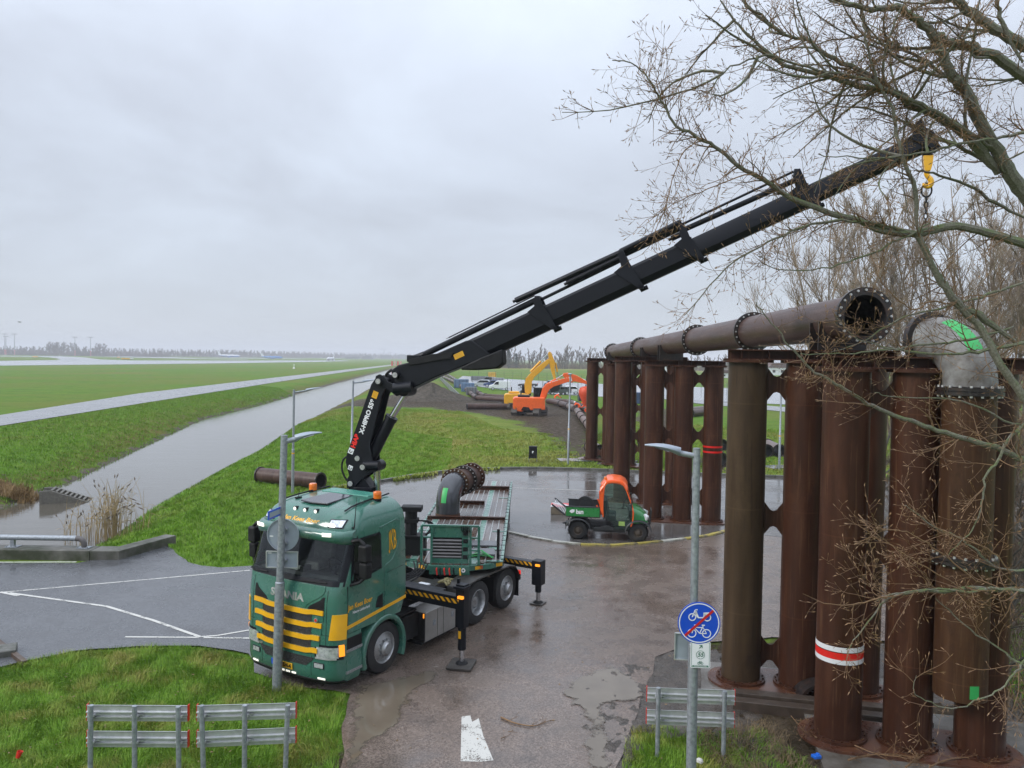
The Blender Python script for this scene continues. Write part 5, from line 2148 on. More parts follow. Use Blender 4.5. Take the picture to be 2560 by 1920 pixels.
def section(s0, s1, h, wd, drop):
    """boom box: top edge on the common line lowered by drop"""
    m = MB()
    prof = [(-wd * .78, 0), (wd * .78, 0), (wd, -.05), (wd, -h * .74), (wd * .5, -h), (-wd * .5, -h), (-wd, -h * .74), (-wd, -.05)]
    a = Vector((s0, 0, TOP(s0) - drop))
    b = Vector((s1, 0, TOP(s1) - drop))
    up = Vector((-sa, 0, ca))
    for_ = []
    for c in (a, b):
        for_.append([c + up * q + Vector((0, p, 0)) for p, q in prof])
    n = len(prof)
    m.add(for_[0] + for_[1], [(i, (i + 1) % n, n + (i + 1) % n, n + i) for i in range(n)] + [tuple(range(n - 1, -1, -1)), tuple(range(n, 2 * n))])
    return m


bt = NT('boom_paint')
sc_ = bt.noise(2.2, 5, .6, None, (.7, 1, 7))
bt.set('Base Color', bt.mix(bt.val(sc_, .68, .75, 0, .5), (.006, .007, .011), (.13, .13, .13)))
bt.set('Roughness', .4)
bt.set('Specular IOR Level', .28)
secs = [(2.1, 3.80, .50, .17, .00), (3.6, 5.52, .465, .155, .018), (5.3, 6.66, .435, .142, .034), (6.5, 8.74, .405, .128, .05), (8.5, 10.72, .365, .115, .066)]
for s0, s1, h, wd, dr in secs:
    cpart('boom_section', bt.mat, .006)(section(s0, s1, h, wd, dr))
up = Vector((-sa, 0, ca))
al = Vector((ca, 0, sa))
for i, (s0, s1, h, wd, dr) in enumerate(secs):
    c = Vector((s1, 0, TOP(s1) - dr))
    m = MB()
    for s_ in (-1, 1):
        m.prism([(-.34, .0), (-.02, -h - .03), (.08, -h - .03), (.06, -h * .5), (.0, .02), (.0, .32 if 0 < i < 4 else .20), (-.12, .32 if 0 < i < 4 else .20), (-.16, .05)], s_ * (wd + .012), s_ * (wd + .03), lambda p, q, t_, c=c: c + al * p + up * q + Vector((0, t_, 0)))
    m.box(c + up * (-h - .01) + al * .02, (.10, wd * 2 + .06, .06))
    m.box(c + up * .01 - al * .05, (.14, wd * 2 + .06, .05))
    if i < 4:
        m.box(c + up * (.30 if i > 0 else .18) - al * .06, (.10, wd * 1.6, .10))
    if i < 4:
        m.tube([c + up * (-h - .05) - al * .02, c + up * (-h - .05) + al * .14], .045, 8)
    cpart('boom_collar', M_BLACK, .004)(m)
# extension cylinders above the boom
for a, b, o1, o2, r, y in ((1.0, 3.75, .16, .20, .060, -.02), (1.9, 3.72, .27, .30, .012, -.1), (3.75, 5.45, .17, .20, .030, .03), (3.35, 5.5, .40, .36, .055, -.04), (4.35, 5.45, .25, .26, .055, -.04),
                           (5.45, 6.62, .38, .40, .052, -.06), (5.45, 6.62, .30, .30, .055, .03), (6.35, 6.65, .16, .16, .05, .03), (6.6, 8.62, .22, .16, .048, .0), (6.6, 8.62, .34, .34, .022, -.05)):
    m = MB()
    pa, pb_ = Vector((a, y, TOP(a))) + up * o1 * .85, Vector((b, y, TOP(b))) + up * o2 * .85
    m.tube([pa, pb_], r * 1.1, 12)
    m.tube([pa - al * .06, pa], r * .55, 8)
    cpart('extension_cylinder', M_BLACK, 0)(m)
m = MB()
pa = Vector((.95, -.02, 6.05)) + up * .12
m.tube([pa, Vector((1.3, -.02, TOP(1.3))) + up * .14], .07, 12)
m.box((1.05, -.12, 6.20), (.30, .10, .14))
cpart('cylinder_mount', M_BLACK, .01)(m)
m = MB()
c = Vector((10.72, 0, TOP(10.72) - .066))
m.prism([(-.2, .02), (.02, .03), (.10, -.08), (.10, -.30), (0, -.34), (-.2, -.30)], -.12, .12, lambda p, q, t_: c + al * p + up * q + Vector((0, t_, 0)))
cpart('boom_tip', M_BLACK, .02)(m)
m = MB()
m.tube([(10.78, 0, 10.28), (10.78, 0, 9.98)], .085, 14)
m.box((10.78, 0, 10.24), (.16, .18, .12))
cpart('hook_swivel', M_BLACK, .01)(m)
m = MB()
m.prism([(-.085, 9.97), (.085, 9.97), (.07, 9.80), (.045, 9.70), (-.045, 9.70), (-.07, 9.80)], -.06, .06, lambda p, q, t_: (10.78 + p, t_, q))
hk = [(10.78, 0, 9.74), (10.77, 0, 9.66), (10.80, 0, 9.60), (10.84, 0, 9.55), (10.85, 0, 9.48), (10.81, 0, 9.43), (10.75, 0, 9.44), (10.72, 0, 9.49)]
m.tube(smooth_path(hk, 3), [.045] * 8 + [.05] * 8 + [.04] * 4 + [.02] * 2, 10)
cpart('hook', M_YELLOW, 0)(m)
m = MB()
ringp = [Vector((10.78 + .085 * math.cos(a), 0, 9.36 + .12 * math.sin(a))) for a in np.linspace(0, 2 * PI, 19)]
m.tube(ringp, .016, 8)
for k in range(5):
    cz = 9.20 - .10 * k
    yy = k % 2
    m.tube([Vector((10.78 + (.03 * math.cos(a) if yy else 0), (0 if yy else .03 * math.cos(a)), cz + .06 * math.sin(a))) for a in np.linspace(0, 2 * PI, 11)], .011, 6)
cpart('chain', M_BLACKM, 0)(m)
# crane lettering on the camera side of the first boom
bd = Vector((.56, 0, 1.52)).normalized()
bn_ = Vector((-bd.z, 0, bd.x))


def on_boom(s_, z):
    o_ = Vector((s_, -.213, z))
    return lambda u, v: o_ + bd * u + bn_ * v


text('crane_model', 'X-HIPRO 558', .135, on_boom(.035, 4.95), M_SIGNW, crane, bold=.006, align='CENTER')
text('crane_maker', 'HIAB', .14, on_boom(-.235, 4.42), pm('logo_red', (.75, .02, .015), .4, var=.05), crane, bold=.008)
for (a, b, w_, h_, mt, nm) in ((.21, 5.42, .15, .12, M_YELLOW, 'warning_label'), (-.335, 4.20, .12, .12, M_SIGNW, 'logo_square'), (-.345, 3.84, .10, .10, M_SIGNW, 'logo_square')):
    f = on_boom(a, b)
    m = MB()
    m.add([f(-w_ / 2, -h_ / 2), f(w_ / 2, -h_ / 2), f(w_ / 2, h_ / 2), f(-w_ / 2, h_ / 2)], [(0, 1, 2, 3)])
    lb_ = m.build(nm, mt, crane, False)
    m = MB()
    if nm == 'logo_square':
        pts = [f(.03 * math.cos(q), .03 * math.sin(q)) - Vector((0, .002, 0)) for q in np.linspace(.6, 5.2, 10)]
        m.tube(pts, .008, 5)
    else:
        for q in (-.03, 0, .03):
            m.bar(f(-.05, q) - Vector((0, .001, 0)), f(.05, q) - Vector((0, .001, 0)), .008, .001)
    m.build('symbol', M_BLACKM, crane, False)
f = lambda u, v: Vector((2.06, -.202, 6.28)) + al * u + up * v
m = MB()
m.add([f(-.11, -.055), f(.11, -.055), f(.11, .055), f(-.11, .055)], [(0, 1, 2, 3)])
m.build('warning_label', M_YELLOW, crane, False)
m = MB()
for q in (-.03, 0, .03):
    m.bar(f(-.08, q) - Vector((0, .001, 0)), f(.08, q) - Vector((0, .001, 0)), .010, .001)
m.build('label_lines', M_BLACKM, crane, False)
m = MB()
m.tube(smooth_path([(-.40, -.1, 4.10), (-.56, -.1, 4.0), (-.60, -.1, 3.8), (-.52, -.1, 3.6), (-.40, -.1, 3.5)], 5), .022, 8)
m.tube(smooth_path([(-.38, .05, 4.12), (-.52, .05, 4.15), (-.50, .05, 4.02), (-.40, .05, 4.0)], 5), .025, 8)
m.tube(smooth_path([(.50, 0, 5.95), (.42, 0, 5.90), (.36, 0, 5.82), (.30, 0, 5.6)], 5), .03, 8)
cpart('hydraulic_hoses', M_BLACKM, 0)(m)

# ================================================================== FLATBED TRAILER AND ITS LOAD
TR0 = Vector((-1.41, 18.35, 0))
TRA = math.atan2(-1, -.018)
trl = thing('flatbed_trailer', 'long flatbed trailer with green headboard coupled to the crane truck', 'trailer', TR0, TRA)
BZ = 1.35
BL = 12.6
front = [(0, -.45), (0, .45), (-.22, .95), (-.55, 1.25)]
m = MB()
m.prism([(-.55, -1.25), (-.22, -.95), (0, -.45), (0, .45), (-.22, .95), (-.55, 1.25), (-BL, 1.25), (-BL, -1.25)], BZ - .15, BZ - .02, lambda p, q, t_: (p, q, t_))
m.build('frame', M_GREENP, trl, False, .008)
m = MB()
for s_ in (-1, 1):
    m.box((-6.6, s_ * .45, 1.02), (11.6, .12, .36))
for k in range(12):
    m.box((-1.2 - k * 1.0, 0, 1.1), (.08, 2.3, .1))
m.build('chassis_beams', M_BLACKM, trl, False)
wt = NT('wet_plank')
wv = wt.noise(2.5, 5, .6, None, (.25, 4, 1))
wp = wt.noise(.8, 5, .6, None, (.6, 1.4, 1))
wt.set('Base Color', wt.mix(wt.val(wp, .42, .62), wt.ramp(wv, [(.3, (.045, .026, .017)), (.7, (.10, .062, .042))]), wt.ramp(wv, [(.3, (.085, .078, .078)), (.7, (.16, .148, .145))])))
wt.set('Roughness', wt.val(wp, .35, .65, .10, .28))
wt.bump(wv, .1, .005)
M_PLANK = wt.mat
M_STRIP = pm('deck_strip', (.36, .37, .36), .3, .4, var=.2, scale=6)
M_MINT = pm('deck_mint', (.14, .24, .20), .25, var=.2, scale=5)
edges = np.linspace(-1.18, 1.18, 14)
for i in range(13):
    a, b = edges[i], edges[i + 1]
    mid = (a + b) / 2
    xf = -.03 if abs(mid) < .45 else -(abs(mid) - .45) * .5 - .05 if abs(mid) < .95 else -.28 - (abs(mid) - .95) * 1.0
    m = MB()
    m.box(((xf - BL) / 2, mid, BZ - .008), (BL + xf, b - a - .034, .03))
    m.build('plank', M_MINT if i in (1, 9) else M_PLANK, trl, False)
    if i < 12:
        m = MB()
        m.box(((xf - BL) / 2 - .05, b, BZ - .005), (BL + xf - .1, .028, .034))
        m.build('deck_strip', M_STRIP, trl, False)
for s_ in (-1, 1):
    m = MB()
    m.box((-6.6, s_ * 1.225, BZ - .01), (12.0, .06, .045))
    sr = m.build('side_rail', M_MINT, trl, False)
    for k in range(22):
        m = MB()
        m.box((-.9 - k * .54, s_ * 1.2, BZ + .014), (.04, .10, .012))
        m.build('lashing_eye', M_BLACKM, sr, False)
    m = MB()
    m.box((-6.6, s_ * 1.252, BZ - .12), (12.0, .012, .1))
    m.build('side_skirt', M_BLACKM, trl, False)
    for k, x in enumerate((-.35, -3.6, -8.9)):
        m = MB()
        m.box((x, s_ * 1.05, BZ + .012), (.10, .40, .014))
        m.build('twist_lock', M_GREENP, trl, False)
# headboard
hb = bpy.data.objects.new('headboard', None)
COL.objects.link(hb)
hb.parent = trl
hx = -.10
m = MB()
for y in (-.68, -.44, .48, .68):
    m.box((hx, y, BZ + .44), (.07, .06, .92))
m.box((hx, 0, BZ + .90), (.072, 1.36, .05))
for y0, y1, z in ((-.68, -.44, .32), (-.68, -.44, .62), (.48, .68, .32), (.48, .68, .62)):
    m.box((hx, (y0 + y1) / 2, BZ + z), (.05, y1 - y0, .04))
m.box((hx - .01, -.02, BZ + .75), (.05, .88, .26))
m.box((hx - .01, -.02, BZ + .06), (.055, .88, .12))
m.box((hx - .01, .36, BZ + .44), (.05, .16, .88))
m.build('panel', M_GREENP, hb, False, .006)
m = MB()
m.box((hx - .02, -.08, BZ + .36), (.02, .72, .52))
m.build('recess', M_BLACKM, hb, False)
for k in range(6):
    m = MB()
    m.tube([(hx + .01, -.42, BZ + .16 + k * .078), (hx + .01, .27, BZ + .16 + k * .078)], .026, 8)
    m.build('slat', pm('slat_grey', (.15, .145, .15), .35, var=.2), hb)
for k in range(4):
    m = MB()
    m.box((hx + .017, .36, BZ + .16 + k * .19), (.006, .11, .10))
    m.build('socket_hole', M_BLACKM, hb, False, .01)
m = MB()
for k in range(5):
    m.tube([(hx + .04, .26 + k * .045, BZ + .90), (hx + .06, .27 + k * .045, BZ + .82), (hx + .05, .29 + k * .045, BZ + .76)], .012, 5)
m.build('hook_row', M_BLACKM, hb)
# front board with couplings
m = MB()
m.box((.02, 0, BZ - .13), (.04, .95, .20))
m.build('coupling_board', M_GREENP, trl, False)
for k, (y, mt) in enumerate(((-.30, M_RED), (-.12, M_RED), (.0, M_RED), (.25, M_YELLOW), (-.22, M_BLACKM), (.1, M_BLACKM))):
    m = MB()
    m.tube([(.04, y, BZ - .08), (.10, y, BZ - .10), (.12, y + .02, BZ - .22)], .018, 6)
    m.build('coupling', mt, trl)
m = MB()
m.lathe((.05, .33, BZ - .12), (1, 0, 0), [(.02, .01), (.045, .02), (.05, .01), (.05, 0)], 14)
m.build('gauge', M_SIGNW, trl)
for s_ in (-1, 1):
    m = MB()
    a, b = Vector((-.06, s_ * .58, BZ - .085)), Vector((-.50, s_ * 1.21, BZ - .085))
    n_ = Vector((b - a)).cross(Vector((0, 0, 1))).normalized() * (-1 if s_ > 0 else 1) * -.012
    off = Vector((.03, s_ * .022, 0))
    m.add([a + off + Vector((0, 0, -.04)), b + off + Vector((0, 0, -.04)), b + off + Vector((0, 0, .04)), a + off + Vector((0, 0, .04))], [(0, 1, 2, 3)])
    m.build('yellow_reflector', M_YELLOW, trl, False)
ta, tb = Vector((-.13, .70, BZ - .085)), Vector((-.50, 1.21, BZ - .085))
tdir = (tb - ta).normalized()
text('trailer_number', '73', .10, lambda u, v: ta + Vector((.034, .026, 0)) + tdir * (u + .02) + Vector((0, 0, v)), M_RED, trl, bold=.004)
for k in range(3):
    for s_ in (-1, 1):
        tyre_rim(trl, -8.6 - k * 1.31, 1.2, s_, True, .48, .33)
m = MB()
for k in range(3):
    m.cyl((-8.6 - k * 1.31, -1, .48), (-8.6 - k * 1.31, 1, .48), .07, .07, 8)
for s_ in (-1, 1):
    m.box((-2.6, s_ * .8, .75), (.14, .14, .7))
m.build('axles', M_BLACKM, trl, False)
m = MB()
m.box((-.62, 1.12, BZ + .36), (.07, .07, .72))
m.build('stake', M_BLACKM, trl, False)
m = MB()
m.box((-1.6, 1.0, BZ + .02), (.34, .3, .02))
m.build('tail_plate', M_MINT, trl, False)


def TW(x, y, z):
    c, s2 = math.cos(TRA), math.sin(TRA)
    return Vector((TR0.x + x * c - y * s2, TR0.y + x * s2 + y * c, z))


ZD = BZ + .012
# steel beams lying across the deck
for (px, y0, y1, w, h, lb) in ((-5.15, .02, 1.17, .12, .09, 'dark rusty beam across the deck under the black elbow'), (-7.6, -.4, .42, .13, .12, 'short rusty beam across the middle of the deck'), (-10.55, -.65, 1.18, .14, .14, 'reddish beam across the rear of the deck')):
    a, b = TW(px, y0 - 1.2 if px == -5.15 else y0, ZD + h / 2), TW(px, y1, ZD + h / 2)
    m = MB()
    for dz, hh, ww in ((h / 2 - .008, .016, w), (-h / 2 + .008, .016, w), (0, h - .03, .02)):
        m.bar(a + Vector((0, 0, dz)), b + Vector((0, 0, dz)), ww, hh)
    o = m.build('steel_beam', M_RUST, None, False)
    tag(o, lb, 'beam', 'steel beams on the trailer deck')
# black plates, wedge and green strap near the headboard
for k, (x, y, w, l, rz, z, lb) in enumerate(((-1.05, .55, .62, .95, .05, .0, 'front flat black steel plate on the trailer deck'), (-1.95, .55, .55, 1.05, -.02, .0, 'rear flat black steel plate on the trailer deck'))):
    m = MB()
    m.box((0, 0, .03), (w, l, .06))
    o = m.build('steel_plate', pm('plate_grey', (.075, .078, .085), .18, .3, var=.3, scale=4), None, False, .006)
    o.location, o.rotation_euler = TW(x, y, ZD + z), (0, 0, TRA + rz)
    tag(o, lb, 'steel plate', 'steel plates on the trailer deck')
sk = thing('chock', 'rusty orange wheel chock beside the headboard on the deck', 'chock', TW(-.78, .12, ZD), TRA)
m = MB()
m.prism([(-.16, 0), (.16, 0), (.16, .24)], -.12, .12, lambda p, q, t_: (p, t_, q))
m.build('wedge', M_RUST3, sk, False)
m = MB()
m.box((0, 0, .01), (.36, .28, .02))
m.build('foot', M_BLACKM, sk, False)
m = MB()
for k in range(3):
    pts = [TW(-.62 - .1 * k, .35 + .1 * k, ZD + .02 + .03 * k), TW(-.7, .7, ZD + .05 + .06 * k), TW(-.62 + .05 * k, 1.0, ZD + .03)]
    for a, b in zip(pts, pts[1:]):
        m.bar(a, b, .06, .012)
o = m.build('lashing_strap', pm('strap_green', (.02, .22, .05), .7, var=.2), None, False)
tag(o, 'green lashing strap lying loose on the trailer deck', 'strap')

# pipe elbow standing on the trailer
EL = Vector((-1.92, 24.0, ZD))
elb = thing('pipe_elbow', 'black pipe elbow with green tape and flanged pipe stub, standing on the trailer', 'pipe elbow', EL, math.atan2(1.0, .32))
M_ELBK = pm('black_elbow', (.030, .032, .038), .22, var=.25, scale=3, coat=.4, dirt=(.16, .055, .015), dirt_amt=.0)
er, eR = .365, .58
m = MB()
m.lathe((0, 0, 0), (0, 0, 1), [(er, .02), (er, .34)], 40)
m.grid([[p + Vector((0, 0, .34)) for p in r] for r in sweep_elbow(eR, er, 0, PI / 2, 20, 40)])
m.build('elbow', M_ELBK, elb)
m = MB()
m.lathe((0, 0, 0), (0, 0, 1), [(er - .02, 0), (er + .02, 0), (er + .012, .07), (er + .003, .10)], 40)
m.build('rusty_rim', M_RUST3, elb)
zc = .34 + eR
for nm, x0, x1 in (('pipe_stub', eR, eR + .75), ('pipe_stub', eR + .75, eR + 1.45)):
    m = MB()
    m.lathe((0, 0, zc), (1, 0, 0), [(.33, x0), (.355, x0), (.355, x1), (.33, x1)], 40, 0, True)
    m.build(nm, M_PIPEB, elb)
for x, mt in ((eR, M_RUST3), (eR + .75, M_FLANGE), (eR + 1.45, M_RUST)):
    m = MB()
    m.lathe((0, 0, zc), (1, 0, 0), [(.34, x - .045), (.47, x - .045), (.47, x + .045), (.34, x + .045)], 40, 0, True)
    f = m.build('flange', mt, elb)
    m = MB()
    for q in range(20):
        an = 2 * PI * q / 20
        p = Vector((x, .42 * math.cos(an), zc + .42 * math.sin(an)))
        m.cyl(p - Vector((.08, 0, 0)), p + Vector((.08, 0, 0)), .021, .021, 6)
    tag(m.build('bolts', M_BOLT, f), kind='stuff')
m = MB()
m.grid(elbow_patch(eR, er, .12, .62, -.22, .22, .34, .005))
m.build('green_tape', M_TAPEG, elb)
m = MB()
m.grid(elbow_patch(eR, er, .06, .66, .2, .34, .34, .003))
m.build('rust_smear', M_RUST3, elb)

# crane control station of the truck, left of the headboard
cs = bpy.data.objects.new('control_station', None)
COL.objects.link(cs)
cs.parent = truck
_o = TW(-.9, -1.15, 0) - TO
cs.location = (_o.x * ct - _o.y * st_, _o.x * st_ + _o.y * ct, 0)
cs.rotation_euler = (0, 0, TRA - TRZ)
m = MB()
m.box((0, 0, 1.5), (.34, .95, .62))
m.box((0, 0, 1.83), (.42, 1.0, .04))
m.box((0, -.48, 1.2), (.1, .08, .9))
m.box((0, .3, 1.2), (.1, .08, .9))
m.build('body', M_BLACKM, cs, False, .01)
m = MB()
m.tube([(0, .1, 1.85), (0, .1, 2.45)], .15, 12)
m.box((.02, .12, 2.50), (.36, .5, .12))
m.box((0, .1, 2.2), (.3, .36, .1))
m.build('seat_column', M_BLACKM, cs, False, .01)
m = MB()
for k in range(3):
    m.tube(smooth_path([(.05, .28, 2.2), (.05, .50 + .04 * k, 2.18), (.05, .58 + .05 * k, 2.0), (.05, .45, 1.84)], 4), .02, 6)
m.tube([(0, -.35, 1.85), (.0, -.48, 1.98), (0, -.3, 2.1)], .02, 6)
m.tube([(.18, -.2, 1.5), (.24, -.2, 1.5)], .1, 14)
tag(m.build('hoses', M_BLACKM, cs), kind='stuff')

# ================================================================== UTILITY VEHICLE
w1_, w2_ = gd(1248, 1166), gd(1378, 1172)
ud = (w2_ - w1_)
ua = math.atan2(ud.y, ud.x)
un = Vector((-math.sin(ua), math.cos(ua), 0))
uc = w1_ + un * .66
utv = thing('utility_vehicle', 'small orange and green utility vehicle with open cargo bed by the kerb', 'utility vehicle', uc, ua)
M_UGREEN = pm('utv_green', (.012, .19, .035), .3, var=.08, coat=.6)
M_UDARK = pm('utv_dark', (.020, .022, .024), .5, var=.3)
M_MUDW = pm('muddy_rim', (.07, .055, .042), .6, var=.3, scale=9)


def buggy_wheel(x, y, s_, r=.335):
    e = bpy.data.objects.new('wheel', None)
    COL.objects.link(e)
    e.parent = utv
    e.location = (x, y, r)
    d = Vector((0, s_, 0))
    m = MB()
    n = 40
    m.lathe((0, 0, 0), d, [(.16, -.26), (.27, -.27), (r - .03, -.24), (r, -.19), (r, -.07), (r - .03, -.02), (.27, 0), (.16, -.01)], n)
    for k in range(18):
        a = 2 * PI * k / 18
        for o_ in (-.19, -.075):
            c = Vector(((r + .006) * math.cos(a + (.17 if o_ < -.1 else 0)), 0, (r + .006) * math.sin(a + (.17 if o_ < -.1 else 0)))) + d * o_
            m.box(c, (.05, .10, .022), Matrix.Rotation(-(a + (.17 if o_ < -.1 else 0)) + PI / 2, 3, 'Y'))
    m.build('tyre', M_RUBBER, e)
    m = MB()
    m.lathe((0, 0, 0), d, [(.17, -.02), (.155, -.06), (.10, -.05), (.07, -.01), (.001, 0)], 24)
    m.build('rim', M_MUDW, e)


WBU = ud.length
for x in (0, WBU):
    buggy_wheel(x, -.66, -1)
    buggy_wheel(x, .66, 1)
m = MB()
m.box((WBU / 2, 0, .42), (WBU + .5, .8, .22))
m.box((WBU * .52, 0, .38), (1.1, 1.25, .16))
m.box((.0, 0, .5), (.5, 1.1, .2))
m.build('chassis', M_UDARK, utv, False, .02)
# cargo bed
cb = bpy.data.objects.new('cargo_bed', None)
COL.objects.link(cb)
cb.parent = utv
bx0, bx1 = -.42, .92
for s_ in (-1, 1):
    m = MB()
    m.box(((bx0 + bx1) / 2, s_ * .72, .93), (bx1 - bx0, .04, .30))
    sd = m.build('side_panel', M_UGREEN if s_ < 0 else M_UDARK, cb, False, .012)
    m = MB()
    m.box(((bx0 + bx1) / 2, s_ * .72, 1.095), (bx1 - bx0 + .04, .06, .03))
    m.build('top_rail', M_UDARK, sd, False)
m = MB()
m.box(((bx0 + bx1) / 2, 0, .78), (bx1 - bx0, 1.44, .05))
m.box((bx1, 0, .93), (.04, 1.44, .32))
m.build('bed_floor', M_UDARK, cb, False)
text('bed_lettering', 'bam', .20, lambda u, v: Vector((.08 + u * .9, -.743, .93 + v)), M_SIGNW, cb, bold=.008)
m = MB()
m.add([(-.30, -.743, .93), (-.22, -.743, .88), (-.13, -.743, .92), (-.12, -.743, 1.0), (-.2, -.743, 1.01), (-.27, -.743, .98)], [(0, 1, 2, 3, 4, 5)])
m.build('bed_emblem', M_SIGNW, cb, False)
tg = bpy.data.objects.new('tailgate', None)
COL.objects.link(tg)
tg.parent = utv
for k in range(9):
    m = MB()
    m.box((bx0 - .08 - k * .045, 0, .80 + .035 * k), (.025, 1.2, .02))
    m.build('slat', M_ALU, tg, False)
for s_ in (-1, 1):
    m = MB()
    m.bar((bx0 - .02, s_ * .62, .78), (bx0 - .5, s_ * .62, 1.12), .05, .05)
    m.build('rail', M_UDARK, tg, False)
# things in the bed
for k, (x, y, r, mt, lb, nm) in enumerate(((.62, -.35, .13, M_SIGNW, 'white hard hat lying in the cargo bed of the small vehicle', 'hard_hat'),)):
    m = MB()
    c = uc + Vector((math.cos(ua) * x - math.sin(ua) * y, math.sin(ua) * x + math.cos(ua) * y, .90))
    m.lathe((0, 0, 0), (0, 0, 1), [(r * 1.25, 0), (r * 1.25, .015), (r, .02), (r * .9, .10), (r * .55, .16), (.001, .175)], 20)
    o = m.build(nm, mt)
    o.location = c
    tag(o, lb, 'hard hat')
m = MB()
m.lathe((0, 0, 0), (0, 1, 0), [(.20, -.05), (.30, -.05), (.30, .05), (.20, .05)], 20, 0, True)
o = m.build('rubber_ring', M_RUBBER)
o.location = uc + Vector((math.cos(ua) * .2 - math.sin(ua) * .2, math.sin(ua) * .2 + math.cos(ua) * .2, 1.08))
o.rotation_euler = (0, .2, ua)
tag(o, 'black rubber ring standing in the cargo bed', 'rubber ring')
# cabin
DP = [(.98, .95), (1.02, 1.62), (1.10, 1.82), (1.24, 1.93), (1.72, 1.90), (1.86, 1.84), (2.02, 1.62), (2.22, 1.16), (2.24, .80), (2.12, .48), (2.02, .40), (1.52, .40), (1.36, .62), (1.10, .80)]
RZU = lambda x: interp(x, [(.90, 1.70), (.96, 1.90), (1.08, 2.02), (1.35, 2.06), (1.7, 2.03), (1.9, 1.95), (2.02, 1.80)])
m = MB()
rows = []
for x in np.linspace(.92, 2.0, 12):
    z = RZU(x)
    rows.append([Vector((x, y, z - .06 * abs(y / .70) ** 3 - (.10 if abs(y) > .69 else 0))) for y in (-.71, -.68, -.5, -.25, 0, .25, .5, .68, .71)])
m.grid(rows[::-1])
m.build('roof', M_ORANGE, utv, True, 0, 60)
for s_ in (-1, 1):
    m = MB()
    fp = smooth_path([(.98, s_ * .70, .80), (.96, s_ * .71, 1.3), (.99, s_ * .71, 1.68), (1.10, s_ * .70, 1.88), (1.35, s_ * .70, 1.94), (1.72, s_ * .70, 1.91), (1.92, s_ * .70, 1.74), (2.10, s_ * .70, 1.40), (2.24, s_ * .70, 1.08), (2.24, s_ * .70, .7), (2.16, s_ * .7, .52)], 4)
    for a, b in zip(fp, fp[1:]):
        m.bar(a, b, .05, .07, 0, (0, 1, 0))
    m.build('door_frame', M_ORANGE, utv, False)
    ug = NT('door_pane')
    tr_ = ug.n.new('ShaderNodeBsdfTransparent')
    tr_.inputs[0].default_value = (.86, .95, .91, 1)
    gl_ = ug.n.new('ShaderNodeBsdfGlossy')
    gl_.inputs['Color'].default_value = (.6, .75, .7, 1)
    gl_.inputs['Roughness'].default_value = .03
    mx_ = ug.n.new('ShaderNodeMixShader')
    fr_ = ug.n.new('ShaderNodeFresnel')
    ug.l.new(fr_.outputs[0], mx_.inputs[0])
    ug.l.new(tr_.outputs[0], mx_.inputs[1])
    ug.l.new(gl_.outputs[0], mx_.inputs[2])
    ug.l.new(mx_.outputs[0], ug.n['Material Output'].inputs['Surface'])
    m = MB()
    m.prism(DP, s_ * .705, s_ * .712, lambda p, q, t_: (p, t_, q))
    m.build('door_pane', ug.mat, utv, False)
    m = MB()
    for z in (1.10, 1.45):
        m.bar((1.02, s_ * .72, z + .02), (2.08, s_ * .72, z - .02), .012, .014)
    m.build('door_bar', M_BLACKM, utv, False)
m = MB()
m.prism([(.94, .45), (1.28, .50), (1.46, .42), (1.46, .36), (.94, .36)], -.70, .70, pxz)
m.box((1.02, 0, 1.0), (.06, 1.3, .6))
m.build('cab_base', M_UDARK, utv, False)
m = MB()
m.add([(2.03, -.66, 1.72), (2.03, .66, 1.72), (2.27, .66, 1.12), (2.27, -.66, 1.12)], [(0, 1, 2, 3)])
m.build('windscreen', ug.mat, utv, False)
for y in (-.33, .33):
    m = MB()
    m.box((1.30, y, .72), (.46, .48, .16))
    m.box((1.10, y, 1.02), (.14, .46, .55), Matrix.Rotation(-.2, 3, 'Y'))
    m.build('seat', pm('seat_dark', (.035, .05, .055), .5, var=.2), utv, False, .03)
m = MB()
m.tube([Vector((1.86, .33, 1.06)) + Vector((.10 * math.cos(a) * .5, .19 * math.sin(a), .17 * math.cos(a))) for a in np.linspace(0, 2 * PI, 17)], .016, 6)
m.tube([(1.86, .33, 1.06), (2.1, .33, .92)], .02, 6)
m.build('steering_wheel', M_BLACKM, utv)
m = MB()
m.box((2.16, 0, .88), (.2, 1.3, .28))
m.build('dashboard', M_UDARK, utv, False, .03)
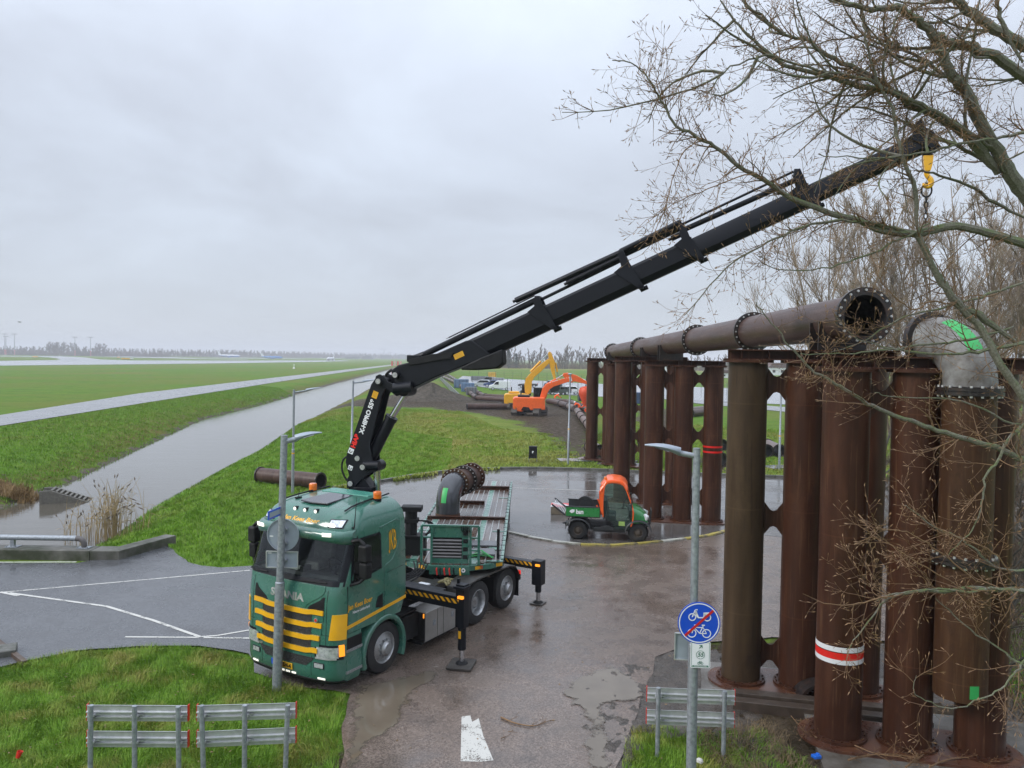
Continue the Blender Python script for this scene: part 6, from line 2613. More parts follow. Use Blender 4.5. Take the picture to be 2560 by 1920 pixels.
# bonnet
m = MB()
rows = []
for x, z, w in ((2.24, 1.13, .66), (2.40, 1.09, .65), (2.62, .99, .62), (2.80, .88, .58), (2.90, .74, .54), (2.92, .62, .52)):
    rows.append([Vector((x - .06 * abs(y) ** 2, y * w, zz)) for y, zz in ((-1, .60), (-1, z - .16), (-.92, z - .06), (-.6, z), (0, z + .015), (.6, z), (.92, z - .06), (1, z - .16), (1, .60))])
m.grid(rows)
m.build('bonnet', M_UGREEN, utv, True, 0, 50)
for s_ in (-1, 1):
    m = MB()
    m.box((2.80, s_ * .46, .80), (.20, .20, .16), Matrix.Rotation(s_ * .45, 3, 'Z') @ Matrix.Rotation(.4, 3, 'Y'))
    m.build('headlamp', M_SIGNW, utv, False, .03)
    for x, r0 in ((WBU, .46), (0, .45)):
        m = MB()
        rows = []
        for a in np.linspace(.15, PI - .1, 12):
            rows.append([Vector((x + r0 * math.cos(a), s_ * .38, .335 + r0 * .95 * math.sin(a))), Vector((x + r0 * math.cos(a), s_ * .74, .335 + r0 * .95 * math.sin(a))), Vector((x + (r0 - .03) * math.cos(a), s_ * .76, .335 + (r0 - .06) * math.sin(a)))])
        m.grid(rows if s_ > 0 else [q[::-1] for q in rows])
        m.build('fender', M_UDARK, utv)
    m = MB()
    m.tube([(2.05, s_ * .72, 1.22), (2.16, s_ * .84, 1.24)], .014, 6)
    m.box((2.18, s_ * .86, 1.26), (.05, .12, .22))
    m.build('mirror', M_UDARK, utv, False, .01)
    m = MB()
    m.box((2.26, s_ * .70, .95), (.06, .04, .09))
    m.build('indicator', M_AMBER, utv, False)
m = MB()
for s_ in (-1, 1):
    m.tube([(2.86, s_ * .34, .45), (3.0, s_ * .34, .55), (3.04, s_ * .34, .98)], .022, 8)
m.tube([(3.04, -.34, .98), (3.04, .34, .98)], .022, 8)
m.tube([(3.0, -.5, .62), (3.0, .5, .62)], .025, 8)
m.tube([(2.98, -.5, .45), (2.98, .5, .45)], .025, 8)
m.build('bull_bar', M_UDARK, utv)
for s_ in (-1, 1):
    m = MB()
    m.bar((.94, s_ * .55, .85), (.90, s_ * .60, 1.62), .05, .05)
    m.bar((.78, s_ * .62, 1.15), (.93, s_ * .62, .90), .05, .05)
    m.build('roll_hoop', M_ORANGE, utv, False)
m = MB()
m.box((.90, -.5, 1.82), (.08, .14, .10))
m.build('work_lamp', M_LENS, utv, False)
m = MB()
m.lathe((1.05, -.45, 1.98), (0, 0, 1), [(.06, 0), (.06, .07), (.05, .09), (.001, .095)], 14)
m.build('beacon', M_AMBER, utv)
m = MB()
m.box((1.78, -.7125, .60), (.26, .004, .14))
m.build('door_sticker', pm('sticker_lime', (.30, .45, .12), .5, var=.15), utv, False)
m = MB()
m.box((-.42, 0, .40), (.12, .3, .12))
m.tube([(-.45, 0, .42), (-.58, 0, .40)], .03, 8)
m.build('tow_hitch', M_UDARK, utv, False)
# crate with red and white top behind the vehicle
cp0 = gd(1197, 1112)
cr8 = thing('striped_board_crate', 'low wooden crate with red and white striped lid behind the utility vehicle', 'crate', cp0 + Vector((.9, .35, 0)), ua + .05)
m = MB()
m.box((0, 0, .16), (2.0, .8, .30))
m.build('box', pm('crate_wood', (.20, .16, .11), .6, var=.25, scale=5), cr8, False)
rw = NT('red_white_stripes')
rv = rw.math('FRACT', rw.math('ADD', rw.math('MULTIPLY', rw.sep(0), 1.4), rw.sep(1)))
rw.set('Base Color', rw.mix(rw.math('GREATER_THAN', rv, .5), (.65, .65, .66), (.55, .03, .035)))
rw.set('Roughness', .3)
m = MB()
m.box((0, 0, .322), (2.02, .82, .02))
m.build('lid', rw.mat, cr8, False)
# the body sits further back over the wheels than first laid out
for ch in list(utv.children_recursive):
    if ch.type != 'MESH' or ch.name.split('.')[0] in ('fender', 'chassis', 'tyre', 'rim'):
        continue
    for v in ch.data.vertices:
        if v.co.x > 0:
            v.co.x = v.co.x * .80 + (.07 if v.co.x > .95 else 0)
        v.co.z *= 1.06

# ================================================================== WORKS IN THE MEADOW: EXCAVATORS, PIPES, HEAP, WORKERS
M_TRACK = pm('muddy_track', (.045, .036, .028), .6, var=.4, scale=7, bump=.6, bscale=14)
M_EXO = pm('excavator_orange', (.80, .115, .010), .4, var=.08, coat=.3)
M_EXY = pm('excavator_yellow', (.72, .36, .012), .4, var=.08, coat=.3)


def excavator(label, loc, scale, mat, body, boom, stick, cyls, cabx, trot, boom_w=.5, extra=None, name='excavator'):
    """profiles are (x, z) metres in the machine's own plane, seen from the side"""
    e = thing(name, label, 'excavator', loc, 0)
    for s_ in (-1, 1):
        m = MB()
        R = Matrix.Rotation(trot, 3, 'Z')
        prof = [(-1.9, .35), (-1.75, .08), (-1.5, .0), (1.5, .0), (1.75, .08), (1.9, .35), (1.75, .68), (1.5, .78), (-1.5, .78), (-1.75, .68)]
        m.prism(prof, s_ * 1.25 - .32, s_ * 1.25 + .32, lambda p, q, t_: R @ Vector((p, t_, q)))
        for k in range(14):
            m.box(R @ Vector((-1.7 + k * .26, s_ * 1.25, .80)), (.10, .70, .05), R)
            m.box(R @ Vector((-1.7 + k * .26, s_ * 1.25, .01)), (.10, .70, .05), R)
        m.build('track', M_TRACK, e, False)
    m = MB()
    m.box((0, 0, .62), (2.0, 2.0, .5), Matrix.Rotation(trot, 3, 'Z'))
    m.cyl((0, 0, .8), (0, 0, 1.02), .75, .75, 20)
    m.build('undercarriage', M_BLACKM, e, False)
    m = MB()
    m.prism(body, -1.3, 1.3, pxz)
    b = m.build('upper_body', mat, e, False, .10, 30, 3)
    m = MB()
    x0, x1 = min(p[0] for p in body), max(p[0] for p in body)
    zt = max(p[1] for p in body)
    zb = min(p[1] for p in body)
    m.box(((x0 + x1) / 2 + .3, 0, zb - .04), (x1 - x0 - .4, 2.5, .10))
    m.build('deck_skirt', M_BLACKM, e, False)
    m = MB()
    m.box((x0 + 1.2, .1, zt + .10), (1.3, 1.9, .22))
    m.build('engine_hood', M_BLACKM if mat is M_EXO else mat, e, False, .04)
    m = MB()
    m.cyl((x0 + .9, .7, zt), (x0 + .9, .7, zt + .7), .07, .07, 8)
    m.build('exhaust', M_BLACKM, e)
    m = MB()
    m.box((cabx, .75, zt + .35), (1.15, 1.0, 1.35))
    cbn = m.build('cab', M_BLACKM, e, False, .08)
    m = MB()
    m.box((cabx, .235, zt + .50), (.85, .02, .8))
    m.build('window', M_GLASS, cbn, False)
    m = MB()
    m.box((cabx + .585, .75, zt + .45), (.02, .8, .95))
    m.build('window', M_GLASS, cbn, False)
    m = MB()
    m.prism(boom, -boom_w / 2, boom_w / 2, pxz)
    m.build('boom', mat, e, False, .05)
    m = MB()
    m.prism(stick, -boom_w * .4, boom_w * .4, pxz)
    m.build('stick', mat, e, False, .05)
    for a, b2, r in cyls:
        for y in (0,):
            m = MB()
            A, B = Vector((a[0], y, a[1])), Vector((b2[0], y, b2[1]))
            m.tube([A, A.lerp(B, .58)], r, 10)
            c = m.build('cylinder', mat, e)
            m = MB()
            m.tube([A.lerp(B, .58), B], r * .5, 8)
            m.build('rod', M_CHROME, c)
    if extra:
        extra(e)
    return e


def dz(px, py, dep, xc):
    p = ap(px * K, py * K, dep)
    return (p.x - xc, p.z)


yo, xo = 87.0, 2.0
Dp = lambda *pts: [dz(x, y, yo, xo) for x, y in pts]
ob_ = Dp((1108, 860), (1113, 857), (1176, 858), (1177, 884), (1132, 885), (1126, 888), (1112, 886), (1108, 880))
boomO = Dp((1163, 868), (1168, 852), (1172, 838), (1180, 829), (1192, 825), (1222, 816), (1232, 817), (1234, 823), (1224, 826), (1196, 835), (1186, 842), (1178, 858), (1174, 876))
stickO = Dp((1215, 811), (1217, 806), (1226, 805), (1246, 811), (1268, 824), (1272, 831), (1255, 827), (1240, 824), (1234, 827), (1226, 822))
cylO = [(Dp((1178, 833))[0], Dp((1218, 809))[0], .13), (Dp((1172, 872))[0], Dp((1187, 838))[0], .11), (Dp((1232, 808))[0], Dp((1266, 822))[0], .10)]


def extraO(e):
    text('boom_lettering', 'HITACHI', .62, lambda u, v: Vector((Dp((1211, 824))[0][0] + u * 1.0 - v * .25, -.262, Dp((1211, 824.5))[0][1] + v + u * .27)), M_SIGNW, e, bold=.03)
    m = MB()
    xx, zz = Dp((1113, 878))[0]
    m.box((xx, -1.31, zz), (.25, .03, .18))
    m.build('rear_lamp', M_AMBER, e, False)
    m = MB()
    c = Dp((1136, 883))[0]
    m.prism([(c[0] - .6, c[1] - .1), (c[0] + .5, c[1] - .1), (c[0] + .3, c[1] + .25), (c[0] - .3, c[1] + .3)], -1.32, -1.305, pxz)
    m.build('step_panel', M_BLACKM, e, False)


excavator('orange crawler excavator with its arm stretched right over the mud', (xo, yo, 0), 1, M_EXO, ob_, boomO, stickO, cylO, 1.0, 1.25, .55, extraO)
yy_, xy_ = 97.0, .6
Dp2 = lambda *pts: [dz(x, y, yy_, xy_) for x, y in pts]
by_ = Dp2((1089, 853), (1092, 850), (1128, 849), (1142, 851), (1142, 872), (1091, 873), (1089, 868))
boomY = Dp2((1134, 848), (1133, 830), (1136, 818), (1143, 809), (1160, 793), (1184, 775), (1188, 779), (1187, 784), (1168, 803), (1154, 815), (1149, 825), (1148, 848), (1142, 852))
stickY = Dp2((1184, 762), (1187, 759), (1191, 762), (1199, 783), (1198, 797), (1201, 820), (1197, 822), (1191, 803), (1186, 784))
cylY = [(Dp2((1146, 803))[0], Dp2((1184, 764))[0], .15), (Dp2((1143, 846))[0], Dp2((1146, 815))[0], .11), (Dp2((1200, 783))[0], Dp2((1207, 818))[0], .11)]


def extraY(e):
    c = Dp2((1161, 800))[0]
    text('boom_lettering', 'MIEN MANLIN BV', .48, lambda u, v: Vector((c[0] + u * .72 - v * .62, -.262, c[1] + u * .62 + v * .72)), M_RED, e, bold=.03)
    m = MB()
    p = Dp2((1198, 820), (1209, 818), (1199, 826))
    m.tube([(q[0], 0, q[1]) for q in p], .10, 8)
    m.build('bucket_link', M_EXY, e)
    m = MB()
    a, b = Dp2((1196, 826))[0], Dp2((1186, 842))[0]
    m.prism([(a[0], a[1]), (a[0] + .8, a[1] - .2), (a[0] + .6, a[1] - 1.0), (a[0] - .3, a[1] - 1.3), (a[0] - .6, a[1] - .6)], -.5, .5, pxz)
    m.build('bucket', M_BLACKM, e, False)


excavator('yellow crawler excavator with folded arm behind the orange one', (xy_, yy_, 0), 1, M_EXY, by_, boomY, stickY, cylY, 1.2, .5, .55, extraY)
# dark open car-sized bucket below the orange boom and orange float hanging from the arm
p = ap(1208 * K, 858 * K, 92)
hb2 = thing('orange_float', 'orange bucket-shaped float hanging from the orange excavator arm', 'float', (ap(1265 * K, 850 * K, 87).x, 87, 0))
m = MB()
zf = ap(1265 * K, 850 * K, 87).z
m.lathe((0, 0, zf - .2), (0, 0, 1), [(.001, -1.1), (.25, -1.1), (.45, -.6), (.75, .1), (.78, .5), (.6, .85), (.25, 1.0), (.001, 1.0)], 20)
m.build('shell', pm('float_orange', (.62, .07, .02), .5, var=.15), hb2)
m = MB()
m.tube([(0, 0, zf + .75), (.1, 0, zf + 2.0)], .05, 6)
m.build('cable', M_BLACKM, hb2)

M_PIPEG = rust_mat('pipe_pale', (.10, .078, .070), (.15, .118, .106), (.20, .165, .152), (.26, .225, .21))


def c79(x, y):
    return (1060 + x / 7.9, 880 + y / 7.9)


def c138(x, y):
    return (1380 + x / 13.825, 930 + y / 13.825)


def pipeline(label, spine_px, z, r, step, mats, closed=False, ring_from=0.0):
    pts = smooth_path([tuple(gp(u, v, z)) for u, v in spine_px], 6)
    e = thing('ground_pipeline', label, 'pipeline', (0, 0, 0))
    # cut into lengths
    d = 0.0
    cur = [pts[0]]
    segs = []
    for a, b in zip(pts, pts[1:]):
        d += (b - a).length
        cur.append(b)
        if d >= step:
            segs.append(cur)
            cur, d = [b], 0.0
    if len(cur) > 1:
        segs.append(cur)
    for i, s_ in enumerate(segs):
        m = MB()
        m.tube(s_, r, 16, i in (0, len(segs) - 1))
        m.build('pipe_length', mats[min(i * len(mats) // len(segs), len(mats) - 1)], e)
        if i:
            t_ = (s_[1] - s_[0]).normalized()
            m = MB()
            m.lathe(s_[0], t_, [(r, -.16), (r + .07, -.16), (r + .07, .16), (r, .16)], 18, 0, True)
            m.build('coupling_ring', M_FLANGE, e)
    return e


pipeline('near pale pipeline coming from the far ditch and bending by the heap', [c79(*q) for q in ((330, 455), (430, 510), (600, 590), (760, 690), (900, 790), (1000, 880), (1080, 905), (1300, 922), (1560, 937), (1900, 950))], .42, .35, 7.0, [M_PIPEG, M_PIPEG, M_PIPEG, M_PIPEB])
pipeline('rear pale pipeline running parallel behind the near one', [c79(*q) for q in ((430, 440), (520, 480), (700, 590), (900, 710), (1050, 790), (1150, 850), (1230, 868), (1400, 880), (1570, 890), (1900, 905))], .42, .35, 7.0, [M_PIPEG, M_PIPEG, M_PIPEG, M_PIPEB])
pipeline('curved pipeline length right of the orange excavator ending open', [c138(*q) for q in ((-160, 1010), (0, 1025), (200, 1060), (400, 1120), (600, 1190), (790, 1250))], .42, .37, 5.0, [M_PIPEB, M_PIPEG])
pipeline('rear curved pipeline beside the crouching workers', [c138(*q) for q in ((-100, 985), (130, 1000), (400, 1015), (580, 1030), (750, 1080), (900, 1140), (1100, 1215), (1400, 1330))], .42, .35, 5.0, [M_PIPEB, M_PIPEG])
pipeline('pale pipe lengths leading towards the rearmost pillar frame', [c138(*q) for q in ((870, 1340), (1000, 1510), (1140, 1680), (1300, 1900), (1420, 2200))], .42, .36, 5.5, [M_PIPEG])


def loose_pipe(label, a, b, r, mat, flange=True, group=None):
    a, b = Vector(a), Vector(b)
    e = thing('loose_pipe', label, 'pipe', a, 0, group)
    d = (b - a)
    L = d.length
    m = MB()
    m.lathe((0, 0, 0), d, [(r - .03, 0), (r, 0), (r, L), (r - .03, L)], 32, 0, True)
    m.build('barrel', mat, e)
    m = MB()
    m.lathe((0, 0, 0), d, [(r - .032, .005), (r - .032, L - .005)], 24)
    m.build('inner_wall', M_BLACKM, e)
    if flange:
        for t_ in (0, L):
            m = MB()
            s0, s1 = (t_ - .01, t_ + .05) if t_ == 0 else (t_ - .05, t_ + .01)
            m.lathe((0, 0, 0), d, [(r - .035, s0), (r + .05, s0), (r + .05, s1), (r - .035, s1)], 32, 0, True)
            m.build('end_ring', M_FLANGE, e)
    return e


la, lb2 = gp(545 * K + 20, 1024 * K, .36), gp(702 * K - 12, 1037 * K, .36)
hz_ = float(height(np.array([[la.x]]), np.array([[la.y]]))[0, 0])
loose_pipe('rusty pipe lying on the grass bank above the ditch', (la.x, la.y, .36 + min(0, hz_)), (lb2.x + .1, lb2.y - .3, .36), .36, M_PIPEB)
pa, pb2 = gp(1005 * K + 4, 878 * K, .36), gp(1112 * K, 878 * K, .36)
loose_pipe('single brown pipe on the mud left of the orange excavator', pa, pb2, .36, M_PIPEB)
for i, (px, py, dx, dl, lb) in enumerate(((1657, 974, .3, 3.5, 'left one of two short pipes seen end-on through the ochre frame'), (1684, 974, .35, 3.5, 'right one of two short pipes seen end-on through the ochre frame'), (1560, 962, .1, 2.4, 'pale pipe end beyond the red ring frame'), (1556, 992, .5, 3.0, 'brown pipe lying near the kerb beyond the red ring frame'), (1493, 893, 2.4, 3.4, 'front one of two pipes on the meadow behind the pillars'), (1490, 887, 2.6, 3.4, 'rear one of two pipes on the meadow behind the pillars'), (1297, 975, -.4, 2.6, 'short pale pipe by the rearmost pillar frame'), (1392, 962, .4, 2.8, 'pale pipe stub between the far pillar frames'))):
    q = gd(px, py, .4)
    loose_pipe(lb, q, q + Vector((dx, dl, 0)), .4, M_PIPEG if i in (0, 1, 2, 6, 7, 5) else M_PIPEB, True, 'loose pipes on the meadow')

# spoil heap
r_ = np.random.RandomState(4)
nA, nR = 56, 16
hc = gd(925, 866)
vs, fs = [(0, 0, 2.55)], []
for i in range(1, nR + 1):
    for k in range(nA):
        a = 2 * PI * k / nA
        u = i / nR
        rx = 8.2 if math.cos(a) < 0 else 6.2
        rr_ = u * (1 + .10 * math.sin(3 * a + 1) + .05 * math.sin(7 * a))
        z = 2.55 * (1 - u) ** 1.15 + .22 * (r_.rand() - .5) * (1 - u) + .10 * math.sin(9 * a + 6 * u)
        if u == 1:
            z = -.15
        vs.append((rr_ * rx * math.cos(a), rr_ * 4.5 * math.sin(a), z))
fs += [(0, 1 + k, 1 + (k + 1) % nA) for k in range(nA)]
for i in range(nR - 1):
    for k in range(nA):
        a, b = 1 + i * nA + k, 1 + i * nA + (k + 1) % nA
        fs.append((a, a + nA, b + nA, b))
m = MB()
m.add(vs, fs)
ht_ = NT('heap_soil')
h1, h2 = ht_.noise(2.2, 6, .7), ht_.noise(9, 5, .65)
ht_.set('Base Color', ht_.ramp(h1, [(.3, (.055, .046, .037)), (.7, (.15, .13, .105))]))
ht_.set('Roughness', .8)
ht_.set('Specular IOR Level', .05)
ht_.bump(ht_.math('ADD', h1, h2), 1.0, .25)
o = m.build('soil_heap', ht_.mat)
o.location = (hc.x, hc.y + 3, 0)
tag(o, 'heap of grey-brown soil beside the ditch', 'soil heap')


# workers: one continuous skinned body each
M_HIVIS = pm('hivis_orange', (.95, .10, .005), .7, var=.10, scale=9)
M_SKIN = pm('skin', (.45, .27, .19), .6, var=.1)


def worker(label, loc, rz, lean, crouch):
    hipz = .92 - .38 * crouch
    hx = 0.0
    sh = Vector((.52 * math.sin(lean), 0, .52 * math.cos(lean)))
    hip = Vector((hx, 0, hipz))
    chest = hip + sh * .72
    neck = hip + sh * 1.02
    head = neck + Vector((.16 * math.sin(lean * .8), 0, .16 * math.cos(lean * .8)))
    J = [hip, hip + sh * .4, chest, neck, head, head + (head - neck).normalized() * .10]
    E_ = [(0, 1), (1, 2), (2, 3), (3, 4), (4, 5)]
    Rd = [.17, .16, .19, .075, .10, .07]
    for s_ in (-1, 1):
        k = len(J)
        hipj = hip + Vector((0, s_ * .10, -.05))
        knee = hip + Vector((.30 * crouch + .05, s_ * .14, -.43 + .12 * crouch))
        ank = Vector((-.05 - .05 * crouch, s_ * .15, .08))
        toe = ank + Vector((.17, s_ * .02, -.04))
        J += [hipj, knee, ank, toe]
        E_ += [(0, k), (k, k + 1), (k + 1, k + 2), (k + 2, k + 3)]
        Rd += [.11, .075, .055, .05]
        k = len(J)
        shd = chest + sh * .22 + Vector((0, s_ * .20, 0))
        elb_ = shd + Vector((.10 + .12 * lean, s_ * .06, -.28))
        wr = elb_ + Vector((.22, -s_ * .04, -.08))
        hnd = wr + Vector((.10, 0, -.03))
        J += [shd, elb_, wr, hnd]
        E_ += [(2, k), (k, k + 1), (k + 1, k + 2), (k + 2, k + 3)]
        Rd += [.085, .06, .045, .045]
    me = bpy.data.meshes.new('person')
    me.from_pydata([tuple(j) for j in J], E_, [])
    o = bpy.data.objects.new('person', me)
    COL.objects.link(o)
    sk_ = o.modifiers.new('skin', 'SKIN')
    for i, v in enumerate(me.skin_vertices[0].data):
        v.radius = (Rd[i], Rd[i])
        v.use_root = (i == 0)
    o.modifiers.new('sub', 'SUBSURF').levels = 1
    o.modifiers['sub'].render_levels = 2
    me.materials.append(M_HIVIS)
    o.location, o.rotation_euler = loc, (0, 0, rz)
    tag(o, label, 'person', 'workers in orange')
    m = MB()
    m.lathe(head + Vector((0, 0, .02)), (head - neck), [(.13, -.02), (.135, .0), (.115, .03), (.09, .09), (.001, .13)], 14)
    m.build('helmet', M_SIGNW, o)
    m = MB()
    fc = head + Vector((.085, 0, -.02))
    m.lathe(fc, (1, 0, -.2), [(.06, -.03), (.06, .01), (.03, .03), (.001, .035)], 10)
    m.build('face', M_SKIN, o)
    for s_ in (-1, 1):
        m = MB()
        hnd = J[9 + 4 if s_ < 0 else 9 + 12] if False else (chest + sh * .22 + Vector((.42 + .12 * lean, s_ * .22, -.39)))
        m.box(hnd, (.10, .05, .09))
        for q in range(4):
            m.tube([hnd + Vector((.04, -.02 + q * .013, .0)), hnd + Vector((.10, -.02 + q * .013, -.03))], .008, 4)
        m.tube([hnd + Vector((0, -s_ * .03, .02)), hnd + Vector((.05, -s_ * .05, .03))], .009, 4)
        m.build('glove', M_BLACKM, o)
    return o


for (px, py, dep, rz, lean, cr_, lb) in ((1198, 873, 112, 0, 1.0, .1, 'worker in orange bending over the rear pipe by the excavator'), (1252, 885, 94, PI, 1.1, .5, 'worker in orange crouching at the open pipe end'), (1269, 878, 97, PI, .7, .2, 'worker in orange half hidden behind the rearmost pillar'), (1268, 892, 91, PI * .9, .6, .7, 'worker in orange kneeling lowest beside the rearmost pillar')):
    q = ap(px * K, py * K, dep)
    worker(lb, (q.x, dep, 0), rz, lean, cr_)


# ================================================================== CAR PARK
def car(label, px, py, col, L, H_, W, rz, kind='car', name='parked_car', roofc=None):
    q = gd(px, py)
    e = thing(name, label, 'van' if kind == 'van' else 'car', (q.x, q.y + W / 2 + .2, 0), rz, 'vehicles in the car park')
    mat = pm('paint_%02d%02d%02d' % tuple(int(c * 99) for c in col), col, .3, var=.05, coat=.6)
    h = H_
    if kind == 'van':
        prof = [(-L / 2, .35), (-L / 2, .75), (-L / 2 + .15, .95), (-L / 2 + .75, 1.05), (-L / 2 + 1.45, h - .1), (-L / 2 + 1.8, h), (L / 2 - .15, h), (L / 2, h - .25), (L / 2, .35)]
        win = [(-L / 2 + .95, 1.10), (-L / 2 + 1.45, h - .2), (-L / 2 + 1.95, h - .18), (-L / 2 + 1.95, 1.08)]
    elif kind == 'open':
        prof = [(-L / 2, .32), (-L / 2, .62), (-L / 2 + .2, .78), (-L / 2 + 1.3, .88), (L / 2 - .9, .90), (L / 2, .82), (L / 2, .34)]
        win = None
    else:
        prof = [(-L / 2, .32), (-L / 2, .66), (-L / 2 + .12, .78), (-L / 2 + .95, .92), (-L / 2 + 1.65, h - .06), (-L / 2 + 2.0, h), (L / 2 - .75, h - .04), (L / 2 - .2, h - .5), (L / 2, .9), (L / 2, .34)]
        win = [(-L / 2 + 1.15, .96), (-L / 2 + 1.75, h - .12), (L / 2 - .85, h - .12), (L / 2 - .45, .98)]
    m = MB()
    m.prism(prof, -W / 2, W / 2, pxz)
    m.build('body', mat, e, False, .10, 30, 3)
    if win:
        for s_ in (-1, 1):
            m = MB()
            m.prism(win, s_ * (W / 2 + .004), s_ * (W / 2 - .02), pxz)
            m.build('side_window', M_GLASS, e, False)
        a, b = (prof[3], prof[4])
        m = MB()
        d = Vector((b[0] - a[0], 0, b[1] - a[1]))
        n = Vector((-d.z, 0, d.x)).normalized() * .012
        pa_, pb_ = Vector((a[0], 0, a[1])) + d * .12 + n, Vector((a[0], 0, a[1])) + d * .92 + n
        m.add([pa_ + Vector((0, -W / 2 + .12, 0)), pa_ + Vector((0, W / 2 - .12, 0)), pb_ + Vector((0, W / 2 - .2, 0)), pb_ + Vector((0, -W / 2 + .2, 0))], [(0, 1, 2, 3)])
        m.build('windscreen', M_GLASS, e, False)
        m = MB()
        m.box((L / 2 + .004, 0, h * .72), (.012, W * .7, h * .22))
        m.build('rear_window', M_GLASS, e, False)
    else:
        m = MB()
        m.add([(-L / 2 + 1.3, -W / 2 + .1, .9), (-L / 2 + 1.3, W / 2 - .1, .9), (-L / 2 + 1.75, W / 2 - .2, 1.3), (-L / 2 + 1.75, -W / 2 + .2, 1.3)], [(0, 1, 2, 3)])
        m.build('windscreen', M_GLASS, e, False)
        for y in (-.35, .35):
            m = MB()
            m.box((.15, y, 1.0), (.2, .45, .45))
            m.build('seat', M_BLACKM, e, False, .04)
    for x in (-L / 2 + .8, L / 2 - .8):
        for s_ in (-1, 1):
            m = MB()
            m.lathe((x, s_ * (W / 2 - .02), .33), (0, s_, 0), [(.20, -.2), (.33, -.2), (.33, .0), (.22, .03)], 18)
            w_ = m.build('wheel', M_RUBBER, e)
            m = MB()
            m.lathe((x, s_ * (W / 2 - .02), .33), (0, s_, 0), [(.22, .03), (.20, .02), (.001, .035)], 14)
            m.build('rim', M_ALU, w_)
    for s_ in (-1, 1):
        m = MB()
        m.box((-L / 2 + .06, s_ * (W / 2 - .2), .68), (.12, .3, .12))
        m.build('headlamp', M_LENS, e, False)
        m = MB()
        m.box((L / 2 - .02, s_ * (W / 2 - .12), .85), (.08, .14, .2))
        m.build('tail_lamp', M_RED, e, False)
    return e


car('white delivery van parked nearest the pipelines', 1079, 843, (.72, .73, .75), 4.3, 1.85, 1.75, .03, 'van', 'parked_van')
car('silver car parked left of the white van', 1041, 836, (.42, .44, .46), 4.3, 1.55, 1.75, -.1)
car('dark blue car behind the white van', 1066, 836.5, (.02, .045, .16), 4.3, 1.5, 1.75, -.05)
car('black open-topped car alone in the middle of the car park', 1140, 837.5, (.02, .02, .022), 4.3, 1.4, 1.75, .02, 'open')
car('grey van behind the orange boom', 1192, 851, (.13, .15, .17), 4.9, 2.0, 1.9, -1.15, 'van', 'parked_van')
car('light blue car behind the grey van', 1193, 837, (.18, .33, .52), 4.2, 1.55, 1.75, -1.0)
car('white hatchback right of the grey van', 1228, 852, (.70, .71, .72), 4.2, 1.5, 1.75, 0.0)
car('dark grey car between grey van and white hatchback', 1208, 853, (.06, .07, .08), 4.2, 1.45, 1.75, .1)
car('grey car in the back row beyond the silver one', 1055, 828, (.10, .11, .12), 4.5, 1.6, 1.75, -.1)
fe = thing('wire_fence', 'wire fence with thin posts along the car park edge', 'fence')
pts_far = [gd(1015 + i * 18.5, 812 + i * 1.35) for i in range(32)]
for i, q in enumerate(pts_far):
    m = MB()
    m.tube([(q.x, q.y, 0), (q.x, q.y, 2.2)], .045, 5)
    m.build('post', pm('fence_post', (.06, .07, .065), .6), fe)
m = MB()
for z in (.7, 1.4, 2.0):
    m.tube([(q.x, q.y, z) for q in pts_far], .012, 3, False)
tag(m.build('wires', M_STEEL, fe), kind='stuff')
fe2 = thing('near_wire_fence', 'tall thin fence posts between the car park and the pipelines', 'fence')
for i in range(7):
    q = gd(1020 + i * 38, 838 + i * 4.4)
    m = MB()
    m.tube([(q.x, q.y, 0), (q.x, q.y, 2.6)], .05, 5)
    m.build('post', pm('fence_post', (.06, .07, .065)), fe2)
br_ = thing('barrier_row', 'row of grey barrier panels left of the pale pipelines', 'barrier')
for i in range(9):
    a, b = gd(958 + i * 5.4, 819 + i * 5.0), gd(958 + (i + .96) * 5.4, 819 + (i + .96) * 5.0)
    m = MB()
    m.bar((a.x - 1.0, a.y, .45), (b.x - 1.0, b.y, .45), .12, .9)
    m.build('panel', pm('barrier_grey', (.13, .14, .145), .5, var=.25, scale=.6), br_, False)
for i, (px, py, c, w_, h_, lb) in enumerate(((996, 838, (.10, .16, .25), 3.0, 1.8, 'blue container unit beside the rear pipeline'), (1010, 846, (.12, .20, .33), 2.4, 1.6, 'small blue crate beside the rear pipeline'), (1018, 853, (.16, .17, .18), 1.8, 1.3, 'grey metal crate beside the rear pipeline'), (1075, 836, (.30, .31, .32), 2.6, 2.0, 'grey mobile cabin between blue car and white van'), (1063, 815, (.65, .36, .02), 2.6, 1.6, 'yellow roof sign at the far car park edge'), (1036, 821, (.15, .16, .17), 5, 1.1, 'grey trailers lined up at the far car park edge'), (1255, 866, (.02, .03, .05), .7, 1.1, 'dark bin at the car park edge by the orange arm'), (1384, 872, (.03, .06, .14), 1.6, 1.6, 'blue bins seen between the far pillars'))):
    q = gd(px, py)
    m = MB()
    m.box((0, 0, h_ / 2), (w_, 1.2, h_))
    e = thing('storage_unit', lb, 'container', (q.x, q.y + .6, 0), 0)
    m.build('body', pm('unit_%d' % i, c, .5, var=.2, scale=1), e, False, .04)
    m = MB()
    for k in range(4):
        m.box((-w_ * .375 + w_ * .25 * k, -.61, h_ / 2), (.04, .03, h_ * .9))
    tag(m.build('ribs', M_BLACKM, e, False), kind='stuff')

# ================================================================== AIRFIELD
M_KBLUE = pm('aircraft_blue', (.06, .22, .55), .35, var=.05)
M_AWHITE = pm('aircraft_white', (.70, .72, .74), .35, var=.04)


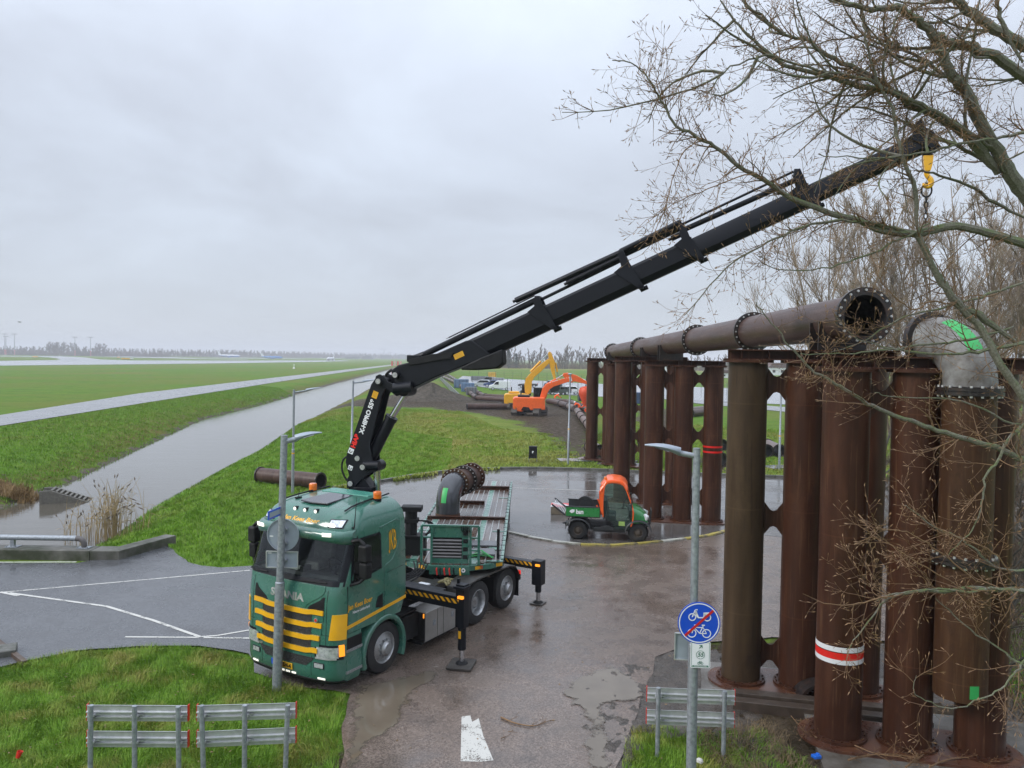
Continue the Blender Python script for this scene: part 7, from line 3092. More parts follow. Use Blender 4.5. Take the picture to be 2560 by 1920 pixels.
def aircraft(label, u, v, rz, L, top, bot, tail, dep):
    q = ap(u, v, dep)
    e = thing('airliner', label, 'aircraft', (q.x, dep, 0), rz, 'aircraft taxiing on the airfield')
    r = L * .052
    z = r + L * .035
    for nm, mt, sg_ in (('upper_fuselage', top, 1), ('lower_fuselage', bot, -1)):
        m = MB()
        rows = []
        for i in range(17):
            x = -L / 2 + L * i / 16
            k = i / 16
            rr2 = r * min(1, (k * 6) ** .55 if k < .16 else 1, ((1 - k) * 3.2) ** .8 if k > .68 else 1) + .02
            zo = r * .55 * max(0, (k - .68) / .32)
            rows.append([Vector((x, rr2 * math.cos(a), z + zo + rr2 * math.sin(a))) for a in np.linspace(0, PI * sg_, 9)])
        m.grid(rows)
        m.build(nm, mt, e)
    for s_ in (-1, 1):
        m = MB()
        m.prism([(-L * .10, 0), (L * .06, 0), (L * .20, L * .45), (L * .15, L * .46)], z - r * .4, z - r * .3, lambda p, q_, t_: (p, s_ * q_, t_ + q_ * .09))
        m.build('wing', M_AWHITE, e, False)
        m = MB()
        m.lathe((-L * .06, s_ * L * .14, z - r * .95), (1, 0, 0), [(r * .45, 0), (r * .55, L * .02), (r * .5, L * .07), (r * .25, L * .10)], 12)
        m.build('engine', bot, e)
        m = MB()
        m.prism([(L * .36, 0), (L * .45, 0), (L * .52, L * .17), (L * .48, L * .17)], z + r * .3, z + r * .38, lambda p, q_, t_: (p, s_ * q_, t_ + q_ * .05))
        m.build('tailplane', M_AWHITE, e, False)
        m = MB()
        m.tube([(L * .03, s_ * L * .08, 0), (L * .03, s_ * L * .08, z)], L * .012, 8)
        m.build('main_gear', M_BLACKM, e)
    m = MB()
    m.prism([(L * .34, z + r * .8), (L * .47, z + r * .8), (L * .52, z + L * .20), (L * .46, z + L * .20)], -.12, .12, pxz)
    m.build('tail_fin', tail, e, False)
    m = MB()
    m.tube([(-L * .40, 0, 0), (-L * .40, 0, z)], L * .01, 8)
    m.build('nose_gear', M_BLACKM, e)
    return e


aircraft('left airliner, white above and blue below, by the far treeline', 573, 893, PI + .12, 42, M_AWHITE, M_KBLUE, M_AWHITE, 1500)
aircraft('right airliner with blue fuselage and white tail on the airfield', 680, 897, PI + .12, 32, M_KBLUE, M_KBLUE, M_AWHITE, 1150)
aircraft('white airliner seen head-on at the runway end', 827, 901, PI / 2 - .05, 32, M_AWHITE, M_AWHITE, M_AWHITE, 1000)
M_MAST = pm('mast_grey', (.35, .36, .38), .5, .3)
for i, (u, vt, lb) in enumerate(((12.5, 835, 'leftmost floodlight mast at the picture edge'), (15.5, 841, 'shorter floodlight mast just beside the leftmost'), (37, 835, 'floodlight mast third from the left'), (188, 843, 'floodlight mast before the round tree clump'), (227, 843, 'rightmost floodlight mast on the airfield'))):
    dep = 1250
    t_ = ap(u, vt, dep)
    b_ = ap(u - .5, 884, dep)
    e = thing('floodlight_mast', lb, 'light mast', (b_.x, dep, 0), 0, 'floodlight masts on the airfield')
    m = MB()
    m.tube([(0, 0, 0), (0, 0, t_.z)], [.75, .45], 6)
    m.build('mast', M_MAST, e)
    for k in range(3):
        m = MB()
        m.tube([(0, 0, 1 + k * 3.0), (0, 0, 2.5 + k * 3.0)], .85, 6)
        m.build('red_band', M_RED, e)
    m = MB()
    m.box((0, 0, t_.z), (8, 1.5, 1.2))
    m.build('lamp_head', M_MAST, e, False)
for i, (u, vt, dep, jl, lb) in enumerate(((960, 873, 2300, 15, 'tall tower crane on the horizon'), (976, 881, 2600, 10, 'short tower crane on the horizon'))):
    t_ = ap(u, vt, dep)
    e = thing('tower_crane', lb, 'tower crane', (t_.x, dep, 0), 0, 'tower cranes on the horizon')
    m = MB()
    m.tube([(0, 0, 0), (0, 0, t_.z)], .9, 4)
    m.build('mast', M_MAST, e)
    m = MB()
    m.bar((-jl, 0, t_.z), (jl * .45, 0, t_.z), .9, .9)
    m.build('jib', M_MAST, e, False)
q = ap(991, 914, 540)
e = thing('crash_barrier', 'red and white striped barrier across the far path', 'barrier', (q.x, 540, 0), 0)
for k in range(4):
    m = MB()
    m.box((-3 + k * 2, 0, 1.6), (1.1, .3, 3.2))
    m.build('board', rw.mat if k % 2 else M_RED, e, False)
q = gp(735, 922)
e = thing('airfield_beacon', 'small white beacon standing in the airfield grass', 'beacon', (q.x, q.y, 0), 0)
m = MB()
m.lathe((0, 0, 0), (0, 0, 1), [(.5, 0), (.4, .7), (.12, .8), (.12, 1.9), (.25, 2.0), (.001, 2.2)], 10)
m.build('body', M_SIGNW, e)
m = MB()
for s_ in (-1, 1):
    m.bar((0, 0, .6), (s_ * .6, 0, 0), .12, .12)
m.build('legs', M_BLACKM, e, False)
for i, (u, v, w_, mt, lb) in enumerate(((88, 893, 12, M_YELLOW, 'yellow taxiway sign in the left grass island'), (314, 898, 18, M_YELLOW, 'long yellow sign between runway and taxiway'), (328, 898, 9, M_SIGNW, 'white sign beside the long yellow one'), (296, 894, 7, M_YELLOW, 'small yellow sign behind the long one'))):
    q = gp(u, v + 1)
    e = thing('taxiway_sign', lb, 'sign', (q.x, q.y, 0), 0, 'signs on the airfield')
    m = MB()
    m.box((0, 0, .9), (w_ * .45, .4, 1.0))
    m.build('panel', mt, e, False)
    m = MB()
    m.box((0, 0, .2), (w_ * .4, .3, .4))
    m.build('foot', M_BLACKM, e, False)
q = ap(48, 805, 160)
e = thing('bird', 'lone bird gliding in the left sky', 'bird', q, .3)
m = MB()
m.tube([(-.35, 0, 0), (-.1, 0, .02), (.2, 0, 0), (.4, 0, -.02)], [.02, .09, .08, .02], 8)
m.build('body', pm('bird_grey', (.2, .2, .21), .7), e)
for s_ in (-1, 1):
    m = MB()
    m.prism([(-.15, 0), (.12, 0), (.10, .5), (.02, 1.0), (-.06, .5)], -.01, .01, lambda p, q_, t_: (p, s_ * q_, t_ + .18 * q_ - .1 * q_ * q_))
    m.build('wing', pm('bird_grey', (.2, .2, .21)), e, False)
e.rotation_euler = (0, .1, .9)
M_SHED = pm('shed_grey', (.16, .16, .165), .6)
for (u, v, w_, h_, dep, lb) in ((533, 893, 18, 5, 1600, 'low grey shed left of the white and blue airliner'), (880, 899, 30, 5, 1800, 'long low shed near the horizon'), (918, 899.5, 26, 8, 1700, 'arched hangar near the horizon'), (963, 897, 30, 10, 2200, 'grey block under the tower cranes'), (1005, 896, 24, 12, 2300, 'boxy building on the horizon right of the cranes')):
    q = ap(u, v, dep)
    e = thing('far_building', lb, 'building', (q.x, dep, 0), 0, 'buildings on the horizon')
    m = MB()
    if 'arched' in lb:
        m.prism([(w_ * math.cos(a) * .5, h_ * math.sin(a)) for a in np.linspace(0, PI, 14)], 0, 20, pxz)
        m.build('shell', M_SHED, e, False)
    else:
        m.box((0, 10, h_ / 2), (w_, 20, h_))
        m.build('wall', M_SHED, e, False)
        m = MB()
        m.box((0, 10, h_ + .3), (w_ + 1, 21, .6))
        m.build('roof', M_MAST, e, False)
# house and farm glimpsed far right between the pillars
for (px, py, w_, h_, dep, lb) in ((1462, 790, 16, 8, 420, 'pale farmhouse seen between the far pillars'), (1690, 800, 14, 6, 380, 'white house seen through the ochre frame gap'), (1565, 799, 8, 3, 300, 'white van-like trailer on the far road')):
    q = ap(px * K, py * K, dep)
    e = thing('farmhouse', lb, 'house', (q.x, dep, 0), .1)
    m = MB()
    m.box((0, 4, h_ * .3), (w_, 8, h_ * .6))
    m.build('wall', M_WHITE, e, False)
    m = MB()
    m.prism([(-w_ / 2 - .4, h_ * .6), (w_ / 2 + .4, h_ * .6), (w_ * .35, h_), (-w_ * .35, h_)], -.3, 8.3, pxz)
    m.build('roof', pm('roof_tile', (.10, .06, .05), .6), e, False)
    for k in range(3):
        m = MB()
        m.box((-w_ * .3 + k * w_ * .3, -.02, h_ * .32), (w_ * .1, .06, h_ * .22))
        m.build('window', M_GLASS, e, False)

# ================================================================== TREES
bt_ = NT('mossy_bark')
Pz = bt_.geo.outputs['Position']
b1, b2 = bt_.noise(6, 5, .65, Pz), bt_.noise(45, 4, .6, Pz)
nz_ = bt_.sep(2, bt_.geo.outputs['Normal'])
bc = bt_.ramp(b2, [(.3, (.085, .078, .060)), (.7, (.21, .20, .16))])
moss = bt_.math('MULTIPLY', bt_.val(b1, .42, .6), bt_.val(nz_, -.3, .7))
bt_.set('Base Color', bt_.mix(moss, bc, (.085, .125, .028)))
bt_.set('Roughness', .8)
bt_.bump(b2, .6, .01)
M_BARK = bt_.mat
M_TWIG = pm('twig_brown', (.165, .095, .045), .7, var=.35, scale=3)
M_BUD = pm('bud_brown', (.21, .125, .06), .6, var=.3, scale=6)
M_FARTW = pm('winter_twigs', (.135, .098, .066), .8, var=.25, scale=.5)
M_POPTW = pm('poplar_twigs', (.235, .18, .125), .8, var=.3, scale=.4)
M_FARTK = pm('winter_trunk', (.085, .080, .065), .8, var=.3, scale=1)


def rvec(r, s=1.0):
    return Vector((r.gauss(0, s), r.gauss(0, s), r.gauss(0, s)))


def grow(mt, mbud, p, d, L, r0, lev, r, nch, up=.25, sides=4, droop=0.0):
    """one shoot and its side shoots"""
    n = max(3, int(L / .09)) if lev < 2 else 3
    pts, q, dd = [p.copy()], p.copy(), d.normalized()
    bend = rvec(r, .30 if lev == 0 else .22)
    for i in range(n):
        dd = (dd + rvec(r, .10) + bend * (1.6 / n) + Vector((0, 0, up * (1.0 if i > n * .4 else -droop) / n))).normalized()
        q = q + dd * (L / n)
        pts.append(q.copy())
    rad = [max(.0016, r0 * (1 - .78 * i / n)) for i in range(n + 1)]
    mt.tube(pts, rad, sides if lev == 0 else 3, False)
    if lev >= 2:
        e = pts[-1]
        mbud.tube([e - dd * .006, e + dd * .008, e + dd * .026], [.0022, .0042, .0008], 3, False)
        return
    k = max(1, int(nch * L))
    for i in range(k):
        u = r.uniform(.12, 1.0)
        j = min(n - 1, int(u * n))
        a = pts[j].lerp(pts[j + 1], u * n - j)
        t_ = (pts[j + 1] - pts[j]).normalized()
        sd = rvec(r)
        sd = (sd - t_ * sd.dot(t_)).normalized()
        nd = (t_ * r.uniform(.35, .9) + sd * .75 + Vector((0, 0, .15))).normalized()
        l2 = L * r.uniform(.16, .5) * (1.15 - .5 * u) if lev == 0 else r.uniform(.03, .12)
        grow(mt, mbud, a, nd, max(l2, .04), max(.0022, rad[j] * .6), lev + 1, r, 9 if lev == 0 else 0, up, 3, droop)
    e = pts[-1]
    mbud.tube([e - dd * .006, e + dd * .012, e + dd * .04], [.003, .0065, .0008], 3, False)


c8s = lambda x, y: (1500 + x / 2.0736, y / 2.0736)
c5s = lambda x, y: (1760 + x / 2.0238, 1100 + y / 2.0238)
c4b = lambda x, y: (2000 + x / 3.191, 680 + y / 3.191)
c33 = lambda x, y: (2150 + x / 3.317, 1000 + y / 3.317)
LIMBS = [  # crop, points from the thick end, radius start, end, depth start, end, twig density
    (c8s, [(2420, 1330), (2300, 1150), (2198, 1000), (2120, 900), (2060, 780), (2000, 700), (1900, 480), (1830, 400), (1780, 300), (1720, 170), (1620, 90), (1540, 40), (1440, 50), (1320, 30), (1230, 0), (1120, -60)], .105, .02, 9.6, 9.0, 3.5),
    (c8s, [(2500, 460), (2300, 300), (2198, 230), (2050, 150), (1900, 50), (1850, 0), (1760, -90)], .085, .045, 9.8, 9.6, 4),
    (c8s, [(2420, 520), (2300, 460), (2198, 400), (2050, 290), (1900, 240), (1800, 220), (1755, 190)], .075, .05, 9.8, 9.3, 5),
    (c8s, [(2060, 905), (1980, 780), (1900, 700), (1800, 630), (1650, 550), (1550, 490), (1480, 470), (1300, 430), (1150, 390), (950, 330), (800, 210), (700, 100), (620, 0)], .075, .008, 9.5, 8.9, 7),
    (c8s, [(1900, 690), (1760, 600), (1600, 545), (1480, 440), (1300, 340), (1150, 270), (1080, 210), (960, 180), (800, 60), (740, 0)], .05, .010, 9.4, 9.2, 7),
    (c8s, [(2030, 760), (1870, 660), (1700, 560), (1560, 500), (1350, 400), (1180, 380), (980, 320), (820, 290), (640, 380), (560, 480)], .032, .006, 9.3, 8.8, 7),
    (c8s, [(1985, 650), (1850, 440), (1700, 330), (1560, 250), (1400, 190), (1250, 200), (1100, 230)], .030, .006, 9.5, 9.9, 7),
    (c8s, [(2300, 680), (2198, 690), (2050, 715), (1850, 750), (1700, 790), (1560, 810), (1340, 820), (1130, 800)], .026, .005, 9.3, 8.8, 5),
    (c8s, [(2400, 1310), (2198, 1260), (2060, 1220), (1850, 1170), (1640, 1210), (1500, 1200), (1350, 1150), (1150, 1090), (1000, 1030), (880, 950), (750, 880), (620, 780), (520, 720), (400, 650), (330, 550), (280, 450), (190, 340), (70, 310)], .062, .005, 9.4, 8.7, 8),
    (c8s, [(335, 560), (300, 420), (320, 320), (330, 250)], .008, .003, 8.7, 8.6, 10),
    (c8s, [(1640, 1200), (1640, 1000), (1560, 800), (1530, 600), (1460, 450), (1400, 300), (1370, 160), (1360, 80)], .032, .008, 9.2, 8.9, 10),
    (c8s, [(2150, 1780), (2000, 1659), (1850, 1560), (1750, 1430), (1640, 1200)], .045, .034, 9.3, 9.2, 6),
    (c8s, [(1640, 1215), (1480, 1170), (1350, 1150), (1150, 1150), (950, 1220), (800, 1300), (650, 1390), (500, 1560), (440, 1640)], .026, .004, 9.2, 8.8, 9),
    (c8s, [(1700, 1160), (1560, 1240), (1340, 1340), (1150, 1390), (950, 1400), (830, 1360)], .018, .004, 9.2, 9.0, 8),
    (c8s, [(2198, 950), (2050, 870), (1900, 780), (1760, 720), (1640, 660), (1500, 600), (1380, 560), (1200, 550), (1050, 520)], .034, .005, 9.6, 9.9, 6),
    (c8s, [(2198, 1130), (2050, 1050), (1900, 960), (1720, 900), (1640, 880)], .03, .012, 9.9, 10.2, 6),
    (c8s, [(520, 720), (440, 780), (380, 900), (350, 1050), (300, 1160), (260, 1300)], .009, .003, 8.7, 8.5, 9),
    (c8s, [(880, 950), (780, 900), (640, 950), (480, 1010), (380, 1060), (270, 1130)], .010, .003, 8.8, 8.6, 9),
    (c8s, [(2560, 160), (2400, 90), (2260, -20)], .12, .11, 10.2, 10.2, 0),
    (c8s, [(2198, 330), (2080, 120), (2060, 0), (2050, -100)], .03, .02, 9.4, 9.3, 9),
    # low branches in front of the pillars
    (c5s, [(1850, 775), (1619, 765), (1400, 750), (1250, 760), (1100, 765), (960, 790), (900, 830), (800, 960), (720, 1060)], .036, .004, 9.2, 9.0, 8),
    (c5s, [(1000, 780), (900, 800), (780, 825), (650, 830), (500, 780)], .012, .003, 9.0, 8.9, 10),
    (c5s, [(1700, -150), (1600, -60), (1540, 0), (1490, 100), (1430, 180), (1410, 290), (1390, 390), (1340, 480), (1230, 580)], .026, .004, 9.3, 9.1, 8),
    (c5s, [(1800, 1190), (1619, 1140), (1560, 1110), (1500, 1060), (1350, 960), (1240, 860), (1170, 800)], .022, .004, 9.2, 9.2, 7),
    (c5s, [(1750, 1000), (1619, 1120), (1570, 1180), (1500, 1260), (1400, 1310), (1250, 1360), (1120, 1320), (1060, 1270), (1075, 1190)], .016, .003, 9.0, 8.9, 7),
    (c5s, [(1800, 690), (1619, 660), (1480, 650), (1380, 560), (1280, 490), (1160, 440), (1060, 360), (1000, 320)], .022, .004, 9.3, 9.2, 9),
    (c4b, [(2000, 1600), (1787, 1500), (1560, 1400), (1350, 1340), (1100, 1270), (890, 1190), (640, 1100), (440, 990), (280, 890), (120, 800), (0, 690), (-120, 540), (-260, 370), (-350, 250)], .042, .006, 9.4, 9.2, 8),
    (c4b, [(2000, 540), (1787, 570), (1500, 620), (1300, 650), (900, 640), (730, 610), (500, 640), (250, 650), (0, 660)], .030, .005, 9.3, 9.1, 8),
    (c4b, [(1700, 430), (1450, 520), (1180, 570), (880, 590), (730, 610), (560, 570), (400, 490), (290, 340)], .020, .004, 9.3, 9.1, 9),
    (c4b, [(2100, 1300), (1940, 1150), (1787, 1000), (1640, 800), (1540, 640), (1440, 450), (1250, 260), (1150, 100), (1070, 0)], .05, .04, 9.2, 9.3, 5),
    (c4b, [(1900, 1250), (1690, 1200), (1400, 1070), (1200, 1010), (1000, 1000), (720, 990), (600, 960)], .016, .004, 9.3, 9.2, 8),
    (c4b, [(1900, 60), (1600, 140), (1400, 210), (1150, 280), (900, 340), (700, 420), (560, 520), (380, 600), (240, 650)], .020, .004, 9.3, 9.2, 9),
    (c4b, [(1250, 260), (1050, 240), (900, 300), (760, 200), (640, 60), (600, -60)], .012, .003, 9.2, 9.1, 9),
    (c33, [(1500, 1560), (1360, 1585), (1100, 1560), (900, 1590), (700, 1570), (500, 1580), (300, 1600), (140, 1660)], .022, .006, 9.1, 9.0, 8),
    (c33, [(1250, 1440), (1100, 1260), (860, 1160), (640, 1050), (520, 960), (440, 900)], .012, .003, 9.1, 9.0, 9),
    (c33, [(1000, 1510), (820, 1390), (640, 1240), (480, 1140), (350, 1080), (160, 1080), (0, 1010)], .013, .003, 9.1, 9.0, 9),
    (c33, [(900, 1600), (560, 1390), (340, 1260), (180, 1140), (60, 1080)], .010, .003, 9.0, 8.9, 9),
]
tree = thing('bare_tree', 'large mossy bare tree reaching in from the right edge', 'tree', (7.5, 9.9, 0))
rt = random.Random(12)
mtw, mbd = MB(), MB()
for crop, pts, r0, r1, d0, d1, dens in LIMBS:
    n = len(pts)
    P3 = [ap(*crop(*p), d0 + (d1 - d0) * i / (n - 1)) for i, p in enumerate(pts)]
    sp = smooth_path([tuple(p) for p in P3], 4)
    off = Vector((7.5, 9.9, 0))
    sp = [p - off + rvec(rt, .008) for p in sp]
    N = len(sp)
    rad = [(r0 + (r1 - r0) * (i / (N - 1)) ** .8) * min(1.0, .45 + .14 * i) for i in range(N)]
    low = crop is not c8s
    m = MB()
    m.tube(sp, rad, 8 if r0 > .03 else 6, True)
    m.build('limb', M_BARK if r0 > .014 else M_TWIG, tree)
    L = sum((b - a).length for a, b in zip(sp, sp[1:]))
    if dens:
        k = int(L * dens * (.95 if low else 2.2))
        for i in range(k):
            u = rt.uniform(.05, .99) ** .85
            j = min(N - 2, int(u * (N - 1)))
            a = sp[j].lerp(sp[j + 1], u * (N - 1) - j)
            t_ = (sp[j + 1] - sp[j]).normalized()
            sd = rvec(rt)
            sd.y *= .8
            sd = (sd - t_ * sd.dot(t_)).normalized()
            dirv = (t_ * rt.uniform(.4, 1.1) + sd * .85).normalized()
            grow(mtw, mbd, a, dirv, rt.uniform(.14, .62) * (1.2 - .45 * u) * (1.25 if low else 1.0), min(.0085, max(.0035, rad[j] * .42)), 0 if rt.random() < .72 else 1, rt, 11, .5, 4, .3)
# finer side limbs of the upper crown
for crop, pts, r0, r1, d0, d1, dens in LIMBS[:8]:
    n = len(pts)
    for k in range(7):
        i = rt.randrange(2, n - 1)
        a = ap(*crop(*pts[i]), d0 + (d1 - d0) * i / (n - 1)) - Vector((7.5, 9.9, 0))
        d = Vector((-.75 + rt.gauss(0, .5), rt.gauss(0, .35), rt.gauss(.1, .55))).normalized()
        L = rt.uniform(.8, 2.0)
        q, sp = a.copy(), [a.copy()]
        cv2 = rvec(rt, .10)
        for j in range(10):
            d = (d + cv2 + rvec(rt, .07) + Vector((0, 0, .02))).normalized()
            q = q + d * (L / 10)
            sp.append(q.copy())
        rr5 = rt.uniform(.010, .020)
        m = MB()
        m.tube(sp, [rr5 * (1 - .8 * j / 10) + .002 for j in range(11)], 6)
        m.build('limb', M_BARK, tree)
        for j in range(int(L * 11)):
            jj = rt.randrange(1, 10)
            t_ = (sp[jj + 1] - sp[jj]).normalized()
            grow(mtw, mbd, sp[jj], (t_ * .8 + rvec(rt, .5)).normalized(), rt.uniform(.15, .5), .005, 0 if rt.random() < .6 else 1, rt, 10, .4, 4, .3)
m = MB()
m.tube([(0, 0, -.2), (-.05, 0, 1.5), (-.15, -.05, 3.5), (-.3, -.1, 5.2), (-.2, -.1, 7), (.1, 0, 9), (.3, .1, 12)], [.42, .34, .30, .27, .22, .17, .10], 14)
m.build('trunk', M_BARK, tree)
tag(mtw.build('twigs', M_TWIG, tree, False), kind='stuff')
tag(mbd.build('buds', M_BUD, tree, False), kind='stuff')


# winter trees further off
def bare_tree_mesh(seed, H_, spread, asc, n1, n2, n3, rt_, r3, lead=1, base=.18, mat=None):
    r = random.Random(seed)
    tk, tw = MB(), MB()

    def path(p, d, L, n, wob, upb):
        pts, q, dd = [p.copy()], p.copy(), d.normalized()
        for i in range(n):
            dd = (dd + rvec(r, wob) + Vector((0, 0, upb / n))).normalized()
            q = q + dd * (L / n)
            pts.append(q.copy())
        return pts
    leaders = []
    for k in range(lead):
        a = 2 * PI * k / lead + r.random()
        d = Vector((math.cos(a) * (.22 if lead > 1 else .02), math.sin(a) * (.22 if lead > 1 else .02), 1))
        pts = path(Vector((0, 0, -.3)), d, H_ * r.uniform(.92, 1.0), 9, .05, .3)
        tk.tube(pts, [rt_ * (1 - .9 * i / 9) * (1 if lead == 1 else .75) + .02 for i in range(10)], 7, False)
        leaders.append(pts)
    for i in range(n1):
        pts = leaders[i % lead]
        u = base + (.97 - base) * (i + r.random()) / n1
        j = min(8, int(u * 9))
        p = pts[j].lerp(pts[j + 1], u * 9 - j)
        a = r.uniform(0, 2 * PI)
        d = Vector((math.cos(a), math.sin(a), asc * r.uniform(.7, 1.3)))
        L = spread * (1.08 - u) ** .75 * r.uniform(.7, 1.15) * 1.25
        b = path(p, d, L, 6, .12, .35)
        rb = rt_ * (1 - u) * .5 + .03
        tk.tube(b, [rb * (1 - .85 * q / 6) + r3 for q in range(7)], 5, False)
        for k in range(n2):
            v = r.uniform(.15, 1.0)
            jj = min(5, int(v * 6))
            pp = b[jj].lerp(b[jj + 1], v * 6 - jj)
            t_ = (b[jj + 1] - b[jj]).normalized()
            sd = rvec(r)
            dd = (t_ * r.uniform(.4, 1) + sd.normalized() * .8 + Vector((0, 0, .35 * asc))).normalized()
            c = path(pp, dd, L * r.uniform(.18, .42), 3, .16, .35)
            tw.tube(c, [r3 * 1.9, r3 * 1.6, r3 * 1.3, r3], 3, False)
            for q in range(n3):
                w_ = r.uniform(.1, 1)
                j3 = min(2, int(w_ * 3))
                p3 = c[j3].lerp(c[j3 + 1], w_ * 3 - j3)
                d3 = ((c[j3 + 1] - c[j3]).normalized() * .7 + rvec(r).normalized() * .7 + Vector((0, 0, .3 * asc))).normalized()
                tw.tube(path(p3, d3, L * r.uniform(.07, .17), 2, .2, .3), [r3, r3 * .9, r3 * .6], 3, False)
    return tk.mesh('trunk', M_FARTK if mat is None else mat), tw.mesh('crown', M_FARTW if mat is None else mat, False)


def place_tree(meshes, label, loc, s_, rz, group, sx=1.0, name='bare_tree'):
    e = thing(name, label, 'tree', loc, rz, group)
    e.scale = (s_ * sx, s_ * sx, s_)
    link('trunk', meshes[0], e)
    tag(link('crown', meshes[1], e), kind='stuff')
    return e


pop = [bare_tree_mesh(5, 21, 7.6, 1.25, 50, 15, 10, .11, .011, 6, .06, M_POPTW), bare_tree_mesh(9, 21, 7.0, 1.35, 50, 15, 10, .11, .011, 5, .08, M_POPTW)]
for i, (u, dep, s_, lb) in enumerate(((2085, 62, .98, 'upright bare poplar directly behind the crane tip'), (2230, 66, 1.06, 'bare poplar second from left behind the pillar frames'), (2370, 60, .96, 'bare poplar third from left behind the big tree'), (2520, 64, 1.05, 'bare poplar furthest right behind the big tree'), (2650, 58, 1.0, 'bare poplar at the right edge behind the big tree'))):
    q = ap(u, 1000, dep)
    place_tree(pop[i % 2], lb, (q.x, dep, 0), s_, i * 1.3, 'bare poplars behind the pillars')
shr = bare_tree_mesh(21, 5.5, 3.2, .9, 30, 12, 9, .06, .006, 4, .03)
for i, (x, y, s_, lb) in enumerate(((9.6, 15.6, .62, 'low bare shrub right of the nearest pillar frame'), (11.5, 18.5, .95, 'bare shrub behind the nearest pillar frame'), (14.5, 22, 1.15, 'tall bare shrub at the right edge beyond the pillars'), (17.5, 26, 1.2, 'rear bare shrub at the right edge'), (13.2, 30, 1.0, 'bare shrub behind the turning circle at right'))):
    place_tree(shr, lb, (x, y, 0), s_, i * 2.1, 'bare shrubs at the right edge', 1.0, 'bare_shrub')
# middle distance trees beyond the green field
mid = [bare_tree_mesh(31, 15, 4.6, 1.2, 22, 9, 6, .28, .06, 1, .15), bare_tree_mesh(32, 15, 4.0, 1.6, 22, 9, 6, .28, .06, 2, .10), bare_tree_mesh(33, 15, 2.6, 2.4, 24, 9, 6, .24, .06, 1, .06)]
rm = random.Random(3)
u = 1168
i = 0
while u < 1900:
    dep = 500 + rm.uniform(-12, 40) if u < 1650 else rm.uniform(430, 560)
    v_h = rm.choice((.75, .95, 1.05, 1.15, .85)) * (1.0 if u < 1500 else .8)
    q = ap(u, 900, dep)
    place_tree(mid[i % 3], 'bare tree in the belt beyond the green field', (q.x, dep, 0), v_h, rm.uniform(0, 6), 'bare trees in the belt beyond the green field')
    u += rm.uniform(6, 15)
    i += 1
for (u, dep, h, lb) in ((1272, 490, 12.5, 'dark conifer in the tree belt behind the yellow arm'), (1290, 495, 9.5, 'small dark conifer beside the taller one')):
    q = ap(u, 900, dep)
    e = thing('conifer', lb, 'tree', (q.x, dep, 0), 0)
    m = MB()
    rr4 = random.Random(int(u))
    for k in range(420):
        z = h * rr4.uniform(.06, 1) ** .9
        rad_ = (h - z) * .26 + .15
        a = rr4.uniform(0, 2 * PI)
        rr_ = rad_ * rr4.uniform(.3, 1)
        c = Vector((rr_ * math.cos(a), rr_ * math.sin(a), z))
        d = Vector((math.cos(a), math.sin(a), -.35)) * .9
        s2 = Vector((-math.sin(a), math.cos(a), 0)) * .35
        m.add([c - s2, c + s2, c + d], [(0, 1, 2)])
    tag(m.build('crown', pm('conifer_green', (.025, .04, .025), .8, var=.3), e, False), kind='stuff')
    m = MB()
    m.tube([(0, 0, -.2), (0, 0, h * .9)], [.25, .05], 6)
    m.build('trunk', M_FARTK, e)


def thicket(name, label, pts, h, w, n, mat, seed, tw=.06):
    r = random.Random(seed)
    m = MB()
    L = [(Vector((*a, 0)), Vector((*b, 0))) for a, b in zip(pts, pts[1:])]
    tot = sum((b - a).length for a, b in L)
    for a, b in L:
        k = int(n * (b - a).length / tot)
        for i in range(k):
            p = a.lerp(b, r.random()) + Vector((r.uniform(-w, w), r.uniform(-w, w), 0))
            hh = h * r.uniform(.35, 1.05)
            q = p + Vector((r.gauss(0, .25) * hh, r.gauss(0, .25) * hh, hh))
            m.tube([p, p.lerp(q, .5) + rvec(r, .06 * h), q], [tw, tw * .8, tw * .4], 3, False)
            for j in range(3):
                c = p.lerp(q, r.uniform(.3, .9))
                m.tube([c, c + rvec(r, .28 * h * .5)], [tw * .6, tw * .4], 3, False)
    o = m.build(name, mat, None, False)
    return tag(o, label, None, None, 'stuff')


qa = lambda u, d: (ap(u, 900, d).x, d)
thicket('far_thicket', 'dim scrub under the tree belt beyond the field', [qa(1150, 505), qa(1500, 515), qa(1900, 520)], 4.2, 8, 2600, M_FARTW, 5, .10)
# the long treeline beyond the airfield
far = [bare_tree_mesh(41, 22, 7.5, 1.0, 18, 8, 5, .45, .17, 1, .2), bare_tree_mesh(42, 22, 6.0, 1.5, 18, 8, 5, .45, .17, 2, .15), bare_tree_mesh(43, 22, 4.6, 2.0, 18, 8, 5, .45, .17, 1, .12)]
u = -20
i = 0
while u < 1160:
    if u < 270:
        dep = 1330 + rm.uniform(-60, 60)
        s_ = .55 + .25 * rm.random() + (.35 if 115 < u < 195 or 240 < u < 262 else 0)
        st = rm.uniform(4, 8)
        if 268 < u < 276:
            st = 6
    elif u < 520:
        dep = 1420 + (u - 270) * .6
        s_ = .66 + .12 * rm.random()
        st = rm.uniform(6, 10)
    else:
        dep = 1560 + (u - 520) * 2.0
        s_ = .70 + .14 * rm.random()
        st = rm.uniform(3.5, 6.5)
    q = ap(u, 890, dep)
    place_tree(far[i % 3], 'hazy bare tree in the long treeline beyond the airfield', (q.x, dep, 0), s_, rm.uniform(0, 6), 'hazy bare trees in the long treeline', 1.35)
    u += st
    i += 1
thicket('far_thicket', 'dim scrub under the long treeline beyond the airfield', [qa(-30, 1300), qa(120, 1310), qa(260, 1330), qa(412, 1420)], 9, 12, 1500, M_FARTW, 6, .30)
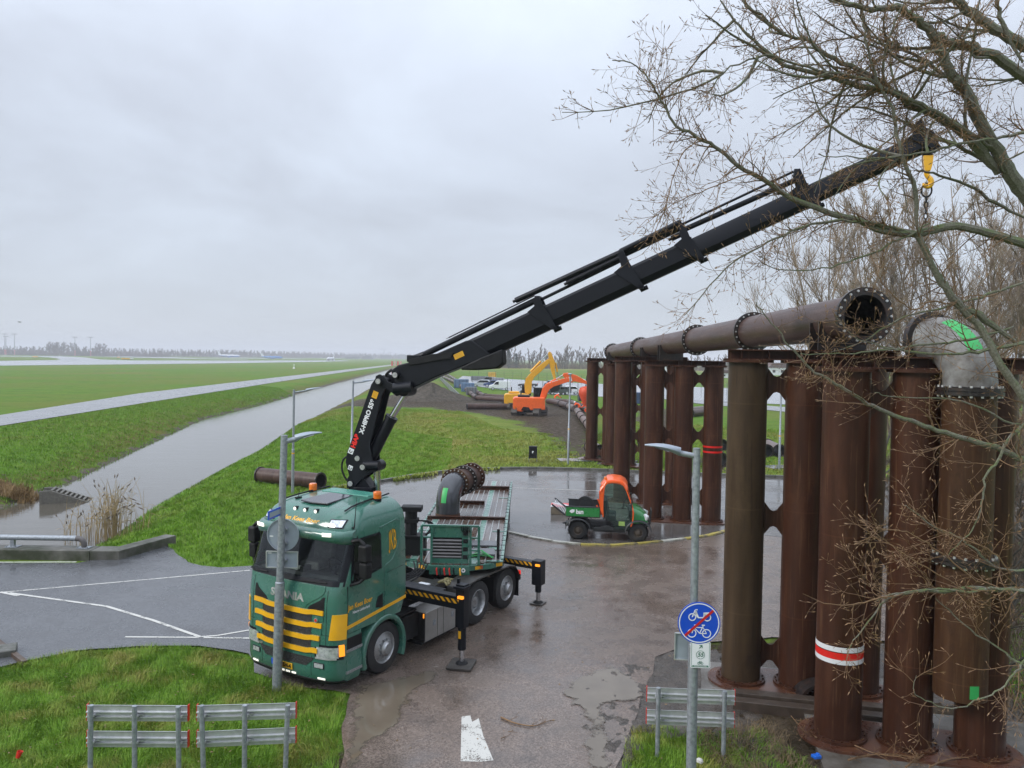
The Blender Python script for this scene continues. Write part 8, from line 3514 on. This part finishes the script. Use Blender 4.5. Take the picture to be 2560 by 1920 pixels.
thicket('far_thicket', 'pale distant wood along the horizon', [qa(420, 1560), qa(620, 1800), qa(900, 2400), qa(1160, 2900)], 13, 30, 2600, M_FARTW, 7, .45)

# ================================================================== GRASS AND SMALL THINGS ON THE GROUND
gt_ = NT('grass_blades')
Pg = gt_.geo.outputs['Position']
g1, g2 = gt_.noise(1.1, 4, .6, Pg), gt_.noise(9, 3, .6, Pg)
gcol = gt_.ramp(g2, [(.25, (.075, .165, .016)), (.5, (.145, .275, .026)), (.78, (.24, .35, .055))])
gt_.set('Base Color', gt_.mix(gt_.val(gt_.noise(4.5, 3, .6, Pg), .58, .72, 0, .6), gt_.mix(gt_.val(g1, .47, .66, 0, .85), gcol, (.30, .27, .075)), (.055, .075, .02)))
gt_.set('Roughness', .5)
gt_.set('Specular IOR Level', .12)
gt_.set('Subsurface Weight', 0.0)
M_GRASS = gt_.mat
gt2 = NT('bank_grass_blades')
Pg = gt2.geo.outputs['Position']
g1, g2 = gt2.noise(.35, 4, .6, Pg), gt2.noise(5, 3, .6, Pg)
gcol = gt2.ramp(g2, [(.25, (.080, .175, .015)), (.5, (.135, .265, .022)), (.78, (.20, .325, .038))])
gt2.set('Base Color', gt2.mix(gt2.val(g1, .5, .7, 0, .6), gcol, (.20, .215, .05)))
gt2.set('Roughness', .55)
gt2.set('Specular IOR Level', .10)
M_GRASS2 = gt2.mat
gt3 = NT('meadow_grass_blades')
Pg = gt3.geo.outputs['Position']
g1, g2 = gt3.noise(.16, 4, .6, Pg), gt3.noise(3, 3, .6, Pg)
gcol = gt3.ramp(g2, [(.25, (.105, .185, .020)), (.5, (.17, .265, .032)), (.78, (.24, .315, .050))])
gt3.set('Base Color', gt3.mix(gt3.val(g1, .42, .62, 0, .8), gcol, (.29, .265, .075)))
gt3.set('Roughness', .55)
gt3.set('Specular IOR Level', .10)
M_GRASS3 = gt3.mat


def blades(name, label, poly, n, h0, h1, w, mat, seed, exclude=(), zoff=0.0, lay=.5, clump=.0):
    r = np.random.RandomState(seed)
    x0, x1 = min(p[0] for p in poly), max(p[0] for p in poly)
    y0, y1 = min(p[1] for p in poly), max(p[1] for p in poly)
    X, Y = r.uniform(x0, x1, n * 3), r.uniform(y0, y1, n * 3)
    if clump:
        X, Y = X + r.normal(0, clump, n * 3) * 0, Y
    ok = ins_np(poly, X, Y)
    for e in exclude:
        ok &= ~ins_np(e, X + 1.5 * smooth_noise(X, Y, 4.0, seed + 20) + 1.0 * smooth_noise(X, Y, 1.3, seed + 22), Y + 5.0 * smooth_noise(X, Y, 5.0, seed + 21) + r.normal(0, 1.0, X.shape))
    if clump:
        ok &= (smooth_noise(X, Y, clump, seed) + .6 * smooth_noise(X, Y, clump * .37, seed + 9) + r.uniform(-.5, .9, X.shape)) > -.25
    X, Y = X[ok][:n], Y[ok][:n]
    n = len(X)
    Z = height(X[None, :], Y[None, :])[0] + zoff
    Hh = r.uniform(h0, h1, n) * (1 + .35 * smooth_noise(X, Y, .8, seed + 2))
    A = r.uniform(0, 2 * PI, n)
    # neighbouring blades lie the same way
    B = 2.2 * smooth_noise(X, Y, 1.5, seed + 4) * PI + r.normal(0, .7, n)
    Ln = np.abs(r.normal(lay, .3, n)) * Hh
    dx, dy = np.cos(A) * w, np.sin(A) * w
    lx, ly = np.cos(B) * Ln, np.sin(B) * Ln
    v = np.zeros((n, 5, 3), np.float32)
    v[:, 0] = np.stack([X - dx, Y - dy, Z - .02], -1)
    v[:, 1] = np.stack([X + dx, Y + dy, Z - .02], -1)
    v[:, 2] = np.stack([X - dx * .7 + lx * .35, Y - dy * .7 + ly * .35, Z + Hh * .6], -1)
    v[:, 3] = np.stack([X + dx * .7 + lx * .35, Y + dy * .7 + ly * .35, Z + Hh * .6], -1)
    v[:, 4] = np.stack([X + lx, Y + ly, Z + Hh * (1.0 - .35 * np.minimum(1, Ln / Hh))], -1)
    b = (np.arange(n) * 5)[:, None]
    f = np.concatenate([b + np.array([[0, 1, 3]]), b + np.array([[0, 3, 2]]), b + np.array([[2, 3, 4]])], 0)
    o = link(name, np_mesh(name, v.reshape(-1, 3), f, mat))
    return tag(o, label, None, None, 'stuff')


blades('grass', 'rough green and yellow grass in the left foreground', fore_grass, 95000, .07, .17, .0042, M_GRASS, 1, (), .02, .65, .7)
blades('grass', 'grass tuft area under the right barrier boards', right_grass, 22000, .06, .15, .0042, M_GRASS, 2, (), .02, .6, .5)
blades('grass', 'short green grass of the near ditch bank', bank_grass, 110000, .08, .17, .012, M_GRASS2, 3, (), .0, .55, 1.2)
blades('grass', 'yellowish meadow grass beyond the turning circle', meadow, 90000, .08, .17, .022, M_GRASS3, 4, tuple(mud_polys[:3]), .0, .5, 1.6)
far_bank_poly = far_bank[3:] + [(-26, 30), (-60, 34), (-60, 60)] + gpl([(0, 930), (340, 872), (600, 832)])
blades('grass', 'grass on the far ditch bank', gpl([(0, 935), (340, 875), (560, 838), (640, 848), (580, 866), (440, 900), (300, 962), (170, 1025), (105, 1055), (0, 1090)], -.5), 90000, .10, .2, .022, M_GRASS2, 5, (water_poly,), .0, .5, 1.8)
sed = NT('sedge_blades')
sed.set('Base Color', sed.ramp(sed.noise(2, 4, .6, sed.geo.outputs['Position']), [(.3, (.16, .085, .03)), (.7, (.30, .20, .075))]))
sed.set('Roughness', .7)
sed2 = NT('dead_stalks')
sed2.set('Base Color', sed2.ramp(sed2.noise(7, 4, .6, sed2.geo.outputs['Position']), [(.3, (.06, .04, .02)), (.7, (.19, .13, .06))]))
sed2.set('Roughness', .7)
sb_ = ap(150 * K, 1066 * K, 38.5)
blades('sedge', 'rusty dead sedge at the ditch corner by the culvert', [(sb_.x - 6, sb_.y - 1.2), (sb_.x + .6, sb_.y - .9), (sb_.x + .9, sb_.y + 1.4), (sb_.x - 5, sb_.y + .6)], 3500, .25, .55, .018, sed.mat, 8, (), .15, .5)
blades('straw', 'dead straw and stalks beside the near slab', [(3.0, 12.9), (4.55, 13.3), (4.7, 10.4), (3.6, 10.4)], 2600, .08, .24, .005, sed2.mat, 9, (), .02, 1.4, .5)
blades('straw', 'dead stalks and undergrowth right of the pillars', [(8.6, 14.5), (9.5, 17.5), (24, 30), (30, 26), (12, 10), (9.9, 10)], 22000, .12, .42, .009, sed2.mat, 10, (), .02, .8, .9)
blades('grass', 'green patches among the undergrowth at the right edge', [(8.2, 16.8), (10, 20), (24, 33), (32, 28), (13, 12), (9.8, 13)], 40000, .10, .25, .010, M_GRASS2, 11, (), .0, .6, 1.4)

# fallen twigs, leaves and litter
rf = random.Random(77)


def fallen(name, label, pts, r0, cat='branch', nt=8, tl=.25):
    mt, mbu = MB(), MB()
    P_ = [Vector(p) for p in pts]
    o0 = P_[0].copy()
    o0.z = 0
    sp = smooth_path([tuple(p - o0) for p in P_], 5)
    mt.tube(sp, [r0 * (1 - .8 * i / (len(sp) - 1)) for i in range(len(sp))], 6)
    for k in range(nt):
        j = rf.randrange(1, len(sp) - 1)
        d = (sp[j] - sp[j - 1]).normalized() + rvec(rf, .6)
        d.z = abs(d.z) * .3
        grow(mt, mbu, sp[j], d, rf.uniform(.4, 1) * tl, r0 * .4, 1, rf, 14, .05, 4)
    e = thing(name, label, cat, o0)
    mt.build('stem', M_TWIG, e)
    tag(mbu.build('buds', M_BUD, e), kind='stuff')
    return e


g8 = lambda x, y, z=.02: gp(860 + x / 2.765, 1500 + y / 2.765, z)
fallen('fallen_branch', 'curved brown branch lying on the near lane', [g8(1085, 810), g8(1180, 850), g8(1290, 870), g8(1360, 858), g8(1430, 830)], .016, nt=7, tl=.2)
fallen('fallen_twig', 'short twig nearest the white dash on the lane', [g8(1085, 955), g8(1115, 945), g8(1145, 932)], .008, nt=1, tl=.05)
fallen('fallen_twig', 'short twig just below the curved branch', [g8(1135, 910), g8(1165, 912), g8(1200, 916)], .007, nt=1, tl=.05)
c7 = lambda x, y, z=.1: gp(1900 + x / 3.3515, 1560 + y / 3.3515, z)
for k, (pp, lb) in enumerate((([(460, 950), (620, 960), (800, 1020), (950, 1080), (1150, 1110), (1300, 1140)], 'long bare branch lying across the feet of the nearest frame'), ([(740, 1140), (900, 1100), (1100, 1090), (1280, 1110)], 'short bare branch crossing the long one at the nearest frame'), ([(1220, 1200), (1330, 1120), (1420, 1060)], 'bare branch pointing up beside the gap of the nearest frame'), ([(1420, 1200), (1560, 1140), (1750, 1120), (1920, 1160)], 'arching bare branch at the bottom right pillar'), ([(260, 770), (330, 850), (390, 920)], 'thin yellow twig on the slab left of the banded pillar'))):
    fallen('fallen_branch', lb, [c7(x, y, .12) for x, y in pp], .016 if k < 4 else .008, nt=10, tl=.4)
q = c7(470, 1125, .055)
m = MB()
m.box((0, 0, .03), (.13, .10, .05))
m.box((.05, .02, .055), (.05, .05, .03))
o = m.build('litter', pm('litter_blue', (.01, .12, .55), .4), None, False, .01)
o.location, o.rotation_euler = q, (0, .1, .4)
tag(o, 'crumpled blue litter on the slab by the banded pillar', 'litter')
q = gd(38, 1637, .06)
m = MB()
m.lathe((0, 0, 0), (.3, .2, 1), [(.001, 0), (.03, 0), (.045, .10), (.043, .10), (.028, .01)], 14)
o = m.build('cup', pm('cup_red', (.6, .03, .02), .4))
o.location = q
tag(o, 'small red cup in the bottom left grass', 'litter')
for k, (x, y, c, lb) in enumerate(((710, 1604, (.55, .54, .5), 'pale crumpled paper in the grass under the right boards'), )):
    q = gp(1560 + x / 3.77, 1480 + y / 3.77, .05)
    m = MB()
    m.lathe((0, 0, 0), (.4, .2, 1), [(.001, -.02), (.05, -.01), (.06, .03), (.03, .06), (.001, .05)], 9)
    o = m.build('litter', pm('litter_pale', c, .6))
    o.location = q
    tag(o, lb, 'litter')
ml = MB()
for k in range(420):
    if k < 200:
        x, y, z = rf.uniform(-8.5, -2.7), rf.uniform(11.2, 16), .06
        if not ins(fore_grass, x, y):
            continue
    elif k < 330:
        x, y, z = rf.uniform(-2.4, 2.2), rf.uniform(11, 26), .008
    else:
        x, y, z = rf.uniform(2, 9), rf.uniform(10.5, 16.5), .07
    a, s2 = rf.uniform(0, 6.28), rf.uniform(.012, .035)
    d = Vector((math.cos(a), math.sin(a), rf.uniform(-.2, .3))) * s2
    n_ = Vector((-math.sin(a), math.cos(a), rf.uniform(-.3, .3))) * s2 * .55
    c = Vector((x, y, z))
    ml.add([c - d, c + n_, c + d, c - n_], [(0, 1, 2, 3)])
o = ml.build('fallen_leaves', pm('leaf_litter', (.16, .10, .04), .6, var=.6, scale=1.7), None, False)
tag(o, 'scattered brown fallen leaves on road and grass', None, None, 'stuff')
# young weeds along the kerb behind the turning circle
mw = MB()
for k in range(500):
    i = rf.randrange(0, 6)
    a, b = Vector((*plaza_back[i], 0)), Vector((*plaza_back[i + 1], 0))
    c = a.lerp(b, rf.random()) + Vector((rf.gauss(.2, .15), -.3 + rf.gauss(0, .15), 0))
    if smooth_noise(np.array([c.x]), np.array([c.y]), 3.0, 8)[0] < .1:
        continue
    for j in range(4):
        an = rf.uniform(0, 6.28)
        h = rf.uniform(.06, .22)
        d = Vector((math.cos(an), math.sin(an), 0)) * h * .6
        n_ = Vector((-math.sin(an), math.cos(an), 0)) * .03
        mw.add([c - n_, c + n_, c + d + n_ * .6 + Vector((0, 0, h)), c + d - n_ * .6 + Vector((0, 0, h))], [(0, 1, 2, 3)])
o = mw.build('weeds', M_GRASS3, None, False)
tag(o, 'weeds growing along the dark kerb of the turning circle', None, None, 'stuff')
